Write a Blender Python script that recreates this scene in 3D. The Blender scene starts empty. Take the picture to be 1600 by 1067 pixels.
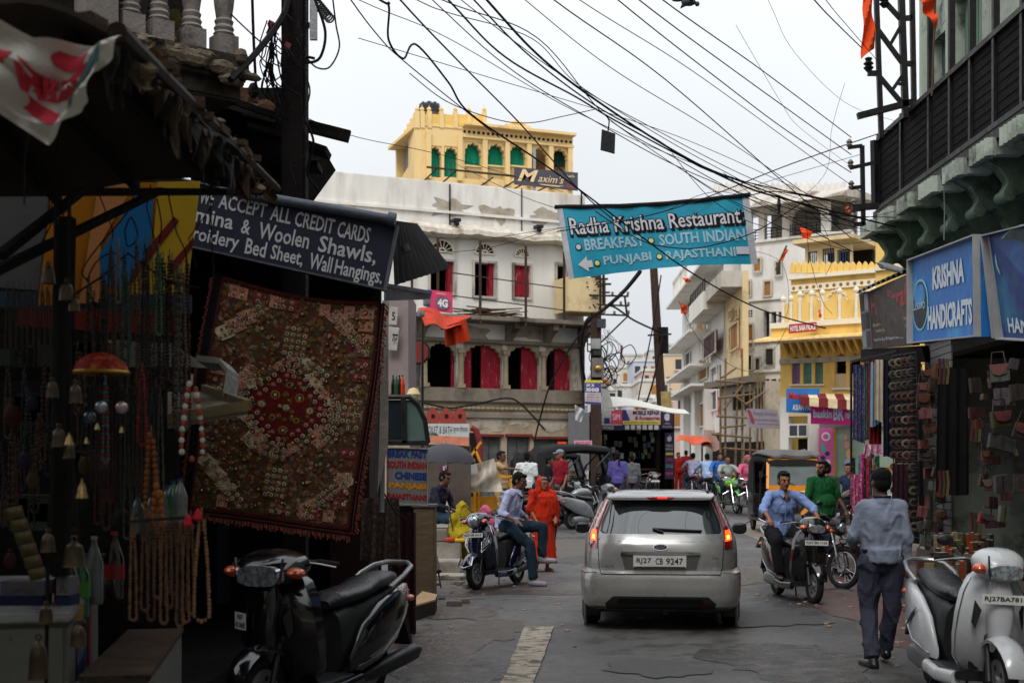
import bpy,bmesh,math,random
from mathutils import Vector as V,Matrix
from mathutils import noise as mnoise
R=math.radians
sc=bpy.context.scene
C=sc.collection
random.seed(7)
# camera
F,CX,CY,EYE=2000.0,800.0,735.0,1.65
cam=bpy.data.objects.new('camera',bpy.data.cameras.new('camera'))
C.objects.link(cam)
cam.location=(0,0,EYE)
cam.rotation_euler=(R(90),0,0)
cam.data.sensor_width=36
cam.data.lens=F*36/1600
cam.data.shift_y=(CY-533.5)/1600
cam.data.clip_end=2000
cam.data.dof.use_dof=True
cam.data.dof.focus_distance=13.5
cam.data.dof.aperture_fstop=3.2
sc.camera=cam
# world: overcast sky
world=bpy.data.worlds.new("World")
sc.world=world
world.use_nodes=True
nt=world.node_tree
for n in list(nt.nodes):
 nt.nodes.remove(n)
def N(t,**k):
 n=nt.nodes.new(t)
 for a,b in k.items():
  setattr(n,a,b)
 return n
wo=N('ShaderNodeOutputWorld');bg=N('ShaderNodeBackground')
sky=N('ShaderNodeTexSky',sky_type='NISHITA')
sky.sun_disc=False
sky.sun_elevation=R(50);sky.sun_rotation=R(200)
sky.air_density=1.5;sky.dust_density=5
tc=N('ShaderNodeTexCoord');sep=N('ShaderNodeSeparateXYZ')
nt.links.new(tc.outputs['Generated'],sep.inputs[0])
mr=N('ShaderNodeMapRange');mr.inputs[1].default_value=0.0;mr.inputs[2].default_value=1.0
mr.inputs[3].default_value=0.72;mr.inputs[4].default_value=1.9
nt.links.new(sep.outputs[2],mr.inputs[0])
nz=N('ShaderNodeTexNoise');nz.inputs['Scale'].default_value=2.2;nz.inputs['Detail'].default_value=4
nt.links.new(tc.outputs['Generated'],nz.inputs['Vector'])
cr=N('ShaderNodeMapRange');cr.inputs[1].default_value=.3;cr.inputs[2].default_value=.7
cr.inputs[3].default_value=.93;cr.inputs[4].default_value=1.07
nt.links.new(nz.outputs[0],cr.inputs[0])
mu=N('ShaderNodeMath',operation='MULTIPLY')
nt.links.new(mr.outputs[0],mu.inputs[0]);nt.links.new(cr.outputs[0],mu.inputs[1])
vm=N('ShaderNodeVectorMath',operation='SCALE')
vm.inputs[0].default_value=(0.95,0.985,1.03)
nt.links.new(mu.outputs[0],vm.inputs['Scale'])
vs=N('ShaderNodeVectorMath',operation='SCALE');vs.inputs['Scale'].default_value=0.1
nt.links.new(sky.outputs[0],vs.inputs[0])
mx=N('ShaderNodeMixRGB');mx.inputs[0].default_value=0.92
nt.links.new(vs.outputs[0],mx.inputs[1]);nt.links.new(vm.outputs[0],mx.inputs[2])
nt.links.new(mx.outputs[0],bg.inputs[0]);bg.inputs[1].default_value=1.0
nt.links.new(bg.outputs[0],wo.inputs[0])
sl=bpy.data.lights.new('sun','SUN');sl.energy=1.5;sl.angle=R(22);sl.color=(1,.97,.92)
so=bpy.data.objects.new('sun',sl);C.objects.link(so)
so.rotation_euler=(R(40),0,R(-20));so.location=(0,0,60)
sc.view_settings.view_transform='Standard'
sc.view_settings.look='None'
sc.view_settings.exposure=0.0
sc.view_settings.gamma=1.0
sc.view_settings.use_curve_mapping=False
sc.cycles.max_bounces=5
sc.cycles.diffuse_bounces=2
sc.cycles.glossy_bounces=3
sc.cycles.transmission_bounces=4
# helpers
def W(px,py,d):
 """world point seen at photo pixel (px,py), d metres away"""
 return V(((px-CX)/F*d,d,EYE-(py-CY)/F*d))
def gh(y):
 """height of the street: level, then rising gently"""
 return 0.0 if y<20 else min(.025*(y-20),1.3)
def G(px,py):
 """ground point seen at a pixel"""
 d=EYE*F/(py-CY)
 if d>20:
  d=2.15/((py-CY)/F+.025)
 return V(((px-CX)/F*d,d,gh(d)))
def s2l(c):
 c=c/255
 return c/12.92 if c<=.04045 else((c+.055)/1.055)**2.4
MATS={}
def mat(name,rgb,rough=.75,metal=0.,var=.25,scale=6.,bump=.15,bscale=None,emit=0,coat=0.,stain=None,stain_scale=1.2,stretch=None,alpha=1.,trans=0.,ior=1.45,stain_lo=.5,stain_hi=.68):
 """procedural principled material; rgb 0..255 sRGB"""
 if name in MATS:
  return MATS[name]
 m=bpy.data.materials.new(name);m.use_nodes=True
 t=m.node_tree;b=t.nodes['Principled BSDF']
 c=[s2l(x)for x in rgb]
 L=t.links.new
 def nn(ty):return t.nodes.new(ty)
 co=nn('ShaderNodeTexCoord')
 src=co.outputs['Object']
 if stretch:
  mp=nn('ShaderNodeMapping');mp.inputs['Scale'].default_value=stretch
  L(src,mp.inputs[0]);src=mp.outputs[0]
 no=nn('ShaderNodeTexNoise');no.inputs['Scale'].default_value=scale;no.inputs['Detail'].default_value=5
 L(src,no.inputs['Vector'])
 ra=nn('ShaderNodeMapRange');ra.inputs[1].default_value=.3;ra.inputs[2].default_value=.7
 ra.inputs[3].default_value=1-var;ra.inputs[4].default_value=1+var*.6
 L(no.outputs[0],ra.inputs[0])
 sca=nn('ShaderNodeVectorMath');sca.operation='SCALE';sca.inputs[0].default_value=c
 L(ra.outputs[0],sca.inputs['Scale'])
 out=sca.outputs[0]
 if stain:
  sn=nn('ShaderNodeTexNoise');sn.inputs['Scale'].default_value=stain_scale;sn.inputs['Detail'].default_value=8
  sn.inputs['Roughness'].default_value=.65
  L(src,sn.inputs['Vector'])
  sr=nn('ShaderNodeMapRange');sr.inputs[1].default_value=stain_lo;sr.inputs[2].default_value=stain_hi
  L(sn.outputs[0],sr.inputs[0])
  mxx=nn('ShaderNodeMixRGB');L(sr.outputs[0],mxx.inputs[0]);L(out,mxx.inputs[1])
  mxx.inputs[2].default_value=[s2l(x)for x in stain]+[1]
  out=mxx.outputs[0]
 L(out,b.inputs['Base Color'])
 b.inputs['Roughness'].default_value=rough
 b.inputs['Metallic'].default_value=metal
 if rough>.15 and var>0:
  rr=nn('ShaderNodeMapRange');rr.inputs[1].default_value=.3;rr.inputs[2].default_value=.7
  rr.inputs[3].default_value=max(0,rough-.12);rr.inputs[4].default_value=min(1,rough+.1)
  L(no.outputs[0],rr.inputs[0]);L(rr.outputs[0],b.inputs['Roughness'])
 b.inputs['Coat Weight'].default_value=coat
 b.inputs['Coat Roughness'].default_value=.08
 if trans:
  b.inputs['Transmission Weight'].default_value=trans
 b.inputs['IOR'].default_value=ior
 if rough>=.7:b.inputs['Specular IOR Level'].default_value=.2
 if alpha<1:b.inputs['Alpha'].default_value=alpha
 if bump:
  bn=nn('ShaderNodeTexNoise');bn.inputs['Scale'].default_value=bscale or scale*5;bn.inputs['Detail'].default_value=4
  L(src,bn.inputs['Vector'])
  bu=nn('ShaderNodeBump');bu.inputs['Strength'].default_value=bump;bu.inputs['Distance'].default_value=.03
  L(bn.outputs[0],bu.inputs['Height']);L(bu.outputs[0],b.inputs['Normal'])
 if emit:
  b.inputs['Emission Color'].default_value=c+[1];b.inputs['Emission Strength'].default_value=emit
 MATS[name]=m
 return m
def wm(o):
 m=Matrix()
 while o:
  m=o.matrix_basis@m
  o=o.parent
 return m
class MB:
 def __init__(s,X=None):
  s.v=[];s.f=[];s.m=[];s.cur=0;s.X=X or Matrix()
 def add(s,vs,fs):
  n=len(s.v)
  X=s.X
  s.v+=[X@V(v)for v in vs]
  s.f+=[tuple(n+i for i in f)for f in fs]
  s.m+=[s.cur]*len(fs)
  return s
 def box(s,c,sz,rot=None):
  c=V(c);h=V(sz)/2
  M3=rot if rot is not None else Matrix.Identity(3)
  vs=[c+M3@V((x*h.x,y*h.y,z*h.z))for z in(-1,1)for y in(-1,1)for x in(-1,1)]
  return s.add(vs,[(0,2,3,1),(4,5,7,6),(0,1,5,4),(2,6,7,3),(0,4,6,2),(1,3,7,5)])
 def b2(s,a,b):
  a=V(a);b=V(b)
  return s.box((a+b)/2,(abs(a.x-b.x),abs(a.y-b.y),abs(a.z-b.z)))
 def bar(s,a,b,w,t=None):
  """rectangular bar from a to b"""
  a=V(a);b=V(b);d=b-a;L=d.length
  if L<1e-6:return s
  t=t or w
  q=d.to_track_quat('X','Z').to_matrix()
  return s.box((a+b)/2,(L,w,t),q)
 def cyl(s,a,b,r0,r1=None,n=10):
  a=V(a);b=V(b);r1=r0 if r1 is None else r1
  q=(b-a).to_track_quat('Z','Y').to_matrix()
  vs=[]
  for p,r in((a,r0),(b,r1)):
   for i in range(n):
    t=2*math.pi*i/n
    vs.append(p+q@V((r*math.cos(t),r*math.sin(t),0)))
  fs=[(i,(i+1)%n,n+(i+1)%n,n+i)for i in range(n)]
  fs+=[tuple(range(n-1,-1,-1)),tuple(range(n,2*n))]
  return s.add(vs,fs)
 def tube(s,pts,r,n=6):
  pts=[V(p)for p in pts]
  rs=r if isinstance(r,(list,tuple))else[r]*len(pts)
  vs=[];fs=[]
  up=V((0,0,1))
  pq=None
  for i,p in enumerate(pts):
   d=(pts[min(i+1,len(pts)-1)]-pts[max(i-1,0)])
   if d.length<1e-9:d=V((0,0,1))
   d.normalize()
   if pq is None:
    a=d.orthogonal().normalized()
   else:
    a=(pq-d*pq.dot(d))
    a=a.normalized()if a.length>1e-6 else d.orthogonal().normalized()
   pq=a
   bb=d.cross(a)
   for k in range(n):
    t=2*math.pi*k/n
    vs.append(p+(a*math.cos(t)+bb*math.sin(t))*rs[i])
  for i in range(len(pts)-1):
   for k in range(n):
    k2=(k+1)%n
    fs.append((i*n+k,i*n+k2,(i+1)*n+k2,(i+1)*n+k))
  fs+=[tuple(range(n-1,-1,-1)),tuple((len(pts)-1)*n+k for k in range(n))]
  return s.add(vs,fs)
 def ball(s,c,r,n=8,rot=None):
  c=V(c)
  r=V(r)if isinstance(r,(tuple,list,V))else V((r,r,r))
  m2=n//2+1
  M3=rot if rot is not None else Matrix.Identity(3)
  vs=[c+M3@V((0,0,-r.z))]
  for j in range(1,m2):
   ph=math.pi*j/m2-math.pi/2
   for i in range(n):
    t=2*math.pi*i/n
    vs.append(c+M3@V((r.x*math.cos(ph)*math.cos(t),r.y*math.cos(ph)*math.sin(t),r.z*math.sin(ph))))
  vs.append(c+M3@V((0,0,r.z)))
  fs=[(0,1+(i+1)%n,1+i)for i in range(n)]
  for j in range(m2-2):
   for i in range(n):
    a=1+j*n+i;b=1+j*n+(i+1)%n
    fs.append((a,b,b+n,a+n))
  o=1+(m2-2)*n;e=len(vs)-1
  fs+=[(o+i,o+(i+1)%n,e)for i in range(n)]
  return s.add(vs,fs)
 def lathe(s,prof,c=(0,0,0),axis='Z',n=16):
  """prof: (r, h) list"""
  c=V(c);vs=[];fs=[]
  for r,h in prof:
   for i in range(n):
    t=2*math.pi*i/n
    x,y=r*math.cos(t),r*math.sin(t)
    p={'Z':V((x,y,h)),'X':V((h,x,y)),'Y':V((x,h,y))}[axis]
    vs.append(c+p)
  for j in range(len(prof)-1):
   for i in range(n):
    i2=(i+1)%n
    fs.append((j*n+i,j*n+i2,(j+1)*n+i2,(j+1)*n+i))
  if prof[0][0]>1e-4:fs.append(tuple(range(n-1,-1,-1)))
  if prof[-1][0]>1e-4:fs.append(tuple((len(prof)-1)*n+i for i in range(n)))
  return s.add(vs,fs)
 def ring(s,c,R0,r,axis='X',n=24,m=8,sq=1.0):
  """torus, closed"""
  c=V(c);vs=[];fs=[]
  for i in range(n):
   t=2*math.pi*i/n
   for k in range(m):
    u=2*math.pi*k/m
    rr=R0+r*math.cos(u);h=r*sq*math.sin(u)
    x,y=rr*math.cos(t),rr*math.sin(t)
    vs.append(c+{'Z':V((x,y,h)),'X':V((h,x,y)),'Y':V((x,h,y))}[axis])
  for i in range(n):
   for k in range(m):
    a=i*m+k;b=i*m+(k+1)%m;i2=(i+1)%n
    fs.append((a,i2*m+k,i2*m+(k+1)%m,b))
  return s.add(vs,fs)
 def loft(s,secs,cap=True):
  n=len(secs[0]);vs=[p for q in secs for p in q];fs=[]
  for j in range(len(secs)-1):
   for i in range(n):
    i2=(i+1)%n
    fs.append((j*n+i,j*n+i2,(j+1)*n+i2,(j+1)*n+i))
  if cap:
   fs+=[tuple(range(n-1,-1,-1)),tuple((len(secs)-1)*n+i for i in range(n))]
  return s.add(vs,fs)
 def prism(s,pts,off):
  """polygon (3D points) extruded by vector off"""
  n=len(pts);pts=[V(p)for p in pts];off=V(off)
  vs=pts+[p+off for p in pts]
  fs=[tuple(range(n)),tuple(range(2*n-1,n-1,-1))]
  fs+=[(i,n+i,n+(i+1)%n,(i+1)%n)for i in range(n)]
  return s.add(vs,fs)
 def sheet(s,fn,nu,nv,th=.004):
  """two sided thin sheet; fn(u,v,h)->point, h is offset along its normal"""
  vs=[fn(i/nu,j/nv,h)for h in(0,th)for j in range(nv+1)for i in range(nu+1)]
  K=(nu+1)*(nv+1);fs=[]
  ix=lambda i,j:j*(nu+1)+i
  for j in range(nv):
   for i in range(nu):
    q=(ix(i,j),ix(i+1,j),ix(i+1,j+1),ix(i,j+1))
    fs.append(q[::-1]);fs.append(tuple(K+a for a in q))
  for i in range(nu):
   fs.append((ix(i,0),ix(i+1,0),K+ix(i+1,0),K+ix(i,0)))
   fs.append((ix(i+1,nv),ix(i,nv),K+ix(i,nv),K+ix(i+1,nv)))
  for j in range(nv):
   fs.append((ix(0,j+1),ix(0,j),K+ix(0,j),K+ix(0,j+1)))
   fs.append((ix(nu,j),ix(nu,j+1),K+ix(nu,j+1),K+ix(nu,j)))
  return s.add(vs,fs)
 def build(s,name,m,parent=None,smooth=False,bev=0,local=False,fix=True):
  me=bpy.data.meshes.new(name)
  vv=s.v
  if parent is not None and not local:
   inv=wm(parent).inverted()
   vv=[inv@v for v in vv]
  me.from_pydata([tuple(v)for v in vv],[],s.f)
  ms=m if isinstance(m,(list,tuple))else[m]
  for q in ms:me.materials.append(q)
  if len(ms)>1:me.polygons.foreach_set('material_index',s.m)
  if bev or fix:
   bm=bmesh.new();bm.from_mesh(me)
   if bev:
    es=[e for e in bm.edges if len(e.link_faces)==2 and e.calc_face_angle(0)>.6]
    try:bmesh.ops.bevel(bm,geom=es,offset=bev,segments=2,affect='EDGES',clamp_overlap=True)
    except Exception:pass
   bmesh.ops.recalc_face_normals(bm,faces=bm.faces[:])
   bm.to_mesh(me);bm.free()
  if smooth:
   me.polygons.foreach_set('use_smooth',[True]*len(me.polygons))
   try:me.set_sharp_from_angle(angle=R(38))
   except Exception:pass
  o=bpy.data.objects.new(name,me)
  C.objects.link(o)
  if parent is not None:o.parent=parent
  return o
def sec(w,h0,h1,pos,axis='Z',n=20,p=2.6,cx=0,q0=None):
 """superellipse ring. axis Z: x half width w, y from h0 to h1 at z=pos. axis Y: x half width w, z from h0..h1 at y=pos"""
 out=[]
 for i in range(n):
  t=2*math.pi*i/n
  c,s_=math.cos(t),math.sin(t)
  x=math.copysign(abs(c)**(2/p),c)*w+cx
  y=(h0+h1)/2+math.copysign(abs(s_)**(2/p),s_)*(h1-h0)/2
  out.append(V((x,y,pos))if axis=='Z' else(V((x,pos,y))if axis=='Y' else V((pos,x,y))))
 return out
def tag(o,label=None,cat=None,group=None,kind=None):
 if label:o['label']=label
 if cat:o['category']=cat
 if group:o['group']=group
 if kind:o['kind']=kind
 return o
def thing(name,label,cat,loc=(0,0,0),yaw=0,group=None):
 o=bpy.data.objects.new(name,None);C.objects.link(o)
 o.location=loc;o.rotation_euler=(0,0,R(yaw));o.empty_display_size=.2
 return tag(o,label,cat,group)
def one(name,label,cat,mb,m,group=None,**k):
 """thing that is one mesh; origin moved to its base"""
 xs=[v.x for v in mb.v];ys=[v.y for v in mb.v];zs=[v.z for v in mb.v]
 c=V(((min(xs)+max(xs))/2,(min(ys)+max(ys))/2,min(zs)))
 mb.v=[v-c for v in mb.v]
 o=mb.build(name,m,None,**k);o.location=c
 return tag(o,label,cat,group)
def struct(name,mb,m,**k):
 o=mb.build(name,m,None,**k);o['kind']='structure';return o
ORD='first second third fourth fifth sixth seventh eighth ninth tenth eleventh twelfth thirteenth fourteenth fifteenth sixteenth seventeenth eighteenth nineteenth twentieth'.split()
def nth(k):return ORD[k]if k<20 else('twenty-'+ORD[k-20]if k<29 else 'thirtieth' if k==29 else 'thirty-'+ORD[k-30])
def cname(c):
 r,g,b=c;mx_,mn=max(c),min(c)
 if mx_-mn<18:return 'dark grey' if mx_<90 else 'grey'
 if r>=g and r>=b:
  if g<r*.62:return 'maroon' if r<115 else('rust orange' if b<g*.8 else 'dusty red')
  return 'brown' if r<115 else 'tan'
 return 'olive green' if g>=r and g>=b else 'slate blue'
def copy_tree(o,parent=None):
 c=o.copy();C.objects.link(c)
 if parent:c.parent=parent
 for ch in list(o.children):copy_tree(ch,c)
 return c
def dup(o,loc,yaw=None,label=None,scale=None):
 c=copy_tree(o);c.location=loc
 if yaw is not None:c.rotation_euler=(0,0,R(yaw))
 if label:c['label']=label
 if scale:c.scale=(scale,)*3
 return c
def quadfn(TL,TR,BR,BL,bulge=0.0):
 """u right, v down, h offset towards the viewer"""
 TL,TR,BR,BL=map(V,(TL,TR,BR,BL))
 n=(BL-TL).cross(TR-TL).normalized()
 if n.dot((V((0,0,EYE))-TL))<0:n=-n
 def fn(u,v,h=0.):
  a=TL.lerp(TR,u);b=BL.lerp(BR,u)
  return a.lerp(b,v)+n*(h+bulge*math.sin(math.pi*u)*math.sin(math.pi*v))
 fn.n=n
 return fn
def pq(d,*p):
 """four pixel corners TL TR BR BL at depth(s) d"""
 ds=d if isinstance(d,(list,tuple))else[d]*4
 return quadfn(*[W(x,y,dd)for(x,y),dd in zip(p,ds)])
TXT={}
SIDE=bpy.data.scenes.new('workbench')
def bake(ob):
 """mesh of an object with its modifiers, worked out in an empty side scene"""
 SIDE.collection.objects.link(ob);vl=SIDE.view_layers[0];vl.update()
 return bpy.data.meshes.new_from_object(ob.evaluated_get(vl.depsgraph))
def text(s,rect,fn,m,parent,name='lettering',h=.006,th=.002,bold=.0,shear=0,res=2,spacing=1.0):
 """lettering squeezed into rect (u0,v0,u1,v1) of the surface fn"""
 key=(s,bold,shear,spacing)
 if key not in TXT:
  cu=bpy.data.curves.new('lettering','FONT')
  cu.body=s;cu.size=1;cu.extrude=0;cu.offset=bold;cu.shear=shear
  cu.resolution_u=res;cu.space_character=spacing
  cu.fill_mode='FRONT'
  ob=bpy.data.objects.new('t',cu)
  me=bake(ob)
  vs=[v.co.copy()for v in me.vertices];fs=[tuple(p.vertices)for p in me.polygons]
  bpy.data.objects.remove(ob);bpy.data.curves.remove(cu);bpy.data.meshes.remove(me)
  TXT[key]=(vs,fs)
 vs,fs=TXT[key]
 if not vs:return None
 x0=min(v.x for v in vs);x1=max(v.x for v in vs);y0=min(v.y for v in vs);y1=max(v.y for v in vs)
 u0,v0,u1,v1=rect
 mb=MB()
 pts=[fn(u0+(v.x-x0)/max(x1-x0,1e-6)*(u1-u0),v1-(v.y-y0)/max(y1-y0,1e-6)*(v1-v0),h)for v in vs]
 mb.add(pts,fs)
 return mb.build(name,m,parent,fix=False)
def shape(pts,fn,m,parent,name,h=.005,th=.003):
 """flat printed shape given in uv"""
 a=[fn(u,v,h)for u,v in pts]
 mb=MB();mb.prism(a,fn.n*th)
 return mb.build(name,m,parent)
def circ(u,v,ru,rv,n=20):
 return[(u+ru*math.cos(2*math.pi*i/n),v+rv*math.sin(2*math.pi*i/n))for i in range(n)]
class Fac:
 """vertical wall plane from p0 to p1 (x,y); local axes: u along, n out towards the street, z up"""
 def __init__(s,p0,p1,flip=False):
  s.o=V((p0[0],p0[1],0));e=V((p1[0],p1[1],0))-s.o
  s.L=e.length;s.d=e.normalized()
  n=V((s.d.y,-s.d.x,0))
  if n.dot(-s.o)<0:n=-n
  s.n=n
  s.X=Matrix(((s.d.x,n.x,0,s.o.x),(s.d.y,n.y,0,s.o.y),(0,0,1,0),(0,0,0,1)))
 def u(s,px):
  k=(px-CX)/F
  return(k*s.o.y-s.o.x)/(s.d.x-k*s.d.y)
 def z(s,px,py):
  d=s.o.y+s.u(px)*s.d.y
  return EYE-(py-CY)/F*d
 def mb(s):return MB(s.X.copy())
 def fn(s,u0,z1,u1,z0,n=0.):
  """surface function for text; u0 must be the left edge as seen"""
  f=lambda u,v,h=0.:s.X@V((u0+(u1-u0)*u,n+h,z1+(z0-z1)*v))
  f.n=s.n
  return f
 def px(s,x0,y0,x1,y1,n=0.):
  u0,u1=s.u(x0),s.u(x1);xm=(x0+x1)/2
  return s.fn(u0,s.z(xm,y0),u1,s.z(xm,y1),n)
def wall(mb,u0,u1,z0,z1,th,holes):
 """wall slab (front at n=0, back at n=-th) with rectangular holes [(u0,u1,z0,z1)]"""
 if u0>u1:u0,u1=u1,u0
 hs=[(min(a,b),max(a,b),min(c,d),max(c,d))for a,b,c,d in holes]
 us=sorted(set([u0,u1]+[x for h in hs for x in h[:2]if u0<x<u1]))
 zs=sorted(set([z0,z1]+[x for h in hs for x in h[2:]if z0<x<z1]))
 solid={}
 for i in range(len(us)-1):
  for j in range(len(zs)-1):
   cu=(us[i]+us[i+1])/2;cz=(zs[j]+zs[j+1])/2
   solid[i,j]=not any(a<cu<b and c<cz<d for a,b,c,d in hs)
 for(i,j),ok in solid.items():
  if not ok:continue
  a,b,c,d=us[i],us[i+1],zs[j],zs[j+1]
  mb.add([(a,0,c),(b,0,c),(b,0,d),(a,0,d)],[(0,1,2,3)])
  mb.add([(a,-th,c),(b,-th,c),(b,-th,d),(a,-th,d)],[(3,2,1,0)])
  for di,dj,q in((-1,0,[(a,0,c),(a,0,d),(a,-th,d),(a,-th,c)]),(1,0,[(b,0,d),(b,0,c),(b,-th,c),(b,-th,d)]),(0,-1,[(b,0,c),(a,0,c),(a,-th,c),(b,-th,c)]),(0,1,[(a,0,d),(b,0,d),(b,-th,d),(a,-th,d)])):
   if not solid.get((i+di,j+dj),False):
    mb.add(q,[(0,1,2,3)])
 return mb
def cusp(u0,u1,zs,zt,lobes=7,depth=.06,n=42):
 """multifoil (cusped) arch curve from left spring to right spring"""
 out=[]
 for i in range(n+1):
  t=math.pi*(1-i/n)
  k=abs(math.sin(lobes*(math.pi-t)/1.0))
  r=1-depth*1.6*(1-k)
  x=math.cos(t)*r;y=max(math.sin(t),0)**.85*r
  out.append(((u0+u1)/2+x*(u1-u0)/2,zs+y*(zt-zs)))
 out[0]=(u0,zs);out[-1]=(u1,zs)
 return out
def arch_fill(mb,u0,u1,zs,zt,ztop,n0=0.,th=.12,lobes=7,depth=.08):
 """spandrel between a cusped arch and a rectangle top"""
 if u0>u1:u0,u1=u1,u0
 cv=cusp(u0,u1,zs,zt,lobes,depth)
 cv=[(min(max(a,u0),u1),b)for a,b in cv]
 for(a,za),(b,zb)in zip(cv[:-1],cv[1:]):
  P=[(a,n0,za),(b,n0,zb),(b,n0,ztop),(a,n0,ztop)]
  Q=[(x,y-th,z)for x,y,z in P]
  mb.add(P+Q,[(0,1,2,3),(7,6,5,4),(0,4,5,1),(3,2,6,7)])
 return mb
# materials
asphalt=mat('asphalt',(88,86,85),.72,var=.22,scale=1.3,bump=.5,bscale=70,stain=(56,52,49),stain_scale=.55)
concrete=mat('concrete',(125,118,108),.85,var=.3,scale=3,bump=.4,stain=(70,62,54),stain_scale=1.5)
paleconc=mat('pale_concrete',(150,143,132),.85,var=.3,scale=3,bump=.35,stain=(95,84,72),stain_scale=1.2)
white=mat('white_wash',(226,222,214),.85,var=.1,scale=2,bump=.25,stain=(166,158,146),stain_scale=1.1,stretch=(1,1,.22),stain_lo=.52,stain_hi=.8)
white2=mat('white_paint',(222,220,216),.8,var=.09,scale=2,bump=.15,stain=(150,143,132),stain_scale=.8,stretch=(1,1,.25),stain_lo=.52,stain_hi=.8)
whited=mat('dirty_plaster',(190,183,172),.9,var=.12,scale=2,bump=.3,stain=(104,92,80),stain_scale=1.1,stretch=(1,1,.5))
stoned=mat('stained_stone',(128,118,105),.9,var=.3,scale=2,bump=.5,stain=(58,52,46),stain_scale=1.0,stretch=(1,1,.6))
carved=mat('carved_stone',(150,136,112),.85,var=.2,scale=4,bump=.4)
cream=mat('cream_board',(218,196,152),.8,var=.06,scale=2,bump=.1,stain=(170,148,110),stain_scale=.6)
yellow=mat('yellow_paint',(238,198,112),.8,var=.09,scale=2,bump=.12,stain=(166,130,78),stain_scale=1.1,stain_lo=.52,stain_hi=.85,stretch=(1,1,.4))
yellow2=mat('pale_yellow_paint',(238,206,146),.8,var=.05,scale=2,bump=.12,stain=(176,144,98),stain_scale=1.1,stain_lo=.52,stain_hi=.85,stretch=(1,1,.4))
ytrim=mat('white_trim',(232,222,200),.8,var=.06)
green_cloth=mat('green_cloth',(22,128,98),.85,var=.25,scale=5,bump=.5,stretch=(3,3,.4))
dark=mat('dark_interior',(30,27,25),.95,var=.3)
blackm=mat('black_metal',(28,27,27),.5,metal=.3,var=.3,scale=12)
rust=mat('rusty_iron',(66,50,44),.8,var=.35,scale=10,bump=.4)
steel=mat('galvanised_steel',(150,152,155),.45,metal=.7,var=.15)
oldwood=mat('old_wood',(92,72,54),.85,var=.35,scale=6,bump=.5,stretch=(1,1,6))
darkwood=mat('dark_wood',(44,36,31),.85,var=.4,scale=5,bump=.5,stretch=(1,1,5))
woodshut=mat('wooden_shutter',(160,112,62),.7,var=.2,scale=5,stretch=(1,1,4))
redpaint=mat('peeling_red_paint',(142,30,44),.75,var=.2,scale=4,bump=.3,stain=(176,120,118),stain_scale=3.2,stretch=(3,3,.7),stain_lo=.58,stain_hi=.66)
greywood=mat('grey_blue_wood',(98,100,100),.8,var=.2,stain=(70,62,52),stain_scale=2)
glassd=mat('dark_glass',(34,40,44),.08,var=0,bump=0,coat=.5)
wire_m=mat('cable_rubber',(20,19,20),.7,var=.1,bump=0)
grey_m=mat('grey_sheet',(122,122,124),.7,var=.1)
orange_m=mat('orange_cloth',(226,78,34),.85,var=.15)
maroonw=mat('maroon_paint',(120,48,44),.8,var=.2,stain=(84,40,36))
# ground
mb=MB();ys=[-6,0,5,8,10,12,14,16,18,20,24,30,40,50,60,72,90,140,400,1500]
xs=[-700,-60,-20,-8,0,8,20,60,700]
vs=[(x,y,gh(y)-(.02))for y in ys for x in xs]
nx=len(xs)
mb.add(vs,[(j*nx+i,j*nx+i+1,(j+1)*nx+i+1,(j+1)*nx+i)for j in range(len(ys)-1)for i in range(nx-1)])
struct('ground',mb,concrete)
mb=MB()
def strip(mb,left,right,z=0.0,n=8):
 """left/right: lists of (x,y)"""
 vs=[]
 for(a,b)in zip(left,right):
  for k in range(n+1):
   x=a[0]+(b[0]-a[0])*k/n;y=a[1]+(b[1]-a[1])*k/n
   vs.append((x,y,gh(y)+z+.012*mnoise.noise(V((x*.8,y*.8,0)))))
 mb.add(vs,[(j*(n+1)+i,j*(n+1)+i+1,(j+2-1)*(n+1)+i+1,(j+1)*(n+1)+i)for j in range(len(left)-1)for i in range(n)])
Y=[6+i*.7 for i in range(50)]+[42,46,50,56,64,74,90,120]
def rl(y):return-4.6 if y<14 else(-4.6-(y-14)*.12 if y<38 else(-7.5+(y-38)*.45 if y<60 else 2.4+(y-60)*.09))
def rr(y):return 5.2 if y<30 else(5.2+(y-30)*.3 if y<42 else 8.8)
strip(mb,[(rl(y),y)for y in Y],[(rr(y),y)for y in Y],.012,26)
road=bpy.data.materials.new('wet_asphalt');road.use_nodes=True
t=road.node_tree;bs=t.nodes['Principled BSDF']
def tn(ty,**k):
 n=t.nodes.new(ty)
 for a,b in k.items():n.inputs[a].default_value=b
 return n
co=tn('ShaderNodeTexCoord');L=t.links.new
n1=tn('ShaderNodeTexNoise',Scale=.45,Detail=8,Roughness=.6);n2=tn('ShaderNodeTexNoise',Scale=90,Detail=3);n3=tn('ShaderNodeTexNoise',Scale=2.3,Detail=9,Roughness=.7)
n4=tn('ShaderNodeTexVoronoi',Scale=1.3);n4.feature='DISTANCE_TO_EDGE'
for n in(n1,n2,n3):L(co.outputs['Object'],n.inputs['Vector'])
wv=tn('ShaderNodeVectorMath');wv.operation='SCALE';wv.inputs['Scale'].default_value=.6
L(n3.outputs['Color'],wv.inputs[0]);wa=tn('ShaderNodeVectorMath');L(co.outputs['Object'],wa.inputs[0]);L(wv.outputs[0],wa.inputs[1]);L(wa.outputs[0],n4.inputs['Vector'])
r1=t.nodes.new('ShaderNodeValToRGB');e=r1.color_ramp.elements
e[0].position=.38;e[0].color=(.036,.033,.031,1);e[1].position=.6;e[1].color=(.092,.088,.084,1)
L(n1.outputs[0],r1.inputs[0])
r2=t.nodes.new('ShaderNodeValToRGB');e=r2.color_ramp.elements
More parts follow.
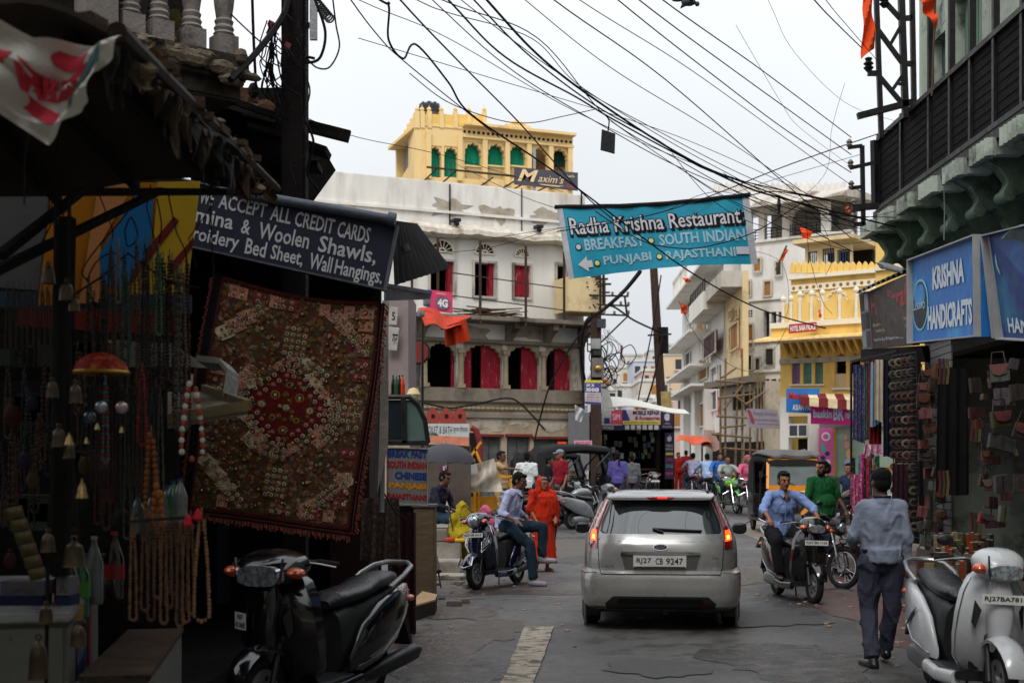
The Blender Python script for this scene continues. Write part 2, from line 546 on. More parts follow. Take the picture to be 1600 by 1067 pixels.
e[0].position=.5;e[0].color=(1,1,1,1);e[1].position=.62;e[1].color=(.42,.38,.35,1)
L(n3.outputs[0],r2.inputs[0])
m1=t.nodes.new('ShaderNodeMixRGB');m1.blend_type='MULTIPLY';m1.inputs[0].default_value=1
L(r1.outputs[0],m1.inputs[1]);L(r2.outputs[0],m1.inputs[2])
r3=t.nodes.new('ShaderNodeValToRGB');e=r3.color_ramp.elements
e[0].position=.3;e[0].color=(.62,.62,.62,1);e[1].position=.7;e[1].color=(1.25,1.25,1.25,1)
L(n2.outputs[0],r3.inputs[0])
m2=t.nodes.new('ShaderNodeMixRGB');m2.blend_type='MULTIPLY';m2.inputs[0].default_value=1
L(m1.outputs[0],m2.inputs[1]);L(r3.outputs[0],m2.inputs[2])
r4=t.nodes.new('ShaderNodeMapRange');r4.inputs[1].default_value=0;r4.inputs[2].default_value=.02;r4.inputs[3].default_value=.55;r4.inputs[4].default_value=1
L(n4.outputs['Distance'],r4.inputs[0])
m3=t.nodes.new('ShaderNodeVectorMath');m3.operation='SCALE';L(m2.outputs[0],m3.inputs[0]);L(r4.outputs[0],m3.inputs['Scale'])
L(m3.outputs[0],bs.inputs['Base Color'])
rg=t.nodes.new('ShaderNodeMapRange');rg.inputs[1].default_value=.42;rg.inputs[2].default_value=.66;rg.inputs[3].default_value=.62;rg.inputs[4].default_value=.24
L(n3.outputs[0],rg.inputs[0]);L(rg.outputs[0],bs.inputs['Roughness'])
bu=t.nodes.new('ShaderNodeBump');bu.inputs['Strength'].default_value=.5;bu.inputs['Distance'].default_value=.02
ad=t.nodes.new('ShaderNodeMath');L(n2.outputs[0],ad.inputs[0]);L(n3.outputs[0],ad.inputs[1]);L(ad.outputs[0],bu.inputs['Height']);L(bu.outputs[0],bs.inputs['Normal'])
struct('road',mb,road,smooth=True)
def blotch(cx_,cy_,rx,ry_,z,seed,mt,name):
 m=MB();n=40;vs=[(cx_,cy_,z)]
 for k in(.5,1):
  for i in range(n):
   a=2*math.pi*i/n;q=1+.45*mnoise.noise(V((math.cos(a)*2,math.sin(a)*2,seed)))+.2*mnoise.noise(V((math.cos(a)*7,math.sin(a)*7,seed)))
   x,y=cx_+rx*q*k*math.cos(a),cy_+ry_*q*k*math.sin(a);vs.append((x,y,gh(y)+.012+z+.012*mnoise.noise(V((x*.8,y*.8,0)))))
 vs[0]=(cx_,cy_,gh(cy_)+.012+z+.012*mnoise.noise(V((cx_*.8,cy_*.8,0))))
 m.add(vs,[(0,1+i,1+(i+1)%n)for i in range(n)]+[(1+i,1+n+i,1+n+(i+1)%n,1+(i+1)%n)for i in range(n)]);struct(name,m,mt,smooth=True)
mud=mat('mud',(58,46,40),.45,var=.4,scale=5,bump=.7,bscale=18,stain=(92,84,76),stain_scale=4);wet=mat('damp_asphalt',(50,48,48),.28,var=.35,scale=6,bump=.5,bscale=60,stain=(86,82,78),stain_scale=5);redm=mat('reddish_mud',(84,58,52),.5,var=.4,scale=5,bump=.6,bscale=18,stain=(54,46,44),stain_scale=4);newa=mat('patched_asphalt',(66,64,63),.6,var=.3,scale=20,bump=.5,bscale=90);dust=mat('dusty_asphalt',(98,93,87),.8,var=.25,scale=9,bump=.5,bscale=70,stain=(84,80,76),stain_scale=5)
for i,a in enumerate(((-.75,12.2,.55,1.4,.004,mud),(-.6,15.0,.45,1.0,.004,mud),(-.9,17.6,.8,.9,.004,mud),(-.5,10.4,.5,.8,.004,wet),(4.2,15.2,.5,2.2,.004,redm),(3.9,12.2,.45,1.2,.004,redm),(4.6,19,.6,1.6,.004,redm),(2.4,11.0,.7,1.1,.004,wet),(1.6,22.5,1.6,.7,.004,newa),(.5,17.2,1.1,.35,.004,mud),(2.6,14.2,.9,.8,.008,newa),(-.2,13.3,.35,.9,.004,dust),(3.1,20,1.3,1.8,.004,dust),(0.2,25,1.8,2.2,.004,dust),(1.2,10.6,.4,.5,.008,newa))):
 blotch(*a[:5],i*3.7,a[5],['mud_patch','mud_patch','mud_patch','damp_patch','mud_patch','mud_patch','mud_patch','damp_patch','asphalt_patch','mud_patch','asphalt_patch','dusty_patch','dusty_patch','dusty_patch','asphalt_patch'][i])
mb=MB()
mk=mat('worn_road_paint',(158,148,134),.8,var=.3,scale=9,bump=.3,stain=(86,80,74),stain_scale=7,stain_lo=.5,stain_hi=.6)
a0,a1,b0,b1=G(775,1090),G(828,1090),G(820,982),G(866,982)
vs=[]
for j in range(15):
 for i in range(4):
  p=a0.lerp(b0,j/14).lerp(a1.lerp(b1,j/14),i/3)
  ex=(.02*mnoise.noise(p*9))if i in(0,3)else 0
  vs.append((p.x+ex,p.y,.030+.012*mnoise.noise(V((p.x*.8,p.y*.8,0)))))
mb.add(vs,[(j*4+i,j*4+i+1,j*4+i+5,j*4+i+4)for j in range(14)for i in range(3)])
struct('road_marking',mb,mk)
kerb=mat('kerb_stone',(104,92,84),.8,var=.3,scale=4,bump=.5,stain=(70,44,38),stain_scale=2)
mb=MB()
P=[(4.75,10),(4.85,15),(5.5,20),(7.2,27),(8.6,38),(9.0,41.6)]
for(a,b)in zip(P[:-1],P[1:]):
 z0,z1=gh(a[1]),gh(b[1])
 vs=[(a[0],a[1],z0-.1),(a[0],a[1],z0+.16),(a[0]+7,a[1],z0+.16),(b[0],b[1],z1-.1),(b[0],b[1],z1+.16),(b[0]+7,b[1],z1+.16)]
 mb.add(vs,[(0,3,4,1),(1,4,5,2)])
struct('pavement',mb,kerb)
mb=MB()
for k in range(170):
 d=random.uniform(10.5,22);x=random.uniform(3.2,4.7)if random.random()<.55 else random.uniform(-2.0,.6)
 if-1.8<x<.2 and d<12:continue
 r=random.uniform(.006,.03)
 mb.ball((x,d,gh(d)+.018),(r*1.5,r,r*.5),5)
litter=mb.build('street_litter',mat('litter_scraps',(150,132,118),.9,var=.5,scale=3));litter['kind']='stuff'
# old white building with red doors
FW=Fac((-3.37,38.5),(2.32,41))
T=thing('old_building','old whitewashed house with row of red arched doors behind the parked rickshaw','building',(FW.o.x,FW.o.y,gh(40)))
uL,uR=FW.u(460),FW.u(912)
def Zf(F_,px,py):return F_.z(px,py)
zt=FW.z(760,292);zc=FW.z(760,362);zs_=FW.z(790,502);zl=FW.z(790,532);zb=FW.z(790,608)
wins=[(672,408,709,458),(741,411,773,463),(803,415,828,465),(870,414,886,441)]
holes=[(FW.u(a),FW.u(c),FW.z((a+c)/2,d),FW.z((a+c)/2,b))for a,b,c,d in wins]
m=FW.mb()
wall(m,uL,uR,zs_,zc,.3,holes)
m.build('upper_wall',whited if False else white,T)
m=FW.mb();m.b2((uL,-.3,zc),(uR,.12,zt));m.build('parapet',white,T,bev=.03)
m=FW.mb();n=60
for i in range(n):
 a=uL+(uR-.3-uL)*i/n;b=uL+(uR-.3-uL)*(i+1)/n
 def q(u):return .09*mnoise.noise(V((u*1.1,3,1)))+.05*mnoise.noise(V((u*6,3,1)))
 P=[(.12,zc+.12),(.5,zc-.1),(.52,zc-.24),(.2,zc-.3)]
 va=[(a,p,z+q(a))for p,z in P]+[(b,p,z+q(b))for p,z in P]
 m.add(va,[(0,4,5,1),(1,5,6,2),(2,6,7,3),(3,7,4,0)])
m.build('eave',mat('chalky_eave',(206,198,184),.95,var=.2,bump=.6,stain=(150,128,100),stain_scale=2),T)
m=FW.mb();m.b2((uL,.12,zc+.42),(uR,.2,zc+.5));m.build('moulding',white,T)
for i,(u0,u1,z0,z1)in enumerate(holes):
 m=FW.mb()
 w=.07
 m.b2((u0-w,-.02,z1),(u1+w,.05,z1+w));m.b2((u0-w,-.02,z0-w),(u1+w,.07,z0))
 m.b2((u0-w,-.02,z0),(u0,.05,z1));m.b2((u1,-.02,z0),(u1+w,.05,z1))
 f=m.build('window',whited,T)
 if i<3:
  m=FW.mb()
  if i==2:
   um=(u0+u1)/2
   m.b2((u0+.02,-.14,z0+.02),(um-.03,-.08,z1));m.b2((um+.01,-.14,z0+.02),(u1-.02,-.08,z1))
   for uu in(u0+.1,um+.1):
    for zz in(.08,.5):m.b2((uu-.02,-.08,z0+(z1-z0)*zz),(uu+(u1-u0)*.32,-.065,z0+(z1-z0)*(zz+.36)))
  else:
   m.b2((u1-.16,-.3,z0),(u1-.03,-.06,z1))
  m.build('shutter',redpaint,f)
  um=(u0+u1)/2;rw=(u1-u0)/2*.95;zz=z1+.28
  m=FW.mb()
  pts=[(um+rw*math.cos(math.pi*k/20),.03,zz+rw*1.0*math.sin(math.pi*k/20))for k in range(21)]
  m.tube(pts,.035,6);m.bar((um-rw,.03,zz),(um+rw,.03,zz),.05)
  for k in range(1,7):
   a=math.pi*k/7
   m.bar((um+rw*.25*math.cos(a),.03,zz+rw*.25*math.sin(a)),(um+rw*math.cos(a),.03,zz+rw*math.sin(a)),.022)
  m.tube([(um+rw*.3*math.cos(math.pi*k/10),.03,zz+rw*.3*math.sin(math.pi*k/10))for k in range(11)],.03,5)
  fl=m.build('fanlight',ytrim,T)
  m=FW.mb();m.prism([(um+rw*math.cos(math.pi*k/16),.004,zz+rw*math.sin(math.pi*k/16))for k in range(17)],FW.n*0+V((0,.012,0)));m.build('dark_recess',dark,fl)
ub0=FW.u(600)
m=FW.mb();m.b2((ub0,0,zs_-.12),(uR-.1,.95,zs_+.02));m.build('balcony_slab',stoned,T,bev=.02)
for px in(655,793,852,906):
 u=FW.u(px);m=FW.mb()
 m.prism([(u-.09,0,zs_-.12),(u-.09,.8,zs_-.12),(u-.09,.8,zs_-.3),(u-.09,.45,zs_-.42),(u-.09,0,zs_-.75)],FW.X.to_3x3().inverted()@(FW.d*.2));m.build('bracket',stoned,T)
for px,y0 in((668,380),(733,384),(803,392),(862,400)):
 u=FW.u(px);m=FW.mb();m.cyl((u,.9,zs_-.25),(u,.9,FW.z(px,y0)),.045,n=6);m.build('balcony_post',rust,T)
for z in(.42*1,1.1):
 m=FW.mb();m.bar((FW.u(690),.9,zs_+z+.15),(FW.u(862),.9,zs_+z-.1),.03);m.build('balcony_rail',rust,T)
T2=thing('wood_pile','heap of broken planks and sticks on the white balcony','wood pile',FW.X@V((FW.u(750),.5,zs_)))
random.seed(3)
for k in range(26):
 u=random.uniform(FW.u(722),FW.u(788));z=zs_+.05+random.uniform(0,.42)*max(.2,1-abs(u-FW.u(752))/1.0)
 a=random.uniform(-.3,.35);l=random.uniform(.3,.75)
 m=FW.mb();m.bar((u-l*math.cos(a),random.uniform(.25,.8),z-l*math.sin(a)*.5),(u+l*math.cos(a),random.uniform(.25,.8),z+l*math.sin(a)*.5),random.uniform(.03,.09),.03);m.build('plank',oldwood,T2)
m=FW.mb();u0,u1=FW.u(863),FW.u(921)
m.b2((u0,.1,FW.z(890,494)),(u1,1.15,FW.z(890,441)));m.build('boarded_balcony',cream,T,bev=.02)
m=FW.mb();m.b2((uL,-.3,zl),(uR,0,zs_));m.build('lintel_wall',white,T)
m=FW.mb();m.b2((uL,0,zl-.12),(uR,.14,zl));m.build('lintel_ledge',stoned,T,bev=.02)
ops=[(640,660),(666,713),(725,785),(793,843),(853,894)]
piers=[(FW.u(618),FW.u(640)),(FW.u(660),FW.u(666)),(FW.u(713),FW.u(725)),(FW.u(785),FW.u(793)),(FW.u(843),FW.u(853)),(FW.u(894),uR)]
for i,(a,b)in enumerate(piers):
 m=FW.mb();m.b2((a,-.3,zb),(b,0,zl));m.build('pier',whited,T,bev=.02)
 if i<5:
  m=FW.mb();c=(a+b)/2;m.cyl((c,.06,zb+.1),(c,.06,zl-.45),.085,.07,10);m.b2((c-.12,0,zb),(c+.12,.16,zb+.12));m.b2((c-.11,0,zl-.45),(c+.11,.15,zl-.3));m.build('column',carved,T,smooth=False)
m=FW.mb();m.b2((uL,-.3,zb),(FW.u(618),0,zl));m.build('side_wall',whited,T)
for i,(p0,p1)in enumerate(ops):
 u0,u1=FW.u(p0),FW.u(p1)
 if i:
  m=FW.mb();arch_fill(m,u0,u1,zb+(zl-zb)*.52,zb+(zl-zb)*.9,zl,-.02,.14,9 if i!=3 else 7,.05);m.build('cusped_arch',carved,T)
 um=(u0+u1)/2;w=u1-u0
 lv={0:[(0.1,.9)],1:[(.9,1.0)],2:[(0,.24),(.5,1.0)],3:[(.5,1.0)],4:[(0,.12),(.42,1.0)]}[i]
 for a,b in lv:
  m=FW.mb();x0,x1=u0+w*a,u0+w*b
  m.b2((x0,-.24,zb+.02),(x1,-.18,zl-.05))
  if x1-x0>.3:
   xm=(x0+x1)/2
   m.b2((xm-.015,-.18,zb+.02),(xm+.015,-.165,zl-.05))
   for xa,xb in((x0+.05,xm-.06),(xm+.06,x1-.05)):
    m.b2((xa,-.18,zb+.08),(xb,-.168,zb+.5))
  m.build('door_leaf',redpaint if i else greywood,T)
m=FW.mb();zg=gh(40)-.2;z2=FW.z(790,630)
m.b2((uL,-.3,z2),(uR,.16,zb));m.build('stone_ledge',stoned,T,bev=.03)
dps=[(750,682,783,770),(792,682,828,770),(834,686,890,770),(735,670,748,700)]
h2=[(FW.u(a),FW.u(c),zg,FW.z((a+c)/2,b))for a,b,c,d in dps[:3]]
m=FW.mb();wall(m,uL,uR,zg,z2,.3,h2)
m.build('lower_wall',mat('peeling_plaster',(168,150,128),.9,var=.25,scale=2,bump=.4,stain=(96,84,72),stain_scale=.9,stretch=(1,1,.5)),T)
for k in range(34):
 u=uL+4+(uR-uL-4)*k/34;m=FW.mb();m.ball((u,.02,z2-.18),(.11,.09,.07),6);m.build('carved_boss',carved,T)
m=FW.mb();m.b2((uL,0,z2-.46),(uR,.08,z2-.34));m.build('string_course',stoned,T)
for u0,u1,z0,z1 in h2:
 m=FW.mb();m.b2((u0,-.2,z0),((u0+u1)/2-.01,-.14,z1));m.b2(((u0+u1)/2+.01,-.2,z0),(u1,-.14,z1));m.b2((u0,-.14,z0+1.2),(u1,-.12,z0+1.3))
 f=m.build('shop_door',greywood,T)
 m=FW.mb();m.b2((u0-.06,0,z1),(u1+.06,.1,z1+.08));m.build('door_lintel',maroonw,f)
m=FW.mb();m.b2((FW.u(884),.16,FW.z(899,735)),(uR+.1,.2,FW.z(899,645)));m.build('grey_sheet',grey_m,T)
for px,y0,y1,w_ in((908,505,640,.05),(905,300,440,.03),(700,290,372,.025),(812,296,380,.02),(641,370,470,.04)):
 m=FW.mb();u=FW.u(px);m.cyl((u,.16,FW.z(px,y1)),(u,.16,FW.z(px,y0)),w_,n=6);m.build('drain_pipe',rust if w_>.03 else wire_m,T)
random.seed(71)
for px,py in((700,325),(775,335),(850,340),(735,520),(830,518),(765,660),(812,655),(868,662)):
 m=FW.mb();u=FW.u(px);z=FW.z(px,py);off=.125 if py<400 else .004;n=22
 m.prism([(u+(.35+.3*mnoise.noise(V((math.cos(q_*.2856)*2,math.sin(q_*.2856)*2,px))))*math.cos(q_*.2856)*1.6,off,z+(.25+.25*mnoise.noise(V((math.cos(q_*.2856)*2,math.sin(q_*.2856)*2,px))))*math.sin(q_*.2856))for q_ in range(n)],(0,.008,0));m.build('plaster_patch',mat('patch_plaster',(176,166,150),.95,var=.25,bump=.5,stain=(120,108,94),stain_scale=3),T)
m=FW.mb();m.b2((uL,-5.2,zg),(uR,-5,zt-1));m.build('back_wall',whited,T)
m=FW.mb();m.b2((uL,-5,zc),(uR,-.3,zc+.15));m.build('roof',paleconc,T)
m=FW.mb();m.b2((uR-.2,-5,zg),(uR,-.3,zt));m.build('side_wall',white,T)
m=FW.mb();m.b2((uL,-5,zg),(uL+.2,-.3,zt));m.build('side_wall',white,T)
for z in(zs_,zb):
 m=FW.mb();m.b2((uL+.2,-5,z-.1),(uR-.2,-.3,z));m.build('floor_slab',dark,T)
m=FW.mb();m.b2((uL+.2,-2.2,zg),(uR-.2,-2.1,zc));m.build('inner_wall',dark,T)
for px,py in((706,348),(834,358)):
 m=FW.mb();u=FW.u(px);z=FW.z(px,py);m.box((u,.35,z),(.22,.3,.09));m.ball((u,.42,z-.1),.09,6);m.bar((u,.12,z),(u,.3,z),.04);m.build('flood_lamp',blackm,T)
# yellow rooftop restaurant
FY=Fac(W(650,0,46)[:2],W(895,0,48.2)[:2])
T=thing('rooftop_restaurant','pale yellow rooftop restaurant with green curtains in its cusped arches','building',(FY.o.x,FY.o.y,FY.z(700,320)))
zB,zT=FY.z(770,330),FY.z(770,203)
aro=[(671,690,228),(694,716,229),(726,753,222),(762,789,224),(796,822,226),(831,856,229),(863,887,232)]
hol=[]
for a,b,t_ in aro:
 xm=(a+b)/2
 hol.append((FY.u(a),FY.u(b),FY.z(xm,277 if b<720 else 280),FY.z(xm,t_)))
m=FY.mb();wall(m,0,FY.L,zB,zT,.25,hol);m.build('wall',yellow2,T)
for i,(u0,u1,z0,z1)in enumerate(hol):
 hh=z1-z0
 m=FY.mb();arch_fill(m,u0,u1,z1-hh*.36,z1-.02,z1+.02,-.03,.2,5,.1);m.build('cusped_arch',yellow2,T)
 w=u1-u0
 if i<5 or i==6:
  low={0:1.0,1:1.0,2:.72,3:.88,4:.72,6:.62}[i]
  def fn(u,v,h,u0=u0,w=w,z1=z1,hh=hh,low=low,i=i):
   sw=.12*math.sin(u*17+i)*(.2+v)*.5
   fl=(u-.5)*v*.25*w+(.12*v if i==1 else-.04*v)
   return(u0+w*u+fl*.6,-.3+sw*.5+.06*v+h,z1-hh*low*v-.1*v*u*(1 if i%2 else-1))
  m=FY.mb();m.sheet(fn,14,6,.01)
  m.build('curtain',green_cloth if i!=6 else mat('dark_green_cloth',(18,52,40),.9,bump=.4),T,smooth=True)
 if 2<=i<=4:
  m=FY.mb();g=9
  for k in range(-3,g):
   for sg in(1,-1):
    a=u0+w*k/g;
    for q in range(1):
     x0,x1=a,a+.45
     if sg<0:x0,x1=x1,x0
     xx0,xx1=max(u0,min(u1,x0)),max(u0,min(u1,x1))
     za=z0+.45*(xx0-x0)/(x1-x0);zc_=z0+.45*(xx1-x0)/(x1-x0)
     if abs(xx1-xx0)>.03:m.bar((xx0,-.1,za),(xx1,-.1,zc_),.02)
  m.b2((u0,-.14,z0+.46),(u1,-.05,z0+.52))
  m.build('lattice_rail',yellow2,T)
us=[FY.u(p)for p in(669,718,757,792,826,860,890)]
for u in us:
 m=FY.mb();m.b2((u-.09,0,zB+1),(u+.09,.1,zT-.3));m.build('pilaster',yellow2,T)
m=FY.mb();u0=FY.u(722);m.b2((u0,-.3,zT),(FY.L,.35,zT+.1));m.b2((u0,0,zT-.4),(FY.L,.12,zT-.32));m.build('cornice',yellow2,T)
for k in range(24):
 u=u0+(FY.L-u0)*(k+.5)/24
 m=FY.mb();m.cyl((u,0.002,zT-.17),(u,.015,zT-.17),.055,n=8);m.build('cornice_hole',dark,T)
m=FY.mb();u=FY.u(806)
for k in range(9):
 a=math.pi*(k+.5)/9;m.ball((u+.34*math.cos(a),.2,zT+.1+.2*math.sin(a)),(.07,.05,.1),6)
m.b2((u-.5,.15,zT+.08),(u+.5,.25,zT+.2));m.build('crest',yellow2,T)
for i,px in enumerate((652,660,671,690,712,733,757)):
 u=FY.u(px);z=FY.z(px,196);m=FY.mb()
 m.b2((u-.08,-.12,z-.1),(u+.08,.04,z+.5));m.ball((u,-.04,z+.58),.09,6);m.cyl((u,-.04,z+.6),(u,-.04,z+.75),.03,.005,5);m.build('parapet_post',yellow2,T)
 if i<6:
  u2=FY.u((652,660,671,690,712,733,757)[i+1])
  m=FY.mb();m.b2((u+.08,-.07,z),(u2-.08,-.01,z+.42));m.build('parapet_panel',yellow,T)
m=FY.mb();m.b2((0,-.3,zT-.1),(u0,.03,FY.z(680,197)));m.build('parapet_base',yellow2,T)
FS=Fac(W(622,0,50.5)[:2],W(650,0,46)[:2])
m=FS.mb();wall(m,0,FS.L-.02,zB,zT,.2,[(FS.u(626),FS.u(638),FS.z(632,270),FS.z(632,213))]);
m.build('side_wall',yellow2,T)
m=FS.mb();m.b2((FS.u(626),-.12,FS.z(632,270)),(FS.u(638),-.1,FS.z(632,213)));m.build('window_pane',mat('grey_pane',(110,120,130),.2,var=.1,bump=0),T)
for k in range(6):
 u=FS.L*k/6+.1;m=FS.mb();m.b2((u,-.12,zT),(u+.35,.02,zT+.35));m.ball((u+.17,-.05,zT+.42),.1,6);m.build('parapet_post',yellow2,T)
m=FY.mb();wall(m,.3,FY.L,zB,zT,.15,[(FY.u(838),FY.u(853),zB+1.2,zT-.7),(FY.u(868),FY.u(889),zB+1.2,zT-.9)])
m.v=[v-FY.n*3.6 for v in m.v];m.build('back_wall',yellow2,T)
m=FY.mb();m.b2((0,-3.8,zT-.12),(FY.L,-.26,zT));m.build('roof',yellow2,T)
m=FY.mb();m.b2((FY.L-.15,-3.6,zB),(FY.L,-.26,zT-.13));m.build('side_wall',yellow2,T)
m=FY.mb();m.b2((FY.u(720)-.1,-3.6,zB),(FY.u(720)+.05,-.26,zT-.13));m.build('inner_wall',yellow,T)
m=FY.mb();z=FY.z(760,277)
m.bar((FY.u(655),.9,FY.z(655,270)),(FY.u(860),.9,FY.z(860,291)),.06)
for px in(672,700,757,790,806,840):m.bar((FY.u(px),.9,z-.1-(px-700)*.002),(FY.u(px)-.5,0,z-.6),.04)
rack=one('bracket_rack','rusty pipe rack jutting out below the green curtains','rack',m,rust)
T=thing('sign_board',"dark grey restaurant signboard with gold letters on the yellow rooftop",'sign',FY.X@V((FY.u(853),.5,FY.z(853,297))))
fn=pq(44.5,(803,261),(903,270),(903,298),(803,288))
m=MB();m.sheet(lambda u,v,h:fn(u,v,h-.06),1,1,.06);m.build('panel',mat('sign_grey',(66,64,72),.5,var=.1),T)
gold=mat('gold_print',(226,196,150),.5,var=.1,bump=0)
text('M',(.06,.08,.38,.78),fn,gold,T,shear=.3,bold=.03);text('axim\u2019s',(.38,.3,.78,.72),fn,gold,T,shear=.4)
shape([(.38,.84),(.72,.84),(.8,.8),(.7,.9),(.4,.89)],fn,gold,T,'swash')
text('cafe',(.82,.15,.95,.3),fn,gold,T,shear=.3);text('Bar',(.83,.7,.95,.88),fn,mat('red_print',(190,40,50),.6,var=0,bump=0),T)
m=MB();m.bar(W(835,300,44.6),W(835,232,44.6),.1);m.build('mast',steel,T)
T=W(671,183,46.6)+V((0,0,.1));m=MB();r=.38
m.lathe([(r,0),(r*1.03,.08),(r,.16),(r*1.03,.2),(r,.3),(r*.75,.37),(r*.3,.4),(r*.28,.44),(0,.45)],T,n=20)
for k in range(8):m.ball(T+V((r*.8*math.cos(k*.785),r*.8*math.sin(k*.785),.33)),(.07,.07,.08),6)
one('water_tank','round black plastic water tank on the yellow rooftop','water tank',m,mat('black_plastic',(38,42,50),.45,var=.15),smooth=True)
# right hand side of the street, far part
def win(Fx,T,px0,py0,px1,py1,frame,leaf,th=.14,two=True,n=0.0):
 u0,u1=sorted((Fx.u(px0),Fx.u(px1)));xm=(px0+px1)/2;z1=Fx.z(xm,py0);z0=Fx.z(xm,py1);w=.07
 m=Fx.mb()
 for a,b,c,d in((u0-w,u1+w,z1,z1+w),(u0-w,u1+w,z0-w,z0),(u0-w,u0,z0,z1),(u1,u1+w,z0,z1)):m.b2((a,n,c),(b,n+.06,d))
 f=m.build('window',frame,T)
 m=Fx.mb();um=(u0+u1)/2
 if two:
  m.b2((u0,n-.08,z0),(um-.02,n-.03,z1));m.b2((um+.02,n-.08,z0),(u1,n-.03,z1))
  m.b2((u0+.08,n-.03,z0+.1),(um-.1,n-.015,z1-.1));m.b2((um+.1,n-.03,z0+.1),(u1-.08,n-.015,z1-.1))
 else:m.b2((u0,n-.08,z0),(u1,n-.03,z1))
 m.build('shutter',leaf,f)
 return(u0,u1,z0,z1)
def hole(Fx,a,b,c,d):
 xm=(a+c)/2;return(Fx.u(a),Fx.u(c),Fx.z(xm,d),Fx.z(xm,b))
def teeth(Fx,T,px0,px1,py0,py1,n,m_,off=0.,lean=0):
 u0,u1=Fx.u(px0),Fx.u(px1)
 for k in range(n):
  a=u0+(u1-u0)*k/n;b=u0+(u1-u0)*(k+.94)/n;px=px0+(px1-px0)*(k+.5)/n
  z0,z1=Fx.z(px,py1+lean*(px-px0)),Fx.z(px,py0+lean*(px-px0));c=(a+b)/2;h=z1-z0
  mm=Fx.mb();mm.prism([(a,off,z0),(b,off,z0),(b,off,z0+h*.55),(b-(b-a)*.2,off,z0+h*.8),(c,off,z1),(a+(b-a)*.2,off,z0+h*.8),(a,off,z0+h*.55)],(0,.12,0))
  mm.build('merlon',m_,T)
FH=Fac(W(1212,0,44)[:2],W(1420,0,41.5)[:2])
T=thing('hotel','bright yellow two storey hotel with white trim and pointed merlons','building',(FH.o.x,FH.o.y,gh(43)))
zg=gh(43)-.2
uh0=FH.u(1236);uhl=FH.u(1219)
zr=FH.z(1300,427);zbal=FH.z(1300,505);zch=FH.z(1290,531);zgf=FH.z(1300,618)
m=FH.mb();wall(m,uh0,FH.L,zbal,zr,.3,[]);m.build('upper_wall',yellow,T)
teeth(FH,T,1236,1378,409,427,15,yellow)
m=FH.mb();m.b2((uh0-.05,0,zr-.12),(FH.L,.2,zr));m.build('cornice',ytrim,T)
m=FH.mb();m.b2((uh0,0,zr-.52),(FH.L,.06,zr-.3));m.build('frieze',ytrim,T)
for k in range(17):
 u=uh0+(FH.L-uh0)*(k+.5)/17;m=FH.mb();m.cyl((u,.058,zr-.41),(u,.072,zr-.41),.06,n=6);m.build('frieze_hole',mat('ochre_shadow',(150,100,40),.9),T)
for a,b in((1250,1281),(1291,1325),(1335,1368)):
 u0,u1=FH.u(a),FH.u(b);z0=FH.z((a+b)/2,500);z1=FH.z((a+b)/2,453)
 cv=cusp(u0,u1,z0+(z1-z0)*.45,z1,7,.05)
 m=FH.mb()
 for k in range(0,len(cv),2):m.ball((cv[k][0],.02,cv[k][1]),.045,5)
 m.build('blind_arch',ytrim,T)
um=FH.u(1222)
m=FH.mb();m.b2((um,0,zbal-.18),(FH.L,1.1,zbal));m.build('balcony_slab',ytrim,T)
m=FH.mb();m.b2((um,0.2,zbal-.52),(FH.L,1.0,zbal-.18));m.build('balcony_band',yellow,T)
m=FH.mb();m.b2((um,0.2,zbal-.62),(FH.L,1.08,zbal-.52));m.build('balcony_moulding',ytrim,T)
pp=(1224,1236,1250,1268,1285,1312,1338,1366)
for i,px in enumerate(pp):
 FX=Fac((FH.X@V((0,1.0,0)))[:2],(FH.X@V((FH.L,1.0,0)))[:2])
 u=FX.u(px);m=FX.mb();h=.82 if i>1 else .7
 m.cyl((u,0,zbal),(u,0,zbal+h),.07,.06,8);m.ball((u,0,zbal+h+.08),(.1,.1,.11),8);m.cyl((u,0,zbal+h+.15),(u,0,zbal+h+.26),.03,.0,6);m.build('balcony_post',ytrim,T)
 if i<7:
  u2=FX.u(pp[i+1]);m=FX.mb();m.b2((u+.07,-.04,zbal+.03),(u2-.07,.02,zbal+.62));m.build('balcony_panel',yellow,T)
m=FH.mb();u0=FH.u(1208)
m.prism([(u0,1.7,zch-.05),(u0,1.72,zch-.12),(u0,.0,zch+.12),(u0,0,zch+.25)],(FH.L-u0,0,0));m.build('eave',mat('eave_yellow',(232,196,128),.8),T)
for k in range(15):
 u=u0+.5+(FH.L-u0-.5)*k/15;m=FH.mb();m.prism([(u,0,zch+.05),(u,.7,zch-.04),(u,.5,zch-.2),(u,0,zch-.5)],(.08,0,0));m.build('bracket',yellow,T)
m=FH.mb();m.b2((uhl,0,zch-.75),(FH.L,.08,zch-.58));m.build('string_course',mat('grey_trim',(178,172,158),.8),T)
ar=[(1237,1250,555,600),(1255,1268,553,600),(1273,1286,553,600),(1304,1322,550,606),(1327,1345,550,606),(1352,1366,550,600)]
hs=[hole(FH,a,c,b,d)for a,b,c,d in ar]
m=FH.mb();wall(m,uhl,FH.L,zgf,zch,.25,hs);m.build('middle_wall',yellow,T)
cols=[(150,120,170),(110,170,160),(120,160,150)]
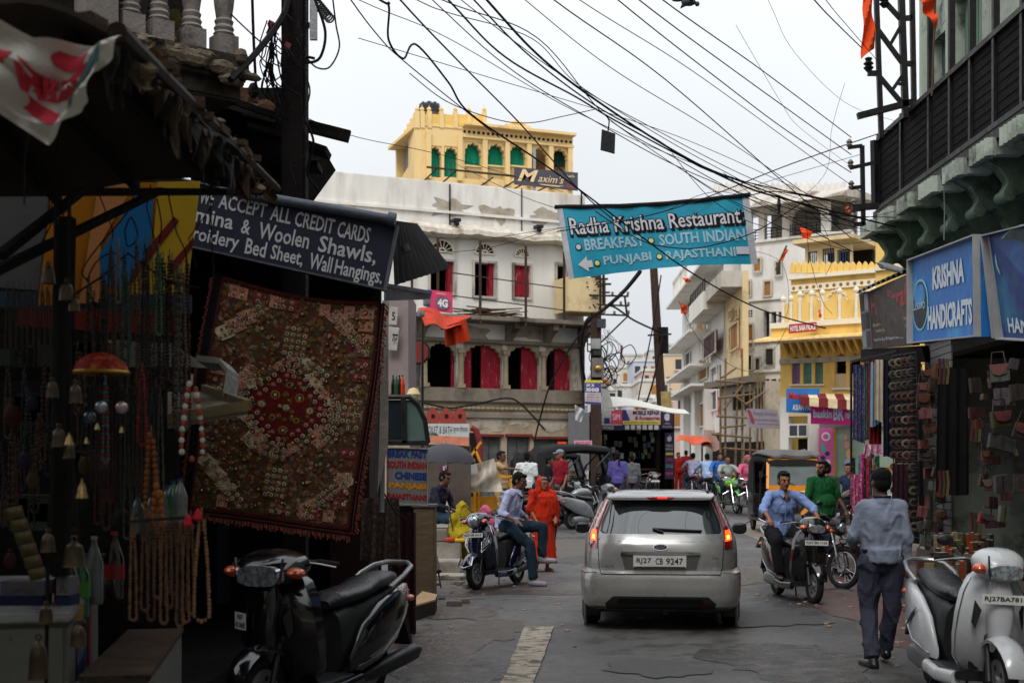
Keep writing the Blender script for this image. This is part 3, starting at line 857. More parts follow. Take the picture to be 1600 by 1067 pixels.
for i,(u0,u1,z0,z1)in enumerate(hs):
 m=FH.mb();arch_fill(m,u0,u1,z1-(z1-z0)*.4,z1-.02,z1+.02,-.02,.2,5,.1);m.build('cusped_arch',yellow,T)
 m=FH.mb();m.b2((u0-.06,-.02,z0-.06),(u1+.06,.1,z0));m.build('sill',ytrim,T)
 if i<3:
  m=FH.mb();m.sheet(lambda u,v,h:(u0+(u1-u0)*u,-.12+.03*math.sin(u*20)+h,z0+(z1-z0)*(v*.8)),10,2,.01);m.build('curtain',mat('curtain_%s'%'abc'[i],cols[i],.8),T,smooth=True)
 elif i<5:
  m=FH.mb();m.b2((u0,-.12,z0),(u1,-.05,z0+(z1-z0)*.4));m.build('jali_panel',cream,T)
m=FH.mb();m.b2((uhl,-5,zg),(FH.L,-4.8,zr));m.build('back_wall',yellow,T)
m=FH.mb();m.b2((uhl,-4.8,zg),(uhl+.2,-.26,zch+.3));m.build('side_wall',yellow,T)
m=FH.mb();m.b2((uh0,-4.8,zch+.31),(uh0+.2,-.31,zr));m.build('side_wall',yellow,T)
m=FH.mb();m.b2((uhl,-4.79,zch+.29),(FH.L,-.31,zch+.4));m.build('roof',paleconc,T)
m=FH.mb();m.b2((uh0,-4.79,zr-.15),(FH.L,-.31,zr-.05));m.build('roof',paleconc,T)
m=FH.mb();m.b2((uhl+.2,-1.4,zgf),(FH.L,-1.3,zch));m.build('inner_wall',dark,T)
for a,b,c_,d in((1219,1232,618,800),(1262,1280,665,800)):
 m=FH.mb();m.b2((FH.u(a),-.3,zg),(FH.u(b),.0,zgf));m.build('pier',white,T)
m=FH.mb();m.b2((FH.u(1232),-.3,FH.z(1247,650)),(FH.u(1262),0,zgf));m.build('shop_header',cream,T)
m=FH.mb();m.b2((FH.u(1280),-.3,FH.z(1300,668)),(FH.L,-.0,zgf));m.build('shop_header',grey_m,T)
fr=FH.px(1233,662,1263,683,.02)
m=MB();m.sheet(fr,1,1,.04);w1=m.build('window',white2,T)
for k in range(2):shape([(.06+.48*k,.12),(.46+.48*k,.12),(.46+.48*k,.88),(.06+.48*k,.88)],fr,glassd,w1,'pane',h=.045)
m=FH.mb();m.b2((FH.u(1304),-.2,zg+.3),(FH.L,-.16,FH.z(1320,668)));m.build('shop_window',mat('pale_shop_glass',(150,170,150),.15,var=.1,bump=0),T)
m=FH.mb();m.b2((FH.u(1304),-.15,zg),(FH.L,.0,zg+.5));m.build('shop_sill',white,T)
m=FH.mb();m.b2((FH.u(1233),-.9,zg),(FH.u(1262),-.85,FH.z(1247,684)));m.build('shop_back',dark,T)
pink=mat('pink_board',(214,96,158),.6,var=.05,bump=0)
fr=FH.px(1280,668,1303,775,.03)
m=MB();m.sheet(fr,1,1,.03);po=m.build('ice_cream_board',pink,T)
disc=mat('disc_white',(222,222,226),.6,var=0,bump=0);teal=mat('disc_teal',(80,176,160),.6,var=0,bump=0);navy=mat('navy_print',(40,46,110),.6,var=0,bump=0)
shape(circ(.5,.13,.3,.065),fr,disc,po,'round_mark',h=.034)
shape(circ(.5,.13,.2,.04),fr,pink,po,'round_mark',h=.038)
for(u,v,mm)in((.3,.27,teal),(.35,.33,teal),(.6,.38,navy),(.3,.44,navy),(.65,.5,disc),(.35,.55,navy),(.65,.62,teal),(.4,.68,disc),(.6,.75,navy)):
 q=shape(circ(u,v,.17,.035,12),fr,mm,po,'scoop',h=.034)
fr=FH.px(1308,660,1340,775,-.13)
for(u,v,r,c)in((.35,.2,.1,(230,160,150)),(.42,.3,.14,(236,226,150)),(.55,.42,.18,(240,190,120)),(.5,.55,.2,(190,190,216)),(.78,.17,.12,(230,232,236))):
 shape(circ(u,v,r,r*.36,14),fr,mat('sticker_%d'%c[2],c,.6,var=0,bump=0),T,'window_sticker',h=.005)
def board(name,label,fn,m_,th=.06,cat='sign',frame=None,fw=.02,nu=1,nv=1):
 c=fn(.5,1,0)
 T=thing(name,label,cat,c)
 mb=MB();mb.sheet(lambda u,v,h:fn(u,v,h-th),nu,nv,th);mb.build('panel',m_,T)
 if frame:
  e=th*.3
  for a,b,c_,d in((0,0,1,fw),(0,1-fw,1,1),(0,fw,fw*.4,1-fw),(1-fw*.4,fw,1,1-fw)):
   mb=MB();mb.sheet(lambda u,v,h:fn(a+(c_-a)*u,b+(d-b)*v,h),1,1,e+.01);mb.build('frame_strip',frame,T)
 return T
redp=mat('red_sign',(176,36,38),.6,var=.05,bump=0);wp=mat('white_print',(225,225,222),.6,var=.04,bump=0)
fr=pq([41.9,41.9,41.9,41.9],(1233,507),(1276,503),(1276,517),(1233,521))
S=board('hotel_sign','small red nameboard with white letters on the yellow hotel balcony',fr,redp)
text('HOTEL BABA PALACE',(.04,.2,.96,.82),fr,wp,S,bold=.03)
fr=pq(41.5,(1229,607),(1281,607),(1280,646),(1229,644));bluep=mat('blue_sign',(34,110,186),.6,var=.05,bump=0)
S=board('paint_shop_sign','blue paint shop signboard partly behind striped awning',fr,bluep)
text('Max',(.06,.14,.4,.46),fr,redp,S,bold=.05);text('ASIAN PAINTS',(.18,.66,.98,.9),fr,wp,S,bold=.02)
fr=pq([40.6,40.4,40.4,40.6],(1267,632),(1345,634),(1345,664),(1267,662));mag=mat('magenta_sign',(206,28,128),.6,var=.05,bump=0)
S=board('ice_cream_sign','magenta ice cream shop sign below the striped awning',fr,mag)
lb=mat('light_blue_print',(170,214,240),.6,var=0,bump=0)
text('baskin',(.05,.25,.42,.68),fr,lb,S,bold=.03);text('BR',(.45,.1,.66,.78),fr,lb,S,bold=.03);text('robbins',(.69,.25,.98,.68),fr,lb,S,bold=.03)
T=thing('awning','maroon and cream striped shop awning on the yellow hotel','awning',W(1300,640,40.5))
for k in range(7):
 u0,u1=k/7,(k+.998)/7
 A=pq([42,42,40,40],(1248,615),(1345,616),(1352,632),(1250,620));B=pq(40,(1250,620),(1352,626),(1352,641),(1250,632))
 mm=mat('awning_maroon',(122,44,50),.8)if k%2==0 else mat('awning_cream',(226,206,166),.8)
 m=MB();m.sheet(lambda u,v,h:A(u0+(u1-u0)*u,v,h),1,1,.01);m.sheet(lambda u,v,h:B(u0+(u1-u0)*u,v*(1+.12*abs(math.sin(u*9))),h),8,1,.01);m.build('stripe',mm,T)
FQ=Fac(W(1368,0,36)[:2],W(1440,0,35)[:2])
T=thing('yellow_house','tall yellow house end with cusped window beside the black balcony','building',(FQ.o.x,FQ.o.y,gh(36)))
hs=[hole(FQ,1384,374,1413,408)]
m=FQ.mb();wall(m,0,FQ.L,gh(36)+4,FQ.z(1400,338),.3,hs);m.build('wall',yellow,T)
u0,u1,z0,z1=hs[0]
m=FQ.mb();arch_fill(m,u0,u1,z1-.3,z1-.02,z1+.02,-.03,.2,5,.1);m.build('cusped_arch',yellow,T)
for q_ in(z0-.22,z1+.25):
 m=FQ.mb();m.b2((0,0,q_),(FQ.L,.1,q_+.11));m.build('string_course',ytrim,T)
m=FQ.mb();m.b2((0,-2.2,gh(36)),(FQ.L,-2,FQ.z(1400,338)));m.build('back_wall',dark,T)
m=FQ.mb();m.b2((0,-2,gh(36)+4),(.2,-.31,FQ.z(1400,338)));m.build('side_wall',yellow,T)
FB=Fac(W(1106,0,57)[:2],W(1330,0,53)[:2])
T=thing('arcaded_building','tall white building topped by an arcaded terrace behind the yellow hotel','building',(FB.o.x,FB.o.y,gh(55)))
zg=gh(55)-.2;ua=FB.u(1158)
zf=FB.z(1230,371);zp=FB.z(1230,309);ztop=FB.z(1230,291)
slits=[(1193,487,1202,526),(1205,487,1213,526),(1216,487,1224,526),(1193,592,1202,638),(1205,592,1213,638),(1216,592,1222,638)]
hs=[hole(FB,*s_)for s_ in slits]
m=FB.mb();wall(m,ua,FB.L,zg,zf,.3,hs);m.build('wall',white2,T)
m=FB.mb();m.b2((ua,-1,zg),(FB.L,-.9,zf-.2));m.build('inner_wall',mat('grey_interior',(130,130,132),.8),T)
ar=[(1172,1185),(1194,1222),(1233,1283)]
ha=[(FB.u(a),FB.u(b),zf+.02,FB.z((a+b)/2,318))for a,b in ar]
m=FB.mb();wall(m,ua,FB.u(1294),zf,zp,.3,ha);m.build('arcade_wall',white,T)
for u0,u1,z0,z1 in ha:
 m=FB.mb();arch_fill(m,u0,u1,z1-.75,z1-.02,z1+.02,-.03,.24,7 if u1-u0>1 else 5,.07);m.build('cusped_arch',white,T)
 m=FB.mb();k=max(2,int((u1-u0)/.22))
 for j in range(k+1):m.bar((u0+(u1-u0)*j/k,-.1,z0),(u0+(u1-u0)*j/k,-.1,z0+.5),.03)
 for j in range(4):m.bar((u0,-.1,z0+.1+j*.13),(u1,-.1,z0+.1+j*.13),.03)
 m.build('railing',blackm,T)
m=FB.mb();m.b2((ua,-3.2,zf),(FB.u(1294),-3,zp));m.build('back_wall',mat('greige_wall',(150,144,136),.85),T)
m=FB.mb();m.prism([(0+.6,0.9,zp-.35),(0+.6,.95,zp-.42),(.6,-3.2,zp),(.6,-3.2,zp+.15),(.6,0,zp+.12)],(FB.L-.6,0,0));m.build('eave',whited,T)
m=FB.mb();m.b2((.9,-.15,zp),(FB.L-.3,.05,zp+.32));m.build('parapet',white,T)
teeth(FB,T,1116,1316,284,299,22,white,-.05)
m=FB.mb();m.b2((ua,0,zf-.1),(FB.L,.12,zf));m.build('ledge',white,T)
m=FB.mb();m.b2((ua,-6,zg),(ua+.2,-.31,zf));m.build('side_wall',white2,T)
m=FB.mb();m.b2((ua,-6,zf-.25),(FB.L,-.31,zf-.1));m.build('roof',paleconc,T)
m=FB.mb();m.b2((ua,-6.2,zg),(FB.L,-6,zf));m.build('back_wall',white2,T)
win(FB,T,1163,508,1178,543,whited,woodshut,n=.09)
for q_ in((1164,440,1174,462),(1196,440,1206,462),(1166,556,1176,578),(1198,545,1210,570),(1214,410,1222,430),(1180,405,1190,424),(1182,560,1189,580)):
 win(FB,T,*q_,whited,glassd if q_[0]%4 else woodshut,two=q_[0]%3==0,n=.09)
for py_ in(470,535,582):
 m=FB.mb();m.b2((ua,0,FB.z(1190,py_)),(FB.u(1226),.1,FB.z(1190,py_)+.12));m.build('string_course',white2,T)
for k in range(9):
 m=FB.mb();u=FB.u(1165+(k%3)*4);z=FB.z(1169,485+(k//3)*4);m.b2((u,0,z-.06),(u+.08,.02,z));m.build('vent_hole',dark,T)
FK=Fac(W(1258,0,47)[:2],W(1330,0,46)[:2])
T=thing('roof_kiosk','small cream rooftop room with blue barred windows above the yellow merlons','building',(FK.o.x,FK.o.y,FK.z(1290,425)))
hs=[hole(FK,1262,393,1277,411),hole(FK,1285,388,1304,411),hole(FK,1308,390,1328,411)]
m=FK.mb();wall(m,0,FK.L,FK.z(1290,430),FK.z(1290,380),.2,hs);m.build('wall',cream,T)
m=FK.mb();m.b2((-.3,-2.5,FK.z(1290,380)),(FK.L+.3,.5,FK.z(1290,374)));m.build('roof',cream,T)
m=FK.mb();m.b2((0,-2.4,FK.z(1290,430)),(FK.L,-2.2,FK.z(1290,380)));m.build('back_wall',dark,T)
for u0,u1,z0,z1 in hs:
 m=FK.mb()
 for j in range(6):m.bar((u0+(u1-u0)*j/5,-.08,z0),(u0+(u1-u0)*j/5,-.08,z1),.03)
 m.bar((u0,-.08,z1),(u1,-.08,z1),.06);m.build('window',mat('blue_bars',(30,58,92),.6),T)
FR=Fac(W(1066,0,74)[:2],W(1158,0,52)[:2])
T=thing('white_townhouse','tall narrow white townhouse with wooden shutters far down the street','building',(FR.o.x,FR.o.y,gh(66)))
zg=gh(70)-.2
u1_=FR.u(1131);zt1=FR.z(1100,432)
m=FR.mb();m.b2((0,-5,zg),(u1_,0,zt1));m.build('wall',white2,T)
for k,(a,b,c,d)in enumerate(((1089,487,1103,522),(1094,560,1107,592),(1094,631,1106,665),(1069,600,1073,620),(1072,552,1080,575))):
 win(FR,T,a,b,c,d,white,woodshut if k<3 else greywood,n=.05)
for q_ in((1075,470,1082,488),(1077,505,1084,524),(1112,575,1122,598),(1112,612,1122,640),(1079,620,1086,645),(1112,440,1120,458)):
 win(FR,T,*q_,white,glassd if q_[1]%2 else greywood,n=.04,two=False)
win(FR,T,1110,523,1131,555,whited,mat('dark_red_shutter',(70,36,34),.7),n=.35)
for py,a,b in((455,1068,1131),(530,1066,1109),(580,1066,1110),(610,1066,1112)):
 m=FR.mb();m.b2((FR.u(a),0,FR.z(1090,py)-.12),(FR.u(b),1.0,FR.z(1090,py)));m.build('balcony_slab',white,T)
for k in range(14):
 m=FR.mb();u=FR.u(1078)+(FR.u(1104)-FR.u(1078))*k/13;z=FR.z(1090,455);m.bar((u,.9,z),(u,.9,z+.9),.07);m.build('baluster',white,T)
m=FR.mb();z=FR.z(1090,455);m.bar((FR.u(1078),.9,z+.92),(FR.u(1104),.9,z+.92),.12);m.build('handrail',white,T)
m=FR.mb();m.b2((FR.u(1105),0,FR.z(1118,495)),(FR.u(1131),.9,FR.z(1118,467)));m.build('balcony_box',white,T)
m=FR.mb();z=FR.z(1118,467)
for k in range(9):
 u=FR.u(1106)+(FR.u(1131)-FR.u(1106))*k/8;m.bar((u,.85,z),(u,.85,z+.55),.05)
m.bar((FR.u(1106),.85,z+.5),(FR.u(1131),.85,z+.5),.06);m.build('railing',blackm,T)
for a,b in((1073,1078),(1090,1096),(1110,1114)):
 m=FR.mb();m.b2((FR.u(a),0,zg),(FR.u(b),.35,FR.z((a+b)/2,600)));m.build('pier',white,T)
for a,b,py in((1079,1089,688),(1097,1109,688),(1115,1130,676)):
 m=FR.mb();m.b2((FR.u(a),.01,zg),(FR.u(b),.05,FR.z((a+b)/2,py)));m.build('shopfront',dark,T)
FR2=Fac((FR.X@V((u1_+.05,0,0)))[:2],(FR.X@V((FR.L,0,0)))[:2])
T=thing('cream_townhouse','cream townhouse with wooden shutters between two white buildings','building',(FR2.o.x,FR2.o.y,gh(56)))
m=FR2.mb();m.b2((0,-.3,zg),(FR2.L,-.05,FR2.z(1145,436)));m.build('wall',cream,T)
m=FR2.mb();m.b2((0,-.05,FR2.z(1145,460)),(FR2.L,.8,FR2.z(1145,436)));m.build('balcony_box',whited,T)
win(FR2,T,1141,508,1154,545,cream,woodshut);win(FR2,T,1140,486,1145,498,cream,woodshut,two=False);win(FR2,T,1149,485,1154,497,cream,woodshut,two=False)
m=MB();a=W(1122,465,62);b=W(1132,415,62);m.b2((a.x,60,a.z),(b.x,62,b.z));one('timber_tower','brown timber shaft on the roof of the white townhouse','tower',m,darkwood)
FO=Fac(W(1124,0,53)[:2],W(1196,0,49)[:2])
T=thing('scaffolded_house','low old grey house front behind bamboo scaffolding','building',(FO.o.x,FO.o.y,gh(51)))
zg=gh(51)-.1
m=FO.mb();m.b2((0,-1.2,zg),(FO.L,0,FO.z(1160,600)));m.build('wall',whited,T)
m=FO.mb();m.b2((-.2,0,FO.z(1160,602)),(FO.L,.6,FO.z(1160,592)));m.build('canopy',stoned,T)
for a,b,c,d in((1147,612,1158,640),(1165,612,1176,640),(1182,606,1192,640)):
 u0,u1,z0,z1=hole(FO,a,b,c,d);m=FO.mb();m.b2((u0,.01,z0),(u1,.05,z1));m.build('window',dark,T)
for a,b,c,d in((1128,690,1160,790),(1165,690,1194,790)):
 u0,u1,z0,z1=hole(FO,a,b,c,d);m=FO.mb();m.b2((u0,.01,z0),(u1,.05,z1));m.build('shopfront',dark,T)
bam=mat('bamboo',(128,108,84),.8,var=.3)
T=thing('bamboo_scaffold','rickety bamboo scaffolding in front of the old grey house','scaffold',(FO.X@V((2,1,zg))))
random.seed(11)
for px,t0,t1 in((1126,570,800),(1133,560,800),(1148,590,760),(1160,545,790),(1172,600,790),(1183,580,800),(1192,590,790)):
 m=MB();a=W(px,t1,48.5);a.z=max(a.z,gh(48.5));m.cyl(a,W(px+random.uniform(-6,6),t0,48.5),.05,.04,6);m.build('pole',bam,T)
for a,b in(((1118,595),(1165,598)),((1122,622),(1180,615)),((1120,650),(1172,653)),((1128,590),(1150,575)),((1165,632),(1195,612)),((1125,668),(1165,664)),((1130,640),(1160,602)),((1112,678),(1175,684)),((1130,700),(1195,705)),((1148,618),(1176,640))):
 m=MB();m.cyl(W(*a,48.2),W(*b,48.4),.05,.04,6);m.build('rail',bam,T)
fr=pq(47,(1166,638),(1215,640),(1219,670),(1171,668))
S=board('grey_shop_sign','faded lavender shop signboard tilted beside the scaffolding',fr,mat('lavender_board',(150,144,160),.7,var=.1))
gp=mat('grey_blue_print',(86,92,130),.7,var=0,bump=0)
text('Vinayak Boutique',(.2,.12,.95,.4),fr,gp,S,shear=.2);text('Handicrafts & Textiles',(.22,.5,.95,.62),fr,gp,S);text('All kinds of work done here',(.3,.72,.98,.82),fr,gp,S)
shape([(.02,.05),(.12,.1),(.2,.6),(.16,.85),(.08,.7)],fr,mat('dusky_pink',(150,70,80),.7),S,'flower_print')
for i,(a,b,c,d,c_)in enumerate(((1060,680,1108,690,(214,96,70)),(1100,672,1130,700,(150,120,108)),(1215,655,1232,672,(176,92,70)))):
 fr=pq([60,60,57,57],(a,b),(c,b+2),(c+4,d+4),(a-4,d));m=MB();m.sheet(lambda u,v,h:fr(u,v,h+.1*math.sin(u*9)*v),10,3,.02)
 one('shop_awning',['red tarpaulin awning over the far shops','brownish tarpaulin over far shop beside the red one','small rusty awning left of the blue sign'][i],'awning',m,mat('tarp_%d'%i,c_,.8),smooth=True)
random.seed(5)
HM=[mat('far_%d'%i,c,.9,var=.06,bump=0,stain=(150,140,130),stain_scale=.15)for i,c in enumerate(((206,203,198),(198,190,176),(188,192,204),(208,184,152),(200,178,168)))]
far=[(945,1000,640,100,0,'pale grey house with small windows right of the cable drum'),(962,1012,604,112,0,'white flat roofed house in the middle distance, wide front'),(1000,1046,596,105,1,'cream flat roofed house behind the leaning pole'),(990,1050,565,130,2,'lavender white house crowning the distance left of the leaning pole'),(1036,1068,555,118,3,'peach coloured house at the end of the street'),(1040,1080,540,150,2,'pale blue far house below the hill line'),(925,968,585,125,0,'white house glimpsed behind the transformer pole'),(1052,1070,615,95,4,'pinkish low house beside the white townhouse'),(955,985,575,145,1,'small cream block on the far slope behind the cable coils'),(975,1005,556,160,0,'tall white block high on the far slope'),(1004,1030,580,120,4,'pale pink narrow house left of the peach one'),(1015,1042,548,170,0,'distant white house with lavender neighbour below it'),(938,962,610,92,1,'cream house close behind the repair booth roof'),(1000,1022,622,88,0,'low white house above the booth tarpaulin'),(1024,1050,628,86,3,'low peach house right above the booth tarpaulin'),(980,1002,630,84,2,'low lavender house above the booth sign')]
for(a,b,top,d,mi,lab)in far:
 A,B=W(a,top,d),W(b,top,d)
 T=thing('far_house',lab,'house',((A.x+B.x)/2,d,gh(d)))
 m=MB();m.b2((A.x,d,gh(d)),(B.x,d+7,A.z));m.build('wall',HM[mi],T)
 m=MB();m.b2((A.x-.1,d-.1,A.z),(B.x+.1,d+7,A.z+.25));m.build('parapet',HM[0],T)
 n=max(2,int((b-a)/12));rows=max(1,int((690-top)/28))
 for r in range(min(rows,4)):
  for k in range(n):
   if random.random()<.25:continue
   px=a+(b-a)*(k+.5)/n;py=top+14+27*r
   p=W(px,py,d);w=random.uniform(.18,.3)
   m=MB();m.b2((p.x-w,d-.06,p.z-.45),(p.x+w,d+.02,p.z+.45));wi=m.build('window',glassd if random.random()<.6 else woodshut,T)
   m=MB();m.b2((p.x-w-.1,d-.25,p.z-.6),(p.x+w+.1,d,p.z-.5));m.build('sill',HM[0],wi)
m=MB();pts=[]
for k in range(41):
 x=-120+300*k/40;pts.append((x,300,12+16*abs(mnoise.noise(V((x*.02,2,0))))+6*math.exp(-((x-40)/30)**2)))
for(a,b)in zip(pts[:-1],pts[1:]):
 m.add([(a[0],300,0),(b[0],300,0),b,a,(a[0],380,0),(b[0],380,0)],[(0,1,2,3),(3,2,5,4)])
struct('hills',m,mat('far_hill',(120,130,146),.95,var=.1,scale=.05,bump=0))
# right hand building (green brackets, black balcony)
mint=mat('mint_plaster',(164,172,160),.85,var=.15,bump=.3,stain=(56,62,54),stain_scale=1.4)
mintd=mat('green_mould_plaster',(96,112,96),.9,var=.25,bump=.4,stain=(34,42,34),stain_scale=1.6)
FRt=Fac((6.9,11.0),(6.9,21.4))
T=thing('balcony_building','pale mint building with black railed balcony over the handicraft shops','building',(6.9,11,0))
X0,L=0,FRt.L
wz=[(FRt.u(1497),FRt.u(1541),6.1,8.9),(FRt.u(1462),FRt.u(1483),6.1,8.6)]
m=FRt.mb();wall(m,-4,L,4.7,11,.3,wz);m.build('upper_wall',mint,T)
shg=mat('green_shutter',(86,116,96),.6,var=.15)
for i,(a,b,c,d)in enumerate(wz):
 a,b=sorted((a,b));m=FRt.mb();w=.12
 for q in((a-w,b+w,d,d+w),(a-w,a,c,d),(b,b+w,c,d)):m.b2((q[0],0,q[2]),(q[1],.06,q[3]))
 f=m.build('window',mint,T)
 for k in range(2):
  m=FRt.mb();x0=a+(b-a)*k/2+.02;x1=a+(b-a)*(k+1)/2-.02
  m.b2((x0,-.15,c),(x1,-.1,d));m.b2((x0+.08,-.1,c+.2),(x1-.08,-.08,c+1.2));m.b2((x0+.08,-.1,c+1.4),(x1-.08,-.08,d-.2));m.build('shutter',shg if i==0 else mat('dark_green_shutter',(38,60,50),.6),f)
m=FRt.mb();m.b2((L-.02,-.3,4.7),(L+.1,.06,11));m.build('corner_pilaster',mint,T)
m=FRt.mb();m.b2((L-.3,-6,0),(L,-.31,11));m.build('side_wall',mint,T)
m=FRt.mb();m.b2((-4,0,5.72),(L-.3,.95,5.9));m.build('balcony_slab',blackm,T)
rail_z=7.02
FX=Fac((6.0,7),(6.0,21.1))
pxs=(1375,1411,1455,1488,1520,1557,1601,1660,1730)
prev=FX.u(1375)
for i,px in enumerate(pxs):
 u=FX.u(px)
 m=FX.mb();m.b2((u-.035,-.03,5.85),(u+.035,.05,11 if i in(2,3,4,5,6,7,8)else rail_z+.1));m.build('balcony_post',blackm,T)
 if i<len(pxs)-1:
  u2=FX.u(pxs[i+1]);a,b=sorted((u,u2))
  m=FX.mb();m.b2((a+.04,-.01,5.93),(b-.04,.01,rail_z));
  p=m.build('railing_panel',mat('black_mesh',(10,10,10),.85,var=.3,scale=20,bump=.5),T)
  m=FX.mb()
  for k in range(1,9):m.bar((a+.04,.02,5.93+(rail_z-5.93)*k/9),(b-.04,.012,5.93+(rail_z-5.93)*k/9),.008)
  m.build('rail_bars',MATS['black_mesh'],p)['kind']='stuff'
a,b=FX.u(1375),FX.u(1730)
for z in(5.9,rail_z+.02):
 m=FX.mb();m.bar((a,.03,z),(b,.03,z),.07);m.build('rail',blackm,T)
m=FX.mb();m.tube([(a,.08,5.95),(a,.1,rail_z)],.07,6);m.build('corner_post',blackm,T)
for k in range(9):
 u=L-.25-k*1.02
 m=FRt.mb()
 prof=[(0,5.7),(.95,5.7),(.98,5.5),(.82,5.42),(.7,5.25),(.78,5.12),(.66,5.02),(.5,5.1),(.36,4.98),(.28,4.8),(.0,4.62)]
 m.prism([(u-.13,a_,z_)for a_,z_ in prof],FRt.X.to_3x3().inverted()@(FRt.d*.26));
 br=m.build('scroll_bracket',mintd,T,bev=.02)
 m=FRt.mb();m.cyl((u-.16,.72,5.08),(u+.16,.72,5.08),.085,n=10);m.build('scroll',mintd,br,smooth=True)
 m=FRt.mb()
 for q in range(5):m.cyl((u-.26+.13*q,1.0,5.52),(u-.26+.13*q,1.0,5.74),.08,n=8)
 m.b2((u-.3,.6,5.54),(u+.3,.98,5.71));m.build('fluted_cap',mint,br,smooth=False)
m=FRt.mb();m.b2((-4,0,4.45),(L,.14,4.7));m.b2((-4,0,4.2),(L,.07,4.34));m.build('cornice',mint,T)
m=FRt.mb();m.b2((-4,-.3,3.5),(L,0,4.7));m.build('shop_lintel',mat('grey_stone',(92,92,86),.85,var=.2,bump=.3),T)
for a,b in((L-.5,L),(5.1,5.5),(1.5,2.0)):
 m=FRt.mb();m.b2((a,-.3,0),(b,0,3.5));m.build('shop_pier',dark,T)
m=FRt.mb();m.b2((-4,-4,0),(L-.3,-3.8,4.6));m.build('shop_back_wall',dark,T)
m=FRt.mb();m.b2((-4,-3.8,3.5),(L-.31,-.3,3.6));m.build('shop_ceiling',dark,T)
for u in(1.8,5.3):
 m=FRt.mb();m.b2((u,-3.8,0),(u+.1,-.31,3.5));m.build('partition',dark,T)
m=MB();m.b2((5.05,9.5,.14),(6.95,21,.34));sl_=m.build('shop_plinth',kerb,T,bev=.02)
m=MB();m.b2((5.35,9.4,.34),(6.9,15,.55));m.build('shop_plinth',kerb,T,bev=.02)
# shop signs
white_edge=mat('sign_edge',(150,150,150),.6,var=.1)
sb=mat('sign_blue',(32,104,176),.45,var=.05,bump=0,stain=(84,170,214),stain_scale=.9,stain_lo=.52,stain_hi=.75)
sbd=mat('sign_dark_blue',(22,54,116),.45,var=.08,bump=0,stain=(34,112,150),stain_scale=1.0)
dk=mat('sign_black_blue',(16,26,44),.35,var=.1,bump=0)
glow=mat('pale_blue_print',(120,190,210),.5,var=.05,bump=0)
lp=mat('white_sign_print',(190,200,210),.6,var=.03,bump=0)
fr=pq([18,15.3,15.3,18],(1426,406),(1531,366),(1533,526),(1426,537))
S=board('handicraft_sign','blue box sign with white letters KRISHNA HANDICRAFTS over the shop',fr,sb,th=.25,frame=white_edge,fw=.015)
shape(circ(.14,.56,.13,.3,28),fr,glow,S,'logo_ring',h=.008);shape(circ(.14,.56,.115,.275,28),fr,dk,S,'logo_disc',h=.012)
shape(circ(.14,.46,.09,.14,20),fr,sb,S,'logo_sheen',h=.016);text('LLOYD',(.045,.53,.235,.61),fr,lp,S,h=.022)
text('KRISHNA',(.34,.17,.8,.43),fr,lp,S,bold=.045,h=.01);text('HANDICRAFTS',(.26,.6,.9,.87),fr,lp,S,bold=.045,h=.01)
fr=pq([15.1,12.9,12.9,15.1],(1543,366),(1690,330),(1690,536),(1566,529))
S=board('handicraft_sign','dark blue box sign with big round logo, at the right edge',fr,sbd,th=.25,frame=white_edge,fw=.012)
shape(circ(.4,.27,.34,.28,32),fr,glow,S,'logo_ring',h=.008);shape(circ(.4,.27,.32,.262,32),fr,dk,S,'logo_disc',h=.012)
text('LLOYD',(.18,.24,.62,.34),fr,lp,S,h=.022)
text('KRISHNA',(.24,.6,.86,.74),fr,lp,S,bold=.03,h=.01);text('HANDICRAFTS',(.12,.8,.95,.94),fr,lp,S,bold=.03,h=.01)
m=MB();A=pq([15.25,15.05,15.05,15.25],(1531,367),(1545,366),(1568,530),(1549,528));m.sheet(lambda u,v,h:A(u,v,h-.1),1,1,.1)
one('sign_end_panel','narrow grey end panel between the two blue signs','panel',m,white_edge)
fr=pq([21,18.1,18.1,21],(1358,455),(1425,425),(1426,540),(1364,545))
brn=mat('sign_brown',(52,42,38),.6,var=.15,bump=0);rp=mat('dim_red_print',(150,44,44),.6,var=.1,bump=0);tp=mat('tan_print',(160,140,104),.6,var=.05,bump=0)
S=board('painting_shop_sign','dark brown signboard with red title under corrugated roof',fr,brn,th=.1)
text('Handicraft',(.03,.1,.97,.42),fr,rp,S,bold=.02)
text('Deals in',(.4,.48,.58,.53),fr,tp,S)
text('Miniature Work, Marble, Papier Mache, Gemstone',(.06,.57,.95,.65),fr,tp,S,bold=.02);text('Jewellery, Rajasthani Shoes, Leather Covers',(.12,.67,.88,.75),fr,tp,S,bold=.02)
text('Fixed Price Shop 38, Gangaur Ghat Marg, Udaipur',(.06,.83,.97,.89),fr,lp,S)
fr=pq([21.3,21.05,21.05,21.3],(1342,458),(1357,455),(1363,545),(1349,548))
S=board('photo_panel','narrow panel of dark photographs at the end of brown sign',fr,grey_m,th=.08)
for k,c in enumerate(((60,34,32),(150,150,152),(70,60,66),(40,40,44),(110,140,150),(90,50,50))):
 v=.04+(k//2)*.32;u=.08+(k%2)*.46
 shape([(u,v),(u+.38,v),(u+.38,v+.28),(u,v+.28)],fr,mat('photo_%d'%k,c,.5,bump=0),S,'photo')
corr=mat('corrugated_tin',(70,88,78),.6,metal=.3,var=.2,stain=(60,44,36),stain_scale=2)
def corrugated(fn,name,label,mt,waves=14,amp=.03,wob=0):
 m=MB();m.sheet(lambda u,v,h:fn(u,v,h+amp*math.sin(u*waves*2*math.pi)),waves*6,2,.006)
 return one(name,label,'roof sheet',m,mt,smooth=True)
fr=quadfn(W(1338,457,21.2),W(1433,414,18),W(1470,408,18.6),W(1410,425,22.5))
corrugated(fr,'tin_roof','small green corrugated roof over the brown signboard',corr,12,.025)
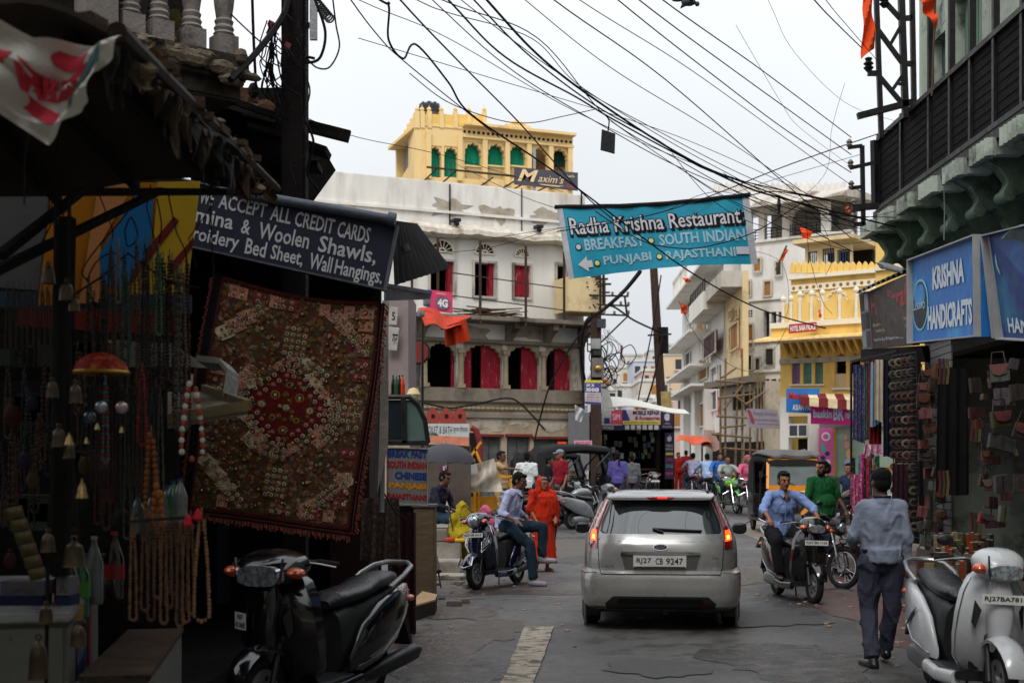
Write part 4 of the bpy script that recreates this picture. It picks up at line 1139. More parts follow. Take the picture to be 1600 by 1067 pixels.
T=thing('street_lamp','grey street lamp head on arm above the corrugated roof','street lamp',W(1440,420,19))
m=MB();m.loft([sec(.04,-.03,.03,0,'Y'),sec(.09,-.05,.04,.15,'Y'),sec(.1,-.05,.04,.4,'Y'),sec(.05,-.03,.03,.55,'Y')])
q=(W(1365,410,19.6)-W(1412,425,19));rot=q.to_track_quat('Y','Z').to_matrix();m.v=[W(1412,424,19)+rot@v for v in m.v];m.build('lamp_head',grey_m,T,smooth=True)
m=MB();m.cyl(W(1412,424,19),W(1450,440,19),.025);m.build('arm',grey_m,T)
m=MB();A=pq([20.9,17.9,17.9,20.9],(1345,546),(1440,540),(1446,566),(1345,566));m.sheet(lambda u,v,h:A(u,v,h-.1),1,1,.1);one('shop_fascia','dark timber fascia under the brown signboard','fascia',m,dark)
# shop goods
random.seed(21)
def cloth(name,label,px0,px1,py0,py1,d,rgb,flare=1.1,fold=.03,cat='cloth',group=None,pat=None,dz=0.0):
 a=W(px0,py0,d);b=W(px1,py0,d+dz);zb=W(px0,py1,d).z;k0=random.random()*9
 mid=(a+b)/2;n=V((0,-1,0))
 def fn(u,v,h):
  p=a.lerp(b,.5+(u-.5)*(1+(flare-1)*v));z=p.z+(zb-p.z)*v+.03*math.sin(u*3+k0)*v
  o=fold*math.sin(u*19+k0+v)*(.4+.6*v)+h
  return V((p.x,p.y-o,z))
 m=MB();m.sheet(fn,26,8,.008)
 mt=mat('cloth_%d_%d_%d'%rgb,rgb,.9,var=.45 if pat else .2,scale=22 if pat else 6,bump=.3,stain=pat,stain_scale=26,stretch=None)
 return one(name,label,cat,m,mt,group,smooth=True)
cloth('skirt','purple and grey patterned skirt hanging first on the rack',1333,1350,570,690,19.6,(62,62,96),pat=(130,126,150),cat='skirt')
cloth('skirt','grey green patterned skirt hanging beside the purple one',1350,1360,565,690,19.5,(70,80,78),pat=(120,128,122),cat='skirt')
cloth('dress','deep red dress hanging behind the cream shirt',1358,1376,562,698,19.4,(110,20,30),cat='dress')
cloth('shirt','light blue shirt hanging left of the cream shirt',1361,1374,565,664,19.3,(112,140,156),cat='shirt')
cloth('shirt','cream long shirt with narrow collar hanging from the rack',1367,1385,562,658,19.1,(184,170,150),cat='shirt')
cloth('trousers','long navy trousers hanging beside the cream shirt',1380,1399,562,716,19.0,(24,24,40),cat='trousers')
for k,(a,c)in enumerate(((1329,(26,34,28)),(1341,(60,120,110)),(1345,(180,40,120)),(1349,(70,30,40)),(1354,(150,44,50)),(1359,(40,40,70)),(1363,(120,100,60)),(1367,(30,70,52)))):
 cloth('scarf',['olive','sea green','bright pink','plum','red','indigo','mustard','bottle green'][k]+' scarf in the lower row of hanging scarves',a,a+7,715-(k%3)*3,800+(k*37%30),18.9-k*.06,c,pat=tuple(min(255,x+70)for x in c),cat='scarf',fold=.02)
cloth('scarf','pink and white checked scarf hanging lowest on the rack',1329,1346,740,806,18.7,(170,60,110),pat=(210,200,200),cat='scarf')
cloth('scarf_bundle','dark bundle of shawls on hangers behind the walking man',1394,1418,725,812,17.2,(40,22,30),pat=(70,40,50),cat='shawls')
cloth('shawl','yellow and red striped shawl folded on the rack',1366,1392,730,752,17.3,(176,120,40),pat=(150,50,50),cat='shawl')
cloth('rug','pink and white printed cloth between the clothes rows',1350,1377,694,712,19.2,(190,120,150),pat=(220,220,220),cat='cloth')
m=MB();m.bar(W(1330,565,19.7),W(1402,548,18.8),.03);m.bar(W(1330,568,19.7),W(1330,850,19.7),.03);one('clothes_rail','black metal rail from which the shop clothes hang','rail',m,blackm)
cloth('long_dress','long black dress on a hanger in the shop doorway',1465,1512,575,770,15.6,(16,14,15),cat='dress')
T=thing('roller_shutter','half hidden grey roller shutter behind the black dress','shutter',(6.7,18,.3))
for k in range(30):
 m=MB();z=.4+k*.1;a=W(1455,700,17.2);b=W(1487,700,16.2);m.bar((a.x,a.y,z),(b.x,b.y,z),.02,.088);m.build('slat',mat('shutter_slat',(104,106,106),.5,metal=.4,var=.1),T)
def goods(lst,name,lab,cat,grp):
 for k,(px,py,w,h,d,c)in enumerate(lst):
  T=thing(name,'%s %s, %s of those %s'%(cname(c),lab[0],nth(k),lab[1]),cat,W(px,py+h,d),random.uniform(-25,25),grp)
  W_,H_=w/F*d,h/F*d
  m=MB();m.box((0,0,H_/2),(W_,.05,H_));cov=m.build('cover',mat('leather_%d_%d_%d'%c,tuple(x*.74 for x in c),.6,var=.3,scale=14,bump=.3),T,local=True,bev=.006)
  if k%3==0:
   m=MB();m.tube([(-W_*.4,0,H_*.9),(-W_*.3,0,H_*1.7),(W_*.3,0,H_*1.7),(W_*.4,0,H_*.9)],.008,5);m.build('handle',mat('dark_leather',(50,36,30),.6),T,local=True,smooth=True)
   m=MB();m.prism([(-W_*.52,-.03,H_),(W_*.52,-.03,H_),(W_*.36,-.034,H_*.45),(0,-.036,H_*.35),(-W_*.36,-.034,H_*.45)],(0,-.008,0));m.build('flap',mat('leather_%d_%d_%d'%cs[k%8],cs[k%8],.6,var=.3,scale=14,bump=.3),T,local=True)
  T.rotation_euler=(random.uniform(-.15,.15),random.uniform(-.25,.25),T.rotation_euler.z*1.3)
  m=MB();m.box((W_*.03,.0,H_/2),(W_*.98,.03,H_*.9));m.build('pages',mat('paper',(150,140,120),.8),T,local=True)
  m=MB();m.box((0,-.028,H_/2),(W_*.08,.012,H_*1.01));m.build('strap',mat('dark_leather',(50,36,30),.6),T,local=True)
L1=[]
random.seed(22)
cs=[(96,50,44),(120,104,78),(80,66,56),(110,60,60),(70,74,70),(60,50,44),(124,70,40),(90,84,80)]
for py in range(572,860,22):
 for px in(1442,1454,1466,1476):
  if random.random()<.85:L1.append((px+random.uniform(-5,5),py+random.uniform(-6,6),random.uniform(14,24),random.uniform(14,22),16.8+random.uniform(-.6,.3),random.choice(cs)))
goods(L1,'leather_notebook',('hanging notebook','counted downwards beside the lattice rack'),'notebook','leather notebooks hanging left of the black dress')
L2=[(1563,569,28,28,13.4,(90,100,84)),(1565,606,22,28,13.4,(104,92,104)),(1526,636,28,18,13.6,(84,40,44)),(1565,642,42,26,13.3,(90,88,46)),(1530,656,16,14,13.6,(120,60,36)),(1563,680,44,24,13.3,(70,70,68)),(1540,704,12,16,13.6,(120,64,34)),(1550,712,26,14,13.6,(92,44,38)),(1564,742,28,28,13.3,(96,92,100)),(1546,748,14,18,13.6,(110,60,34)),(1550,776,22,18,13.5,(70,44,46)),(1566,790,16,26,13.3,(110,116,92)),(1537,802,24,16,13.5,(150,36,44)),(1555,812,30,12,13.5,(84,44,52)),(1525,590,20,24,13.9,(60,50,46)),(1576,620,18,14,13.4,(60,30,30)),(1545,662,14,18,13.7,(50,44,60)),(1580,702,20,12,13.4,(110,100,80)),(1534,740,12,20,13.7,(70,60,40)),(1572,768,18,14,13.3,(90,40,50)),(1538,616,14,10,13.8,(96,80,60)),(1550,590,10,16,13.6,(120,90,70)),(1582,560,14,18,13.2,(60,50,60)),(1590,600,22,26,13.0,(70,60,56)),(1592,660,22,24,13.0,(56,46,42)),(1594,740,20,30,13.0,(60,40,40))]
goods(L2,'leather_bag',('small hanging bag','listed from the top right of black dress'),'bag','leather bags hanging right of the black dress')
random.seed(9)
bk=[(120,98,70),(140,62,34),(104,84,74),(90,94,88),(70,34,34),(120,74,74),(54,50,46),(136,120,98),(80,84,50),(60,54,48),(44,40,40)]
BP=[]
for r in range(4):
 for k in range(14):
  BP.append((1462+k*6.3+r*5,880+r*13-(k%4)*1,14.4-r*.5))
for k,(px,py,d)in enumerate(BP):
 p=W(px,py+14,d);c=random.choice(bk);h=random.uniform(.12,.22);z0=.56+(3-(k//14))*.06
 T=thing('book','%s book, %s from the left in the %s row on shop step'%(cname(c),nth(k%14),['rear','second','third','front'][k//14]),'book',(p.x,p.y,z0),random.uniform(-40,40),'books in rows on the shop step')
 m=MB();m.box((0,.06,h/2),(.045,.13,h));m.build('cover',mat('book_%d_%d_%d'%c,tuple(x*.85 for x in c),.7,var=.3,scale=20,bump=.2),T,local=True,bev=.004)
 m=MB();m.box((0,.06,h/2),(.035,.122,h+.004));m.build('pages',mat('paper',(150,140,120),.8),T,local=True)
for k,(px,py,d,w,yw,lab,c)in enumerate(((1444,885,15.2,.2,20,'maroon notebook propped upright at left end of the shop step',(100,60,62)),(1441,923,12.6,.2,40,'cream and pink printed notebook leaning on the kerb',(176,140,124)),(1424,942,12.2,.16,10,'flat pink notebook lying on the kerb',(160,100,90)),(1452,897,13.4,.1,-20,'mustard notebook leaning behind the printed one',(140,120,60)))):
 p=W(px,py,d);T=thing('notebook',lab,'notebook',(p.x,p.y,p.z-.08),yw)
 h=.06 if 'flat' in lab else .2;m=MB();m.box((0,0,h/2),(w,.04 if h>.1 else .15,h));m.build('cover',mat('book_%d_%d_%d'%c,tuple(x*.85 for x in c),.7,var=.3,scale=20,bump=.2),T,local=True,bev=.004)
 m=MB();m.box((0,0,h/2),(w*.96,.03 if h>.1 else .14,h*1.01));m.build('pages',mat('paper',(150,140,120),.8),T,local=True)
T=thing('display_rack','dark wire lattice rack with bangles and trinkets beside the clothes','display rack',W(1412,860,17.6))
A=pq([18.2,17.0,17.0,18.2],(1396,556),(1434,550),(1440,850),(1400,845));m=MB();m.sheet(lambda u,v,h:A(u,v,h-.04),1,1,.04);m.build('back_cloth',mat('rack_black',(16,15,15),.9),T)
m=MB()
for k in range(30):m.bar(A(0,k/30,.02),A(1,k/30,.02),.012)
for k in range(6):m.bar(A(k/5,0,.02),A(k/5,1,.02),.012)
m.build('wire_grid',blackm,T)['kind']='stuff'
for j in range(15):
 for k in range(4):
  u,v=.12+.25*k,.04+j*.062;c=random.choice([(130,112,84),(90,80,66),(150,136,110),(70,60,52),(110,60,50)])
  m=MB();q=A(u,v,.04);m.ring(q,.045,.014,'X',12,5);m.v=[q+V(((a-q).y*.3,(a-q).x*.3,0))+V(((a-q).y,0,(a-q).z))for a in m.v];m.build('bangle',mat('bangle_%d'%c[0],tuple(x*.75 for x in c),.5,var=.3,scale=30),T,smooth=True)
for k,(y0,y1)in enumerate(((560,600),(640,690),(735,775),(800,840))):
 for j in range(3):
  px=1468+j*6+50*(k%2);m=MB();m.tube([W(px,y0,14.9),W(px+2,(y0+y1)/2,14.9),W(px,y1,14.9)],.018,5);one('tassel_cord','thin dark tassel hanging in the shop opening','tassel',m,mat('cord_%d'%j,[(80,30,30),(60,56,50),(96,80,40)][j],.8),'tassels hanging in the shop opening')
for k in range(4):
 z=.75+k*.62;m=MB();m.b2((6.75,11.2,z),(7.4,15.2,z+.03));m.build('shop_shelf',oldwood,T)
for k,(px,y0,y1,d)in enumerate(((1475,290,375,17.5),(1421,330,450,20))):
 m=MB();m.tube([W(px,y0,d),W(px+1,(y0+y1)/2,d),W(px,y1,d)],.008,5);one('drop_wire',['pale wire hanging above the blue sign','pale wire hanging by the balcony corner'][k],'wire',m,grey_m)
# poles
T=thing('utility_pole','thick dark wooden utility pole rising over the left shops','utility pole',(W(461,0,10.6).x,10.6,0))
x=W(461,0,10.6).x
m=MB();m.b2((x-.1,10.5,0),(x+.1,10.7,8));m.build('post',mat('tarred_wood',(24,18,17),.85,var=.3,bump=.5,stretch=(1,1,8)),T,bev=.02)
m=MB();m.bar(W(490,-30,10.5),W(490,63,10.5),.035,.06);m.build('bracket_arm',steel,T)
m=MB();m.bar(W(440,42,10.6),W(492,40,10.6),.04);m.build('bracket',blackm,T)
m=MB()
for k in range(9):
 a=random.uniform(0,6);m.ring(W(503+k*2.5-8,5+k*3,10.5),.035,.008,'Y',10,5)
m.build('insulator_chain',blackm,T)
for px,py in((424,38),(422,52),(450,72)):
 m=MB();m.box(W(px,py,10.4),(.05,.04,.04),Matrix.Rotation(.5,3,'Y'));m.build('tape_joint',mat('red_tape',(130,30,40),.6),T)
random.seed(4)
def wires(lst,name,labels,grp=None,r=.01,cat='wire'):
 for k,(pts,d0,d1)in enumerate(lst):
  n=len(pts);P=[]
  tot=sum(((pts[i+1][0]-pts[i][0])**2+(pts[i+1][1]-pts[i][1])**2)**.5 for i in range(n-1));acc=0
  for i,p in enumerate(pts):
   if i:acc+=((p[0]-pts[i-1][0])**2+(p[1]-pts[i-1][1])**2)**.5
   P.append(W(p[0],p[1],d0+(d1-d0)*acc/tot))
  if pts[0][1]<=0 and name=='overhead_wire':
   P.insert(0,P[0]+(P[0]-P[1]).normalized()*2.5+V((0,0,.1)));P.insert(0,P[0]+(P[0]-P[1]).normalized()*7+V((0,-1.5,-.3)));n+=2
  Q=[]
  for i in range(n-1):
   p0=P[max(i-1,0)];p1=P[i];p2=P[i+1];p3=P[min(i+2,n-1)]
   for s_ in range(8):
    t_=s_/8;Q.append(.5*((2*p1)+(p2-p0)*t_+(2*p0-5*p1+4*p2-p3)*t_**2+(3*p1-p0-3*p2+p3)*t_**3))
  Q.append(P[-1])
  m=MB();m.tube(Q,(r[k]if isinstance(r,(list,tuple))else r)*(.72 if d1>12 else .9),5)
  lab=labels if isinstance(labels,str)else labels[k]
  one(name,lab,cat,m,wire_m,grp,smooth=True)
tang=[]
for k in range(16):
 x0=424+random.uniform(-8,14);y0=40+random.uniform(-10,30)
 tang.append(([(x0,y0),(x0+random.uniform(-18,10),y0+50),(x0+random.uniform(-20,20),y0+random.uniform(70,110)),(440+random.uniform(0,10),150+random.uniform(-20,50))],10.3,10.45))
for k in range(10):
 x0=440+random.uniform(-6,40);y0=30+random.uniform(0,60)
 tang.append(([(x0,y0),(x0-14+random.uniform(-10,20),y0-14),(x0+random.uniform(-20,10),y0+16),(x0+random.uniform(-6,14),y0+26)],10.3,10.4))
wires(tang,'loose_wire','thin loose wire in the tangle on the wooden pole','tangled wires on the wooden utility pole',.006)
wires([([(492,0),(508,50),(500,90),(480,98),(478,90),(492,92)],10.3,10.4),([(520,0),(525,40),(530,75),(515,105),(495,106),(480,92)],10.3,10.4),([(478,120),(484,145),(474,190),(480,225),(470,250),(455,255),(462,290)],10.35,10.4),([(360,125),(385,100),(415,65),(432,42),(445,20),(450,0)],9.8,10.5),([(394,0),(396,60),(400,140)],10.2,10.3),([(360,22),(400,60),(430,85),(442,130),(470,150)],10,10.4),([(478,190),(490,225),(480,270),(500,300)],10.3,10.6)],'drooping_cable',['cable drooping from the bracket arm in a small loop','wide thin loop of cable right of the pole','cable curling down the right side of pole','thick black cable sloping from the roof up to the pole','vertical twisted cable left of the pole','thin cable running from baluster to the pole','cable falling behind the signboard pipe'],r=[.014,.008,.008,.03,.014,.007,.012])
OW=[([(560,0),(700,60),(900,175),(1100,262),(1345,340)],12,19.3,.006),([(720,0),(880,120),(1000,190),(1200,290),(1340,320)],12,19.3,.007),([(905,0),(1080,110),(1260,240),(1345,300)],13,19.3,.007),([(820,0),(960,110),(1130,215),(1330,352)],13,19.4,.007),([(675,0),(800,110),(930,190),(1080,270),(1250,330),(1400,340)],12,19.4,.008),([(1130,270),(1220,330),(1330,342),(1400,330)],18,19.6,.006),([(1060,262),(1150,320),(1260,372),(1360,400)],18,19.6,.007),([(955,190),(1060,262),(1180,330),(1290,345),(1400,372)],17,19.6,.008),([(548,0),(593,59),(624,90),(700,152),(780,215)],11,16,.009),([(585,-5),(607,8),(607,62),(630,92),(650,70),(700,128),(735,178),(840,250),(910,300),(1000,368),(1090,432),(1190,484),(1290,513)],11,20.5,.015),([(625,0),(720,100),(812,193),(905,297),(960,345)],11.5,19,.013),([(700,0),(790,90),(900,152),(960,188),(1080,252),(1200,300),(1345,352)],12,19.3,.014),([(740,0),(830,90),(930,165),(1020,215),(1130,275),(1345,322)],12,19.3,.012),([(760,0),(850,95),(950,170),(1060,240),(1160,290),(1230,312),(1400,355)],12,19.3,.018),([(690,0),(840,60),(950,185),(1060,250),(1150,300),(1350,402),(1395,420)],12,19.4,.008),([(640,-5),(700,20),(830,60),(900,130),(1010,200),(1120,262),(1260,330),(1345,330)],12,19.4,.007),([(640,115),(700,160),(780,188),(830,192),(880,182),(930,171)],14,17,.008),([(865,0),(1040,125),(1230,290),(1330,372)],13,19.5,.010),([(965,0),(1130,130),(1230,205),(1330,270)],13,19.5,.010),([(998,0),(1160,120),(1330,242)],13,19.5,.010),([(1035,0),(1190,110),(1330,215)],13,19.5,.010),([(1272,0),(1310,40),(1346,75)],15,19,.012),([(1290,0),(1330,48),(1375,100)],15,19,.007),([(870,362),(1000,340),(1100,310),(1240,255),(1400,200)],19.6,19.9,.012),([(640,398),(760,388),(870,358),(960,345)],20,19.7,.006),([(770,372),(900,352),(1100,320),(1180,290),(1350,240)],21,19.7,.006),([(930,330),(1000,375),(1060,388),(1110,384),(1180,362),(1260,312)],19.4,19.4,.012),([(1050,240),(1110,310),(1180,350),(1260,360),(1400,362)],18,20,.007),([(1040,330),(1130,300),(1260,350),(1310,380),(1390,372)],18,20,.006),([(1220,310),(1280,345),(1300,400),(1290,430)],18,21,.006),([(1200,0),(1240,80),(1320,160),(1400,190)],16,19,.004),([(1150,40),(1220,160),(1250,200),(1330,260)],16,19,.004),([(1320,130),(1300,200),(1290,270),(1240,320)],18,18.5,.004),([(480,185),(560,215),(700,245),(880,300)],11,18,.005),([(560,60),(760,120),(960,180),(1100,230),(1320,330)],13,19.3,.006),([(1260,330),(1265,400),(1285,470),(1300,490)],19,24,.006),([(1130,385),(1220,410),(1230,490),(1195,505)],30,40,.008),([(1060,470),(1100,540),(1170,580),(1210,545),(1230,510)],40,42,.012)]
OW.sort(key=lambda w:w[0][0][0])
wires([w[:3]for w in OW],'overhead_wire',['%s black overhead wire over the street, %s from the left by its left end'%('thick' if w[3]>.011 else 'thin',nth(k))for k,w in enumerate(OW)],'overhead wires crossing the street',[w[3]for w in OW])
T=thing('hanging_box','flat black junction box dangling from the wires above banner','junction box',W(950,240,17))
m=MB();fnq=pq(17,(940,204),(961,211),(960,241),(938,235));m.sheet(lambda u,v,h:fnq(u,v,h),1,1,.06);m.build('box',blackm,T)
m=MB();m.tube([W(950,206,17),W(952,190,17),W(948,180,17)],.01,5);m.build('hook',blackm,T)
m=MB();m.tube([W(1217,305,18.5),W(1217,320,18.5),W(1217,334,18.5)],[.01,.03,.015],6);one('cable_joint','taped black joint hanging from the wires right of the banner','cable joint',m,blackm)
T=thing('pigeon','dark pigeon flying at top of the sky','bird',W(1076,8,15))
m=MB();c=W(1076,4,15);m.ball(c,(.09,.05,.045),10);m.ball(c+V((.1,0,-.02)),.03,8);m.ball(c+V((-.13,0,.02)),(.07,.03,.012),8)
m.build('body',mat('pigeon_grey',(70,74,84),.8),T,smooth=True)
for sg in(1,-1):
 m=MB();m.prism([c+V((.05,sg*.03,0)),c+V((.02,sg*.2,.06)),c+V((-.06,sg*.3,.03)),c+V((-.07,sg*.1,0))],(0,0,.01));m.build('wing',mat('pigeon_grey',(70,74,84),.8),T)
d=40
T=thing('transformer_pole','rusty double utility pole with crossarms and boxes below the banner','utility pole',(W(930,0,d).x,d,gh(d)))
for px,w in((928,.2),(936,.13)):
 m=MB();a=W(px,400,d);m.b2((a.x-w/2,d-.08,gh(d)),(a.x+w/2,d+.08,W(px,380,d).z));m.build('post',rust,T)
m=MB();a=W(943,440,d);m.bar(W(943,420,d),W(943,475,d),.08);m.build('post',blackm,T)
for(x0,y0,x1,y1,w)in((912,461,982,463,.05),(935,476,983,478,.05),(930,491,983,493,.05),(976,462,980,496,.06),(979,496,938,536,.05),(912,437,912,463,.04),(912,463,922,482,.04),(940,444,955,444,.06),(940,457,953,457,.05),(918,527,918,549,.04),(918,527,925,527,.04),(918,538,925,538,.04),(918,549,925,549,.04),(930,436,950,436,.06)):
 m=MB();m.bar(W(x0,y0,d-.2),W(x1,y1,d-.2),w);m.build('crossarm',blackm,T)
for px,py in((957,459),(970,459),(981,459),(957,474),(970,474),(982,475),(982,488),(960,489)):
 m=MB();c=W(px,py,d-.2);m.lathe([(.02,-.06),(.05,-.02),(.03,0),(.05,.03),(.02,.07)],c,n=8);m.build('insulator',mat('porcelain',(120,110,104),.3),T)
for(x0,y0,x1,y1,c)in((932,499,946,513,(60,62,66)),(923,530,938,546,(150,150,148)),(926,548,940,556,(40,40,42)),(924,560,942,590,(112,104,98))):
 m=MB();fq=pq(d-.15,(x0,y0),(x1,y0),(x1,y1),(x0,y1));m.sheet(lambda u,v,h:fq(u,v,h),1,1,.2);m.build('switch_box',mat('box_%d'%c[0],c,.6,metal=.2),T,bev=.01)
m=MB();m.ball(W(934,575,d-.4),(.12,.1,.1),8);m.build('lamp',mat('brass',(190,150,80),.35,metal=.7),T,smooth=True)
for k in range(16):
 m=MB();px=922+random.uniform(-6,14);py=440+random.uniform(0,45);m.bar(W(px,py,d-.25),W(px+random.uniform(-8,8),py+random.uniform(-6,6),d-.3),.03);m.build('clamp',blackm,T)
wires([([(912,612),(907,560),(911,510),(930,488),(955,478),(990,500),(1033,520)],d-1,d+6),([(914,595),(909,560),(914,508),(945,482),(975,455),(1000,425)],d-1,24),([(1033,430),(1022,500),(1000,610),(995,640)],46,46),([(1036,520),(1022,590),(1008,635)],46,46),([(930,490),(890,545),(860,600),(842,660),(835,690)],39,39.5),([(660,628),(700,637),(740,632),(790,622),(815,632),(852,672)],38,38)],'thick_cable',['thick black cable arching from the transformer pole to the leaning pole','thick cable bowed along the transformer pole and up behind the banner','stay cable running down beside the leaning pole','twisted cable hanging from the leaning pole','grey timber-like cable slanting across the red doors','pale conduit sagging along the ledge under red doors'],r=[.05,.06,.035,.05,.04,.04])
random.seed(8)
coil=[]
for k in range(14):
 px=960+random.uniform(-28,22);py=565+random.uniform(-20,28)
 coil.append(([(px-10,py-10),(px+4,py-16),(px+12,py),(px,py+14),(px-12,py+4),(px-10,py-10)],d+1,d+1.1))
wires(coil,'cable_coil','loop of black cable in the thicket by transformer pole','coiled cables right of the transformer pole',.022)
coil=[]
for k in range(12):
 px=950+random.uniform(-16,16);coil.append(([(px,520+random.uniform(-8,8)),(px+8+random.uniform(-14,24),545),(px+random.uniform(-20,6),575),(px+random.uniform(-20,40),610)],d+.5,d+1))
wires(coil,'thin_wire','thin pale wire wandering below the transformer pole','thin wires below the transformer pole',.008)
T=thing('leaning_pole','dark leaning pole in mid street with crossbar and cables','utility pole',(W(1042,745,46.5).x,46.5,gh(46.5)))
m=MB();m.cyl((W(1042,700,46.5).x,46.5,gh(46.5)),W(1020,395,46.5),.19,.14,10);m.build('shaft',rust,T,smooth=True)
m=MB();m.bar(W(1012,524,46.2),W(1049,522,46.2),.06);m.build('crossbar',blackm,T)
m=MB();m.cyl(W(1034,512,46.5),W(1036,552,46.5),.24,.21,10);m.build('cable_wrap',wire_m,T)
m=MB();m.cyl(W(1038,612,46.5),W(1040,650,46.5),.23,.24,10);m.build('painted_band',mat('faded_yellow',(170,150,96),.8),T)
d=19.2
T=thing('lattice_tower','black steel lattice tower beside the mint building','pylon',(W(1400,0,d).x,d,5))
for(x0,y0,x1,y1,w)in((1369,-10,1377,215,.07),(1408,-10,1415,185,.09),(1425,-10,1428,160,.07),(1375,-5,1407,30,.06),(1368,42,1412,102,.06),(1407,42,1390,72,.05),(1374,120,1412,165,.06),(1410,118,1395,140,.05),(1410,100,1425,100,.07),(1410,30,1425,28,.07),(1340,182,1425,160,.09),(1356,115,1370,115,.07),(1404,132,1415,130,.04),(1368,42,1364,44,.06)):
 m=MB();m.bar(W(x0,y0,d),W(x1,y1,d),w);m.build('strut',blackm,T)
for px,py in((1357,100),(1382,0)):
 m=MB();c=W(px,py,d);m.lathe([(.03,-.12),(.08,-.06),(.04,-.03),(.08,.0),(.04,.04),(.06,.08),(.02,.1)],c,n=8);m.build('insulator',blackm,T)
T=thing('wire_bracket','black comb shaped wire bracket with insulators left of balcony','bracket',W(1348,350,d))
for(x0,y0,x1,y1,w)in((1347,228,1349,352,.06),(1325,231,1347,228,.05),(1328,263,1368,254,.05),(1330,294,1347,292,.05),(1331,325,1372,322,.09),(1333,351,1350,350,.06)):
 m=MB();m.bar(W(x0,y0,d),W(x1,y1,d),w);m.build('bar',blackm,T)
for px,py in((1327,225),(1329,257),(1330,290),(1333,340),(1334,318)):
 m=MB();c=W(px,py,d);m.lathe([(.02,-.06),(.05,-.02),(.03,0),(.05,.03),(.02,.07)],c,n=8);m.build('insulator',mat('porcelain',(120,110,104),.3),T)
m=MB();m.bar(W(1300,328,24),W(1310,352,24),.05);m.bar(W(1296,330,24),W(1306,352,24),.03);one('ladder_stub','short black ladder ends leaning above the yellow merlons','ladder',m,blackm)
def flag(label,pts,d,pole=None,sag=0):
 T=thing('flag',label,'flag',W(*pts[0],d))
 m=MB();P=[W(*p,d)for p in pts]
 def fn(u,v,h):
  a=P[0].lerp(P[1],u);b=P[3].lerp(P[2],u);p=a.lerp(b,v);return p+V((0,.02*math.sin(v*9+u*5)*3+h,0))
 m.sheet(fn,8,10,.006);m.build('cloth',orange_m,T,smooth=True)
 if pole:m=MB();m.cyl(W(*pole[0],d),W(*pole[1],d),.012*d/15,n=6);m.build('staff',oldwood,T)
flag('orange flag hanging from the lattice tower',[(1350,-8),(1362,-8),(1368,74),(1346,92)],19.0)
flag('orange flag hanging at the balcony post',[(1432,-10),(1462,-10),(1464,50),(1446,22)],18.0,((1462,-10),(1456,150)))
flag('larger orange flag on the white building terrace',[(1250,354),(1270,362),(1262,384),(1254,372)],50);flag('orange flag drooping under the terrace railing',[(1244,374),(1266,378),(1262,386),(1252,382)],50)
flag('slim orange flag on a leaning staff above balcony',[(1229,386),(1231,392),(1222,410),(1219,406)],48,((1229,384),(1212,422)))
flag('orange flag lying out from the white roof rail',[(1066,434),(1082,434),(1078,441),(1072,442)],62);flag('pair of orange pennants on the white townhouse',[(1064,472),(1074,478),(1072,492),(1064,490)],66)
flag('orange pennant hanging before cream townhouse shutters',[(1138,485),(1144,487),(1142,502),(1138,500)],56);flag('orange pennant beside the scaffolding top',[(1156,544),(1159,544),(1160,566),(1157,560)],50)
flag('red streamer hanging by the scaffold poles',[(1123,622),(1127,622),(1127,642),(1122,650)],49);flag('tiny orange flag above the distant houses',[(970,542),(973,542),(973,550),(970,548)],60,((971,540),(971,560)))
flag('orange streamer on hotel balcony wall',[(1279,484),(1282,484),(1284,497),(1280,496)],41.0);flag('small orange flag over the wire bracket',[(1322,322),(1326,322),(1328,334),(1321,333)],30,((1323,310),(1323,352)))
# teal banner
T=thing('banner','teal cloth restaurant banner strung across the street','banner',W(1025,430,20))
tealc=mat('teal_banner',(14,140,168),.6,var=.1,scale=3,bump=.15,bscale=8)
base=quadfn(W(870,325,20.3),W(1170,306,19.7),W(1184,412,19.7),W(889,437,20.3))
def bf(u,v,h=0.):
 p=base(u,v,h+.05*math.sin(u*9+v*2)*(.3+v)*.6+.02*math.sin(u*31));p.z-=.05*math.sin(math.pi*u)*(1-v)-.06*math.sin(math.pi*u)*v;return p
bf.n=base.n
m=MB();m.sheet(lambda u,v,h:bf(u,v,h-.004),48,12,.004);m.build('cloth',tealc,T,smooth=True)
for a,b in((0,.032),(.965,1)):
 m=MB();m.sheet(lambda u,v,h:bf(a+(b-a)*u,v,h+.004),1,10,.003);m.build('edge_hem',mat('hem_grey',(170,172,176),.7),T)
m=MB();m.tube([bf(u/12*1.02-.01,-.012,0)for u in range(13)],.035,6);m.build('top_rope',wire_m,T)
blk=mat('black_print',(20,18,22),.7,var=0,bump=0);wpb=mat('banner_white',(196,196,202),.7,var=.08,scale=4,bump=0);bp=mat('banner_pale_print',(150,186,200),.7,var=.1,scale=4,bump=0)
rowf=lambda u,v,h=0.:bf(u,v,h)
rowf.n=base.n
for o in((.006,.016),):text('Radha Krishna Restaurant',(.042+o[0],.13+o[1],.962+o[0],.42+o[1]),rowf,blk,T,bold=.062,h=.008,name='letter_shadow')
text('Radha Krishna Restaurant',(.05,.14,.95,.4),rowf,blk,T,bold=.055,h=.010,name='letter_outline')
text('Radha Krishna Restaurant',(.055,.15,.945,.39),rowf,wpb,T,bold=.012,h=.014)
text('BREAKFAST',(.115,.46,.43,.63),rowf,bp,T,bold=.03,h=.012);text('SOUTH INDIAN',(.51,.47,.955,.65),rowf,bp,T,bold=.03,h=.012)
text('PUNJABI',(.2,.73,.455,.9),rowf,bp,T,bold=.03,h=.012);text('RAJASTHANI',(.53,.74,.895,.92),rowf,bp,T,bold=.03,h=.012)
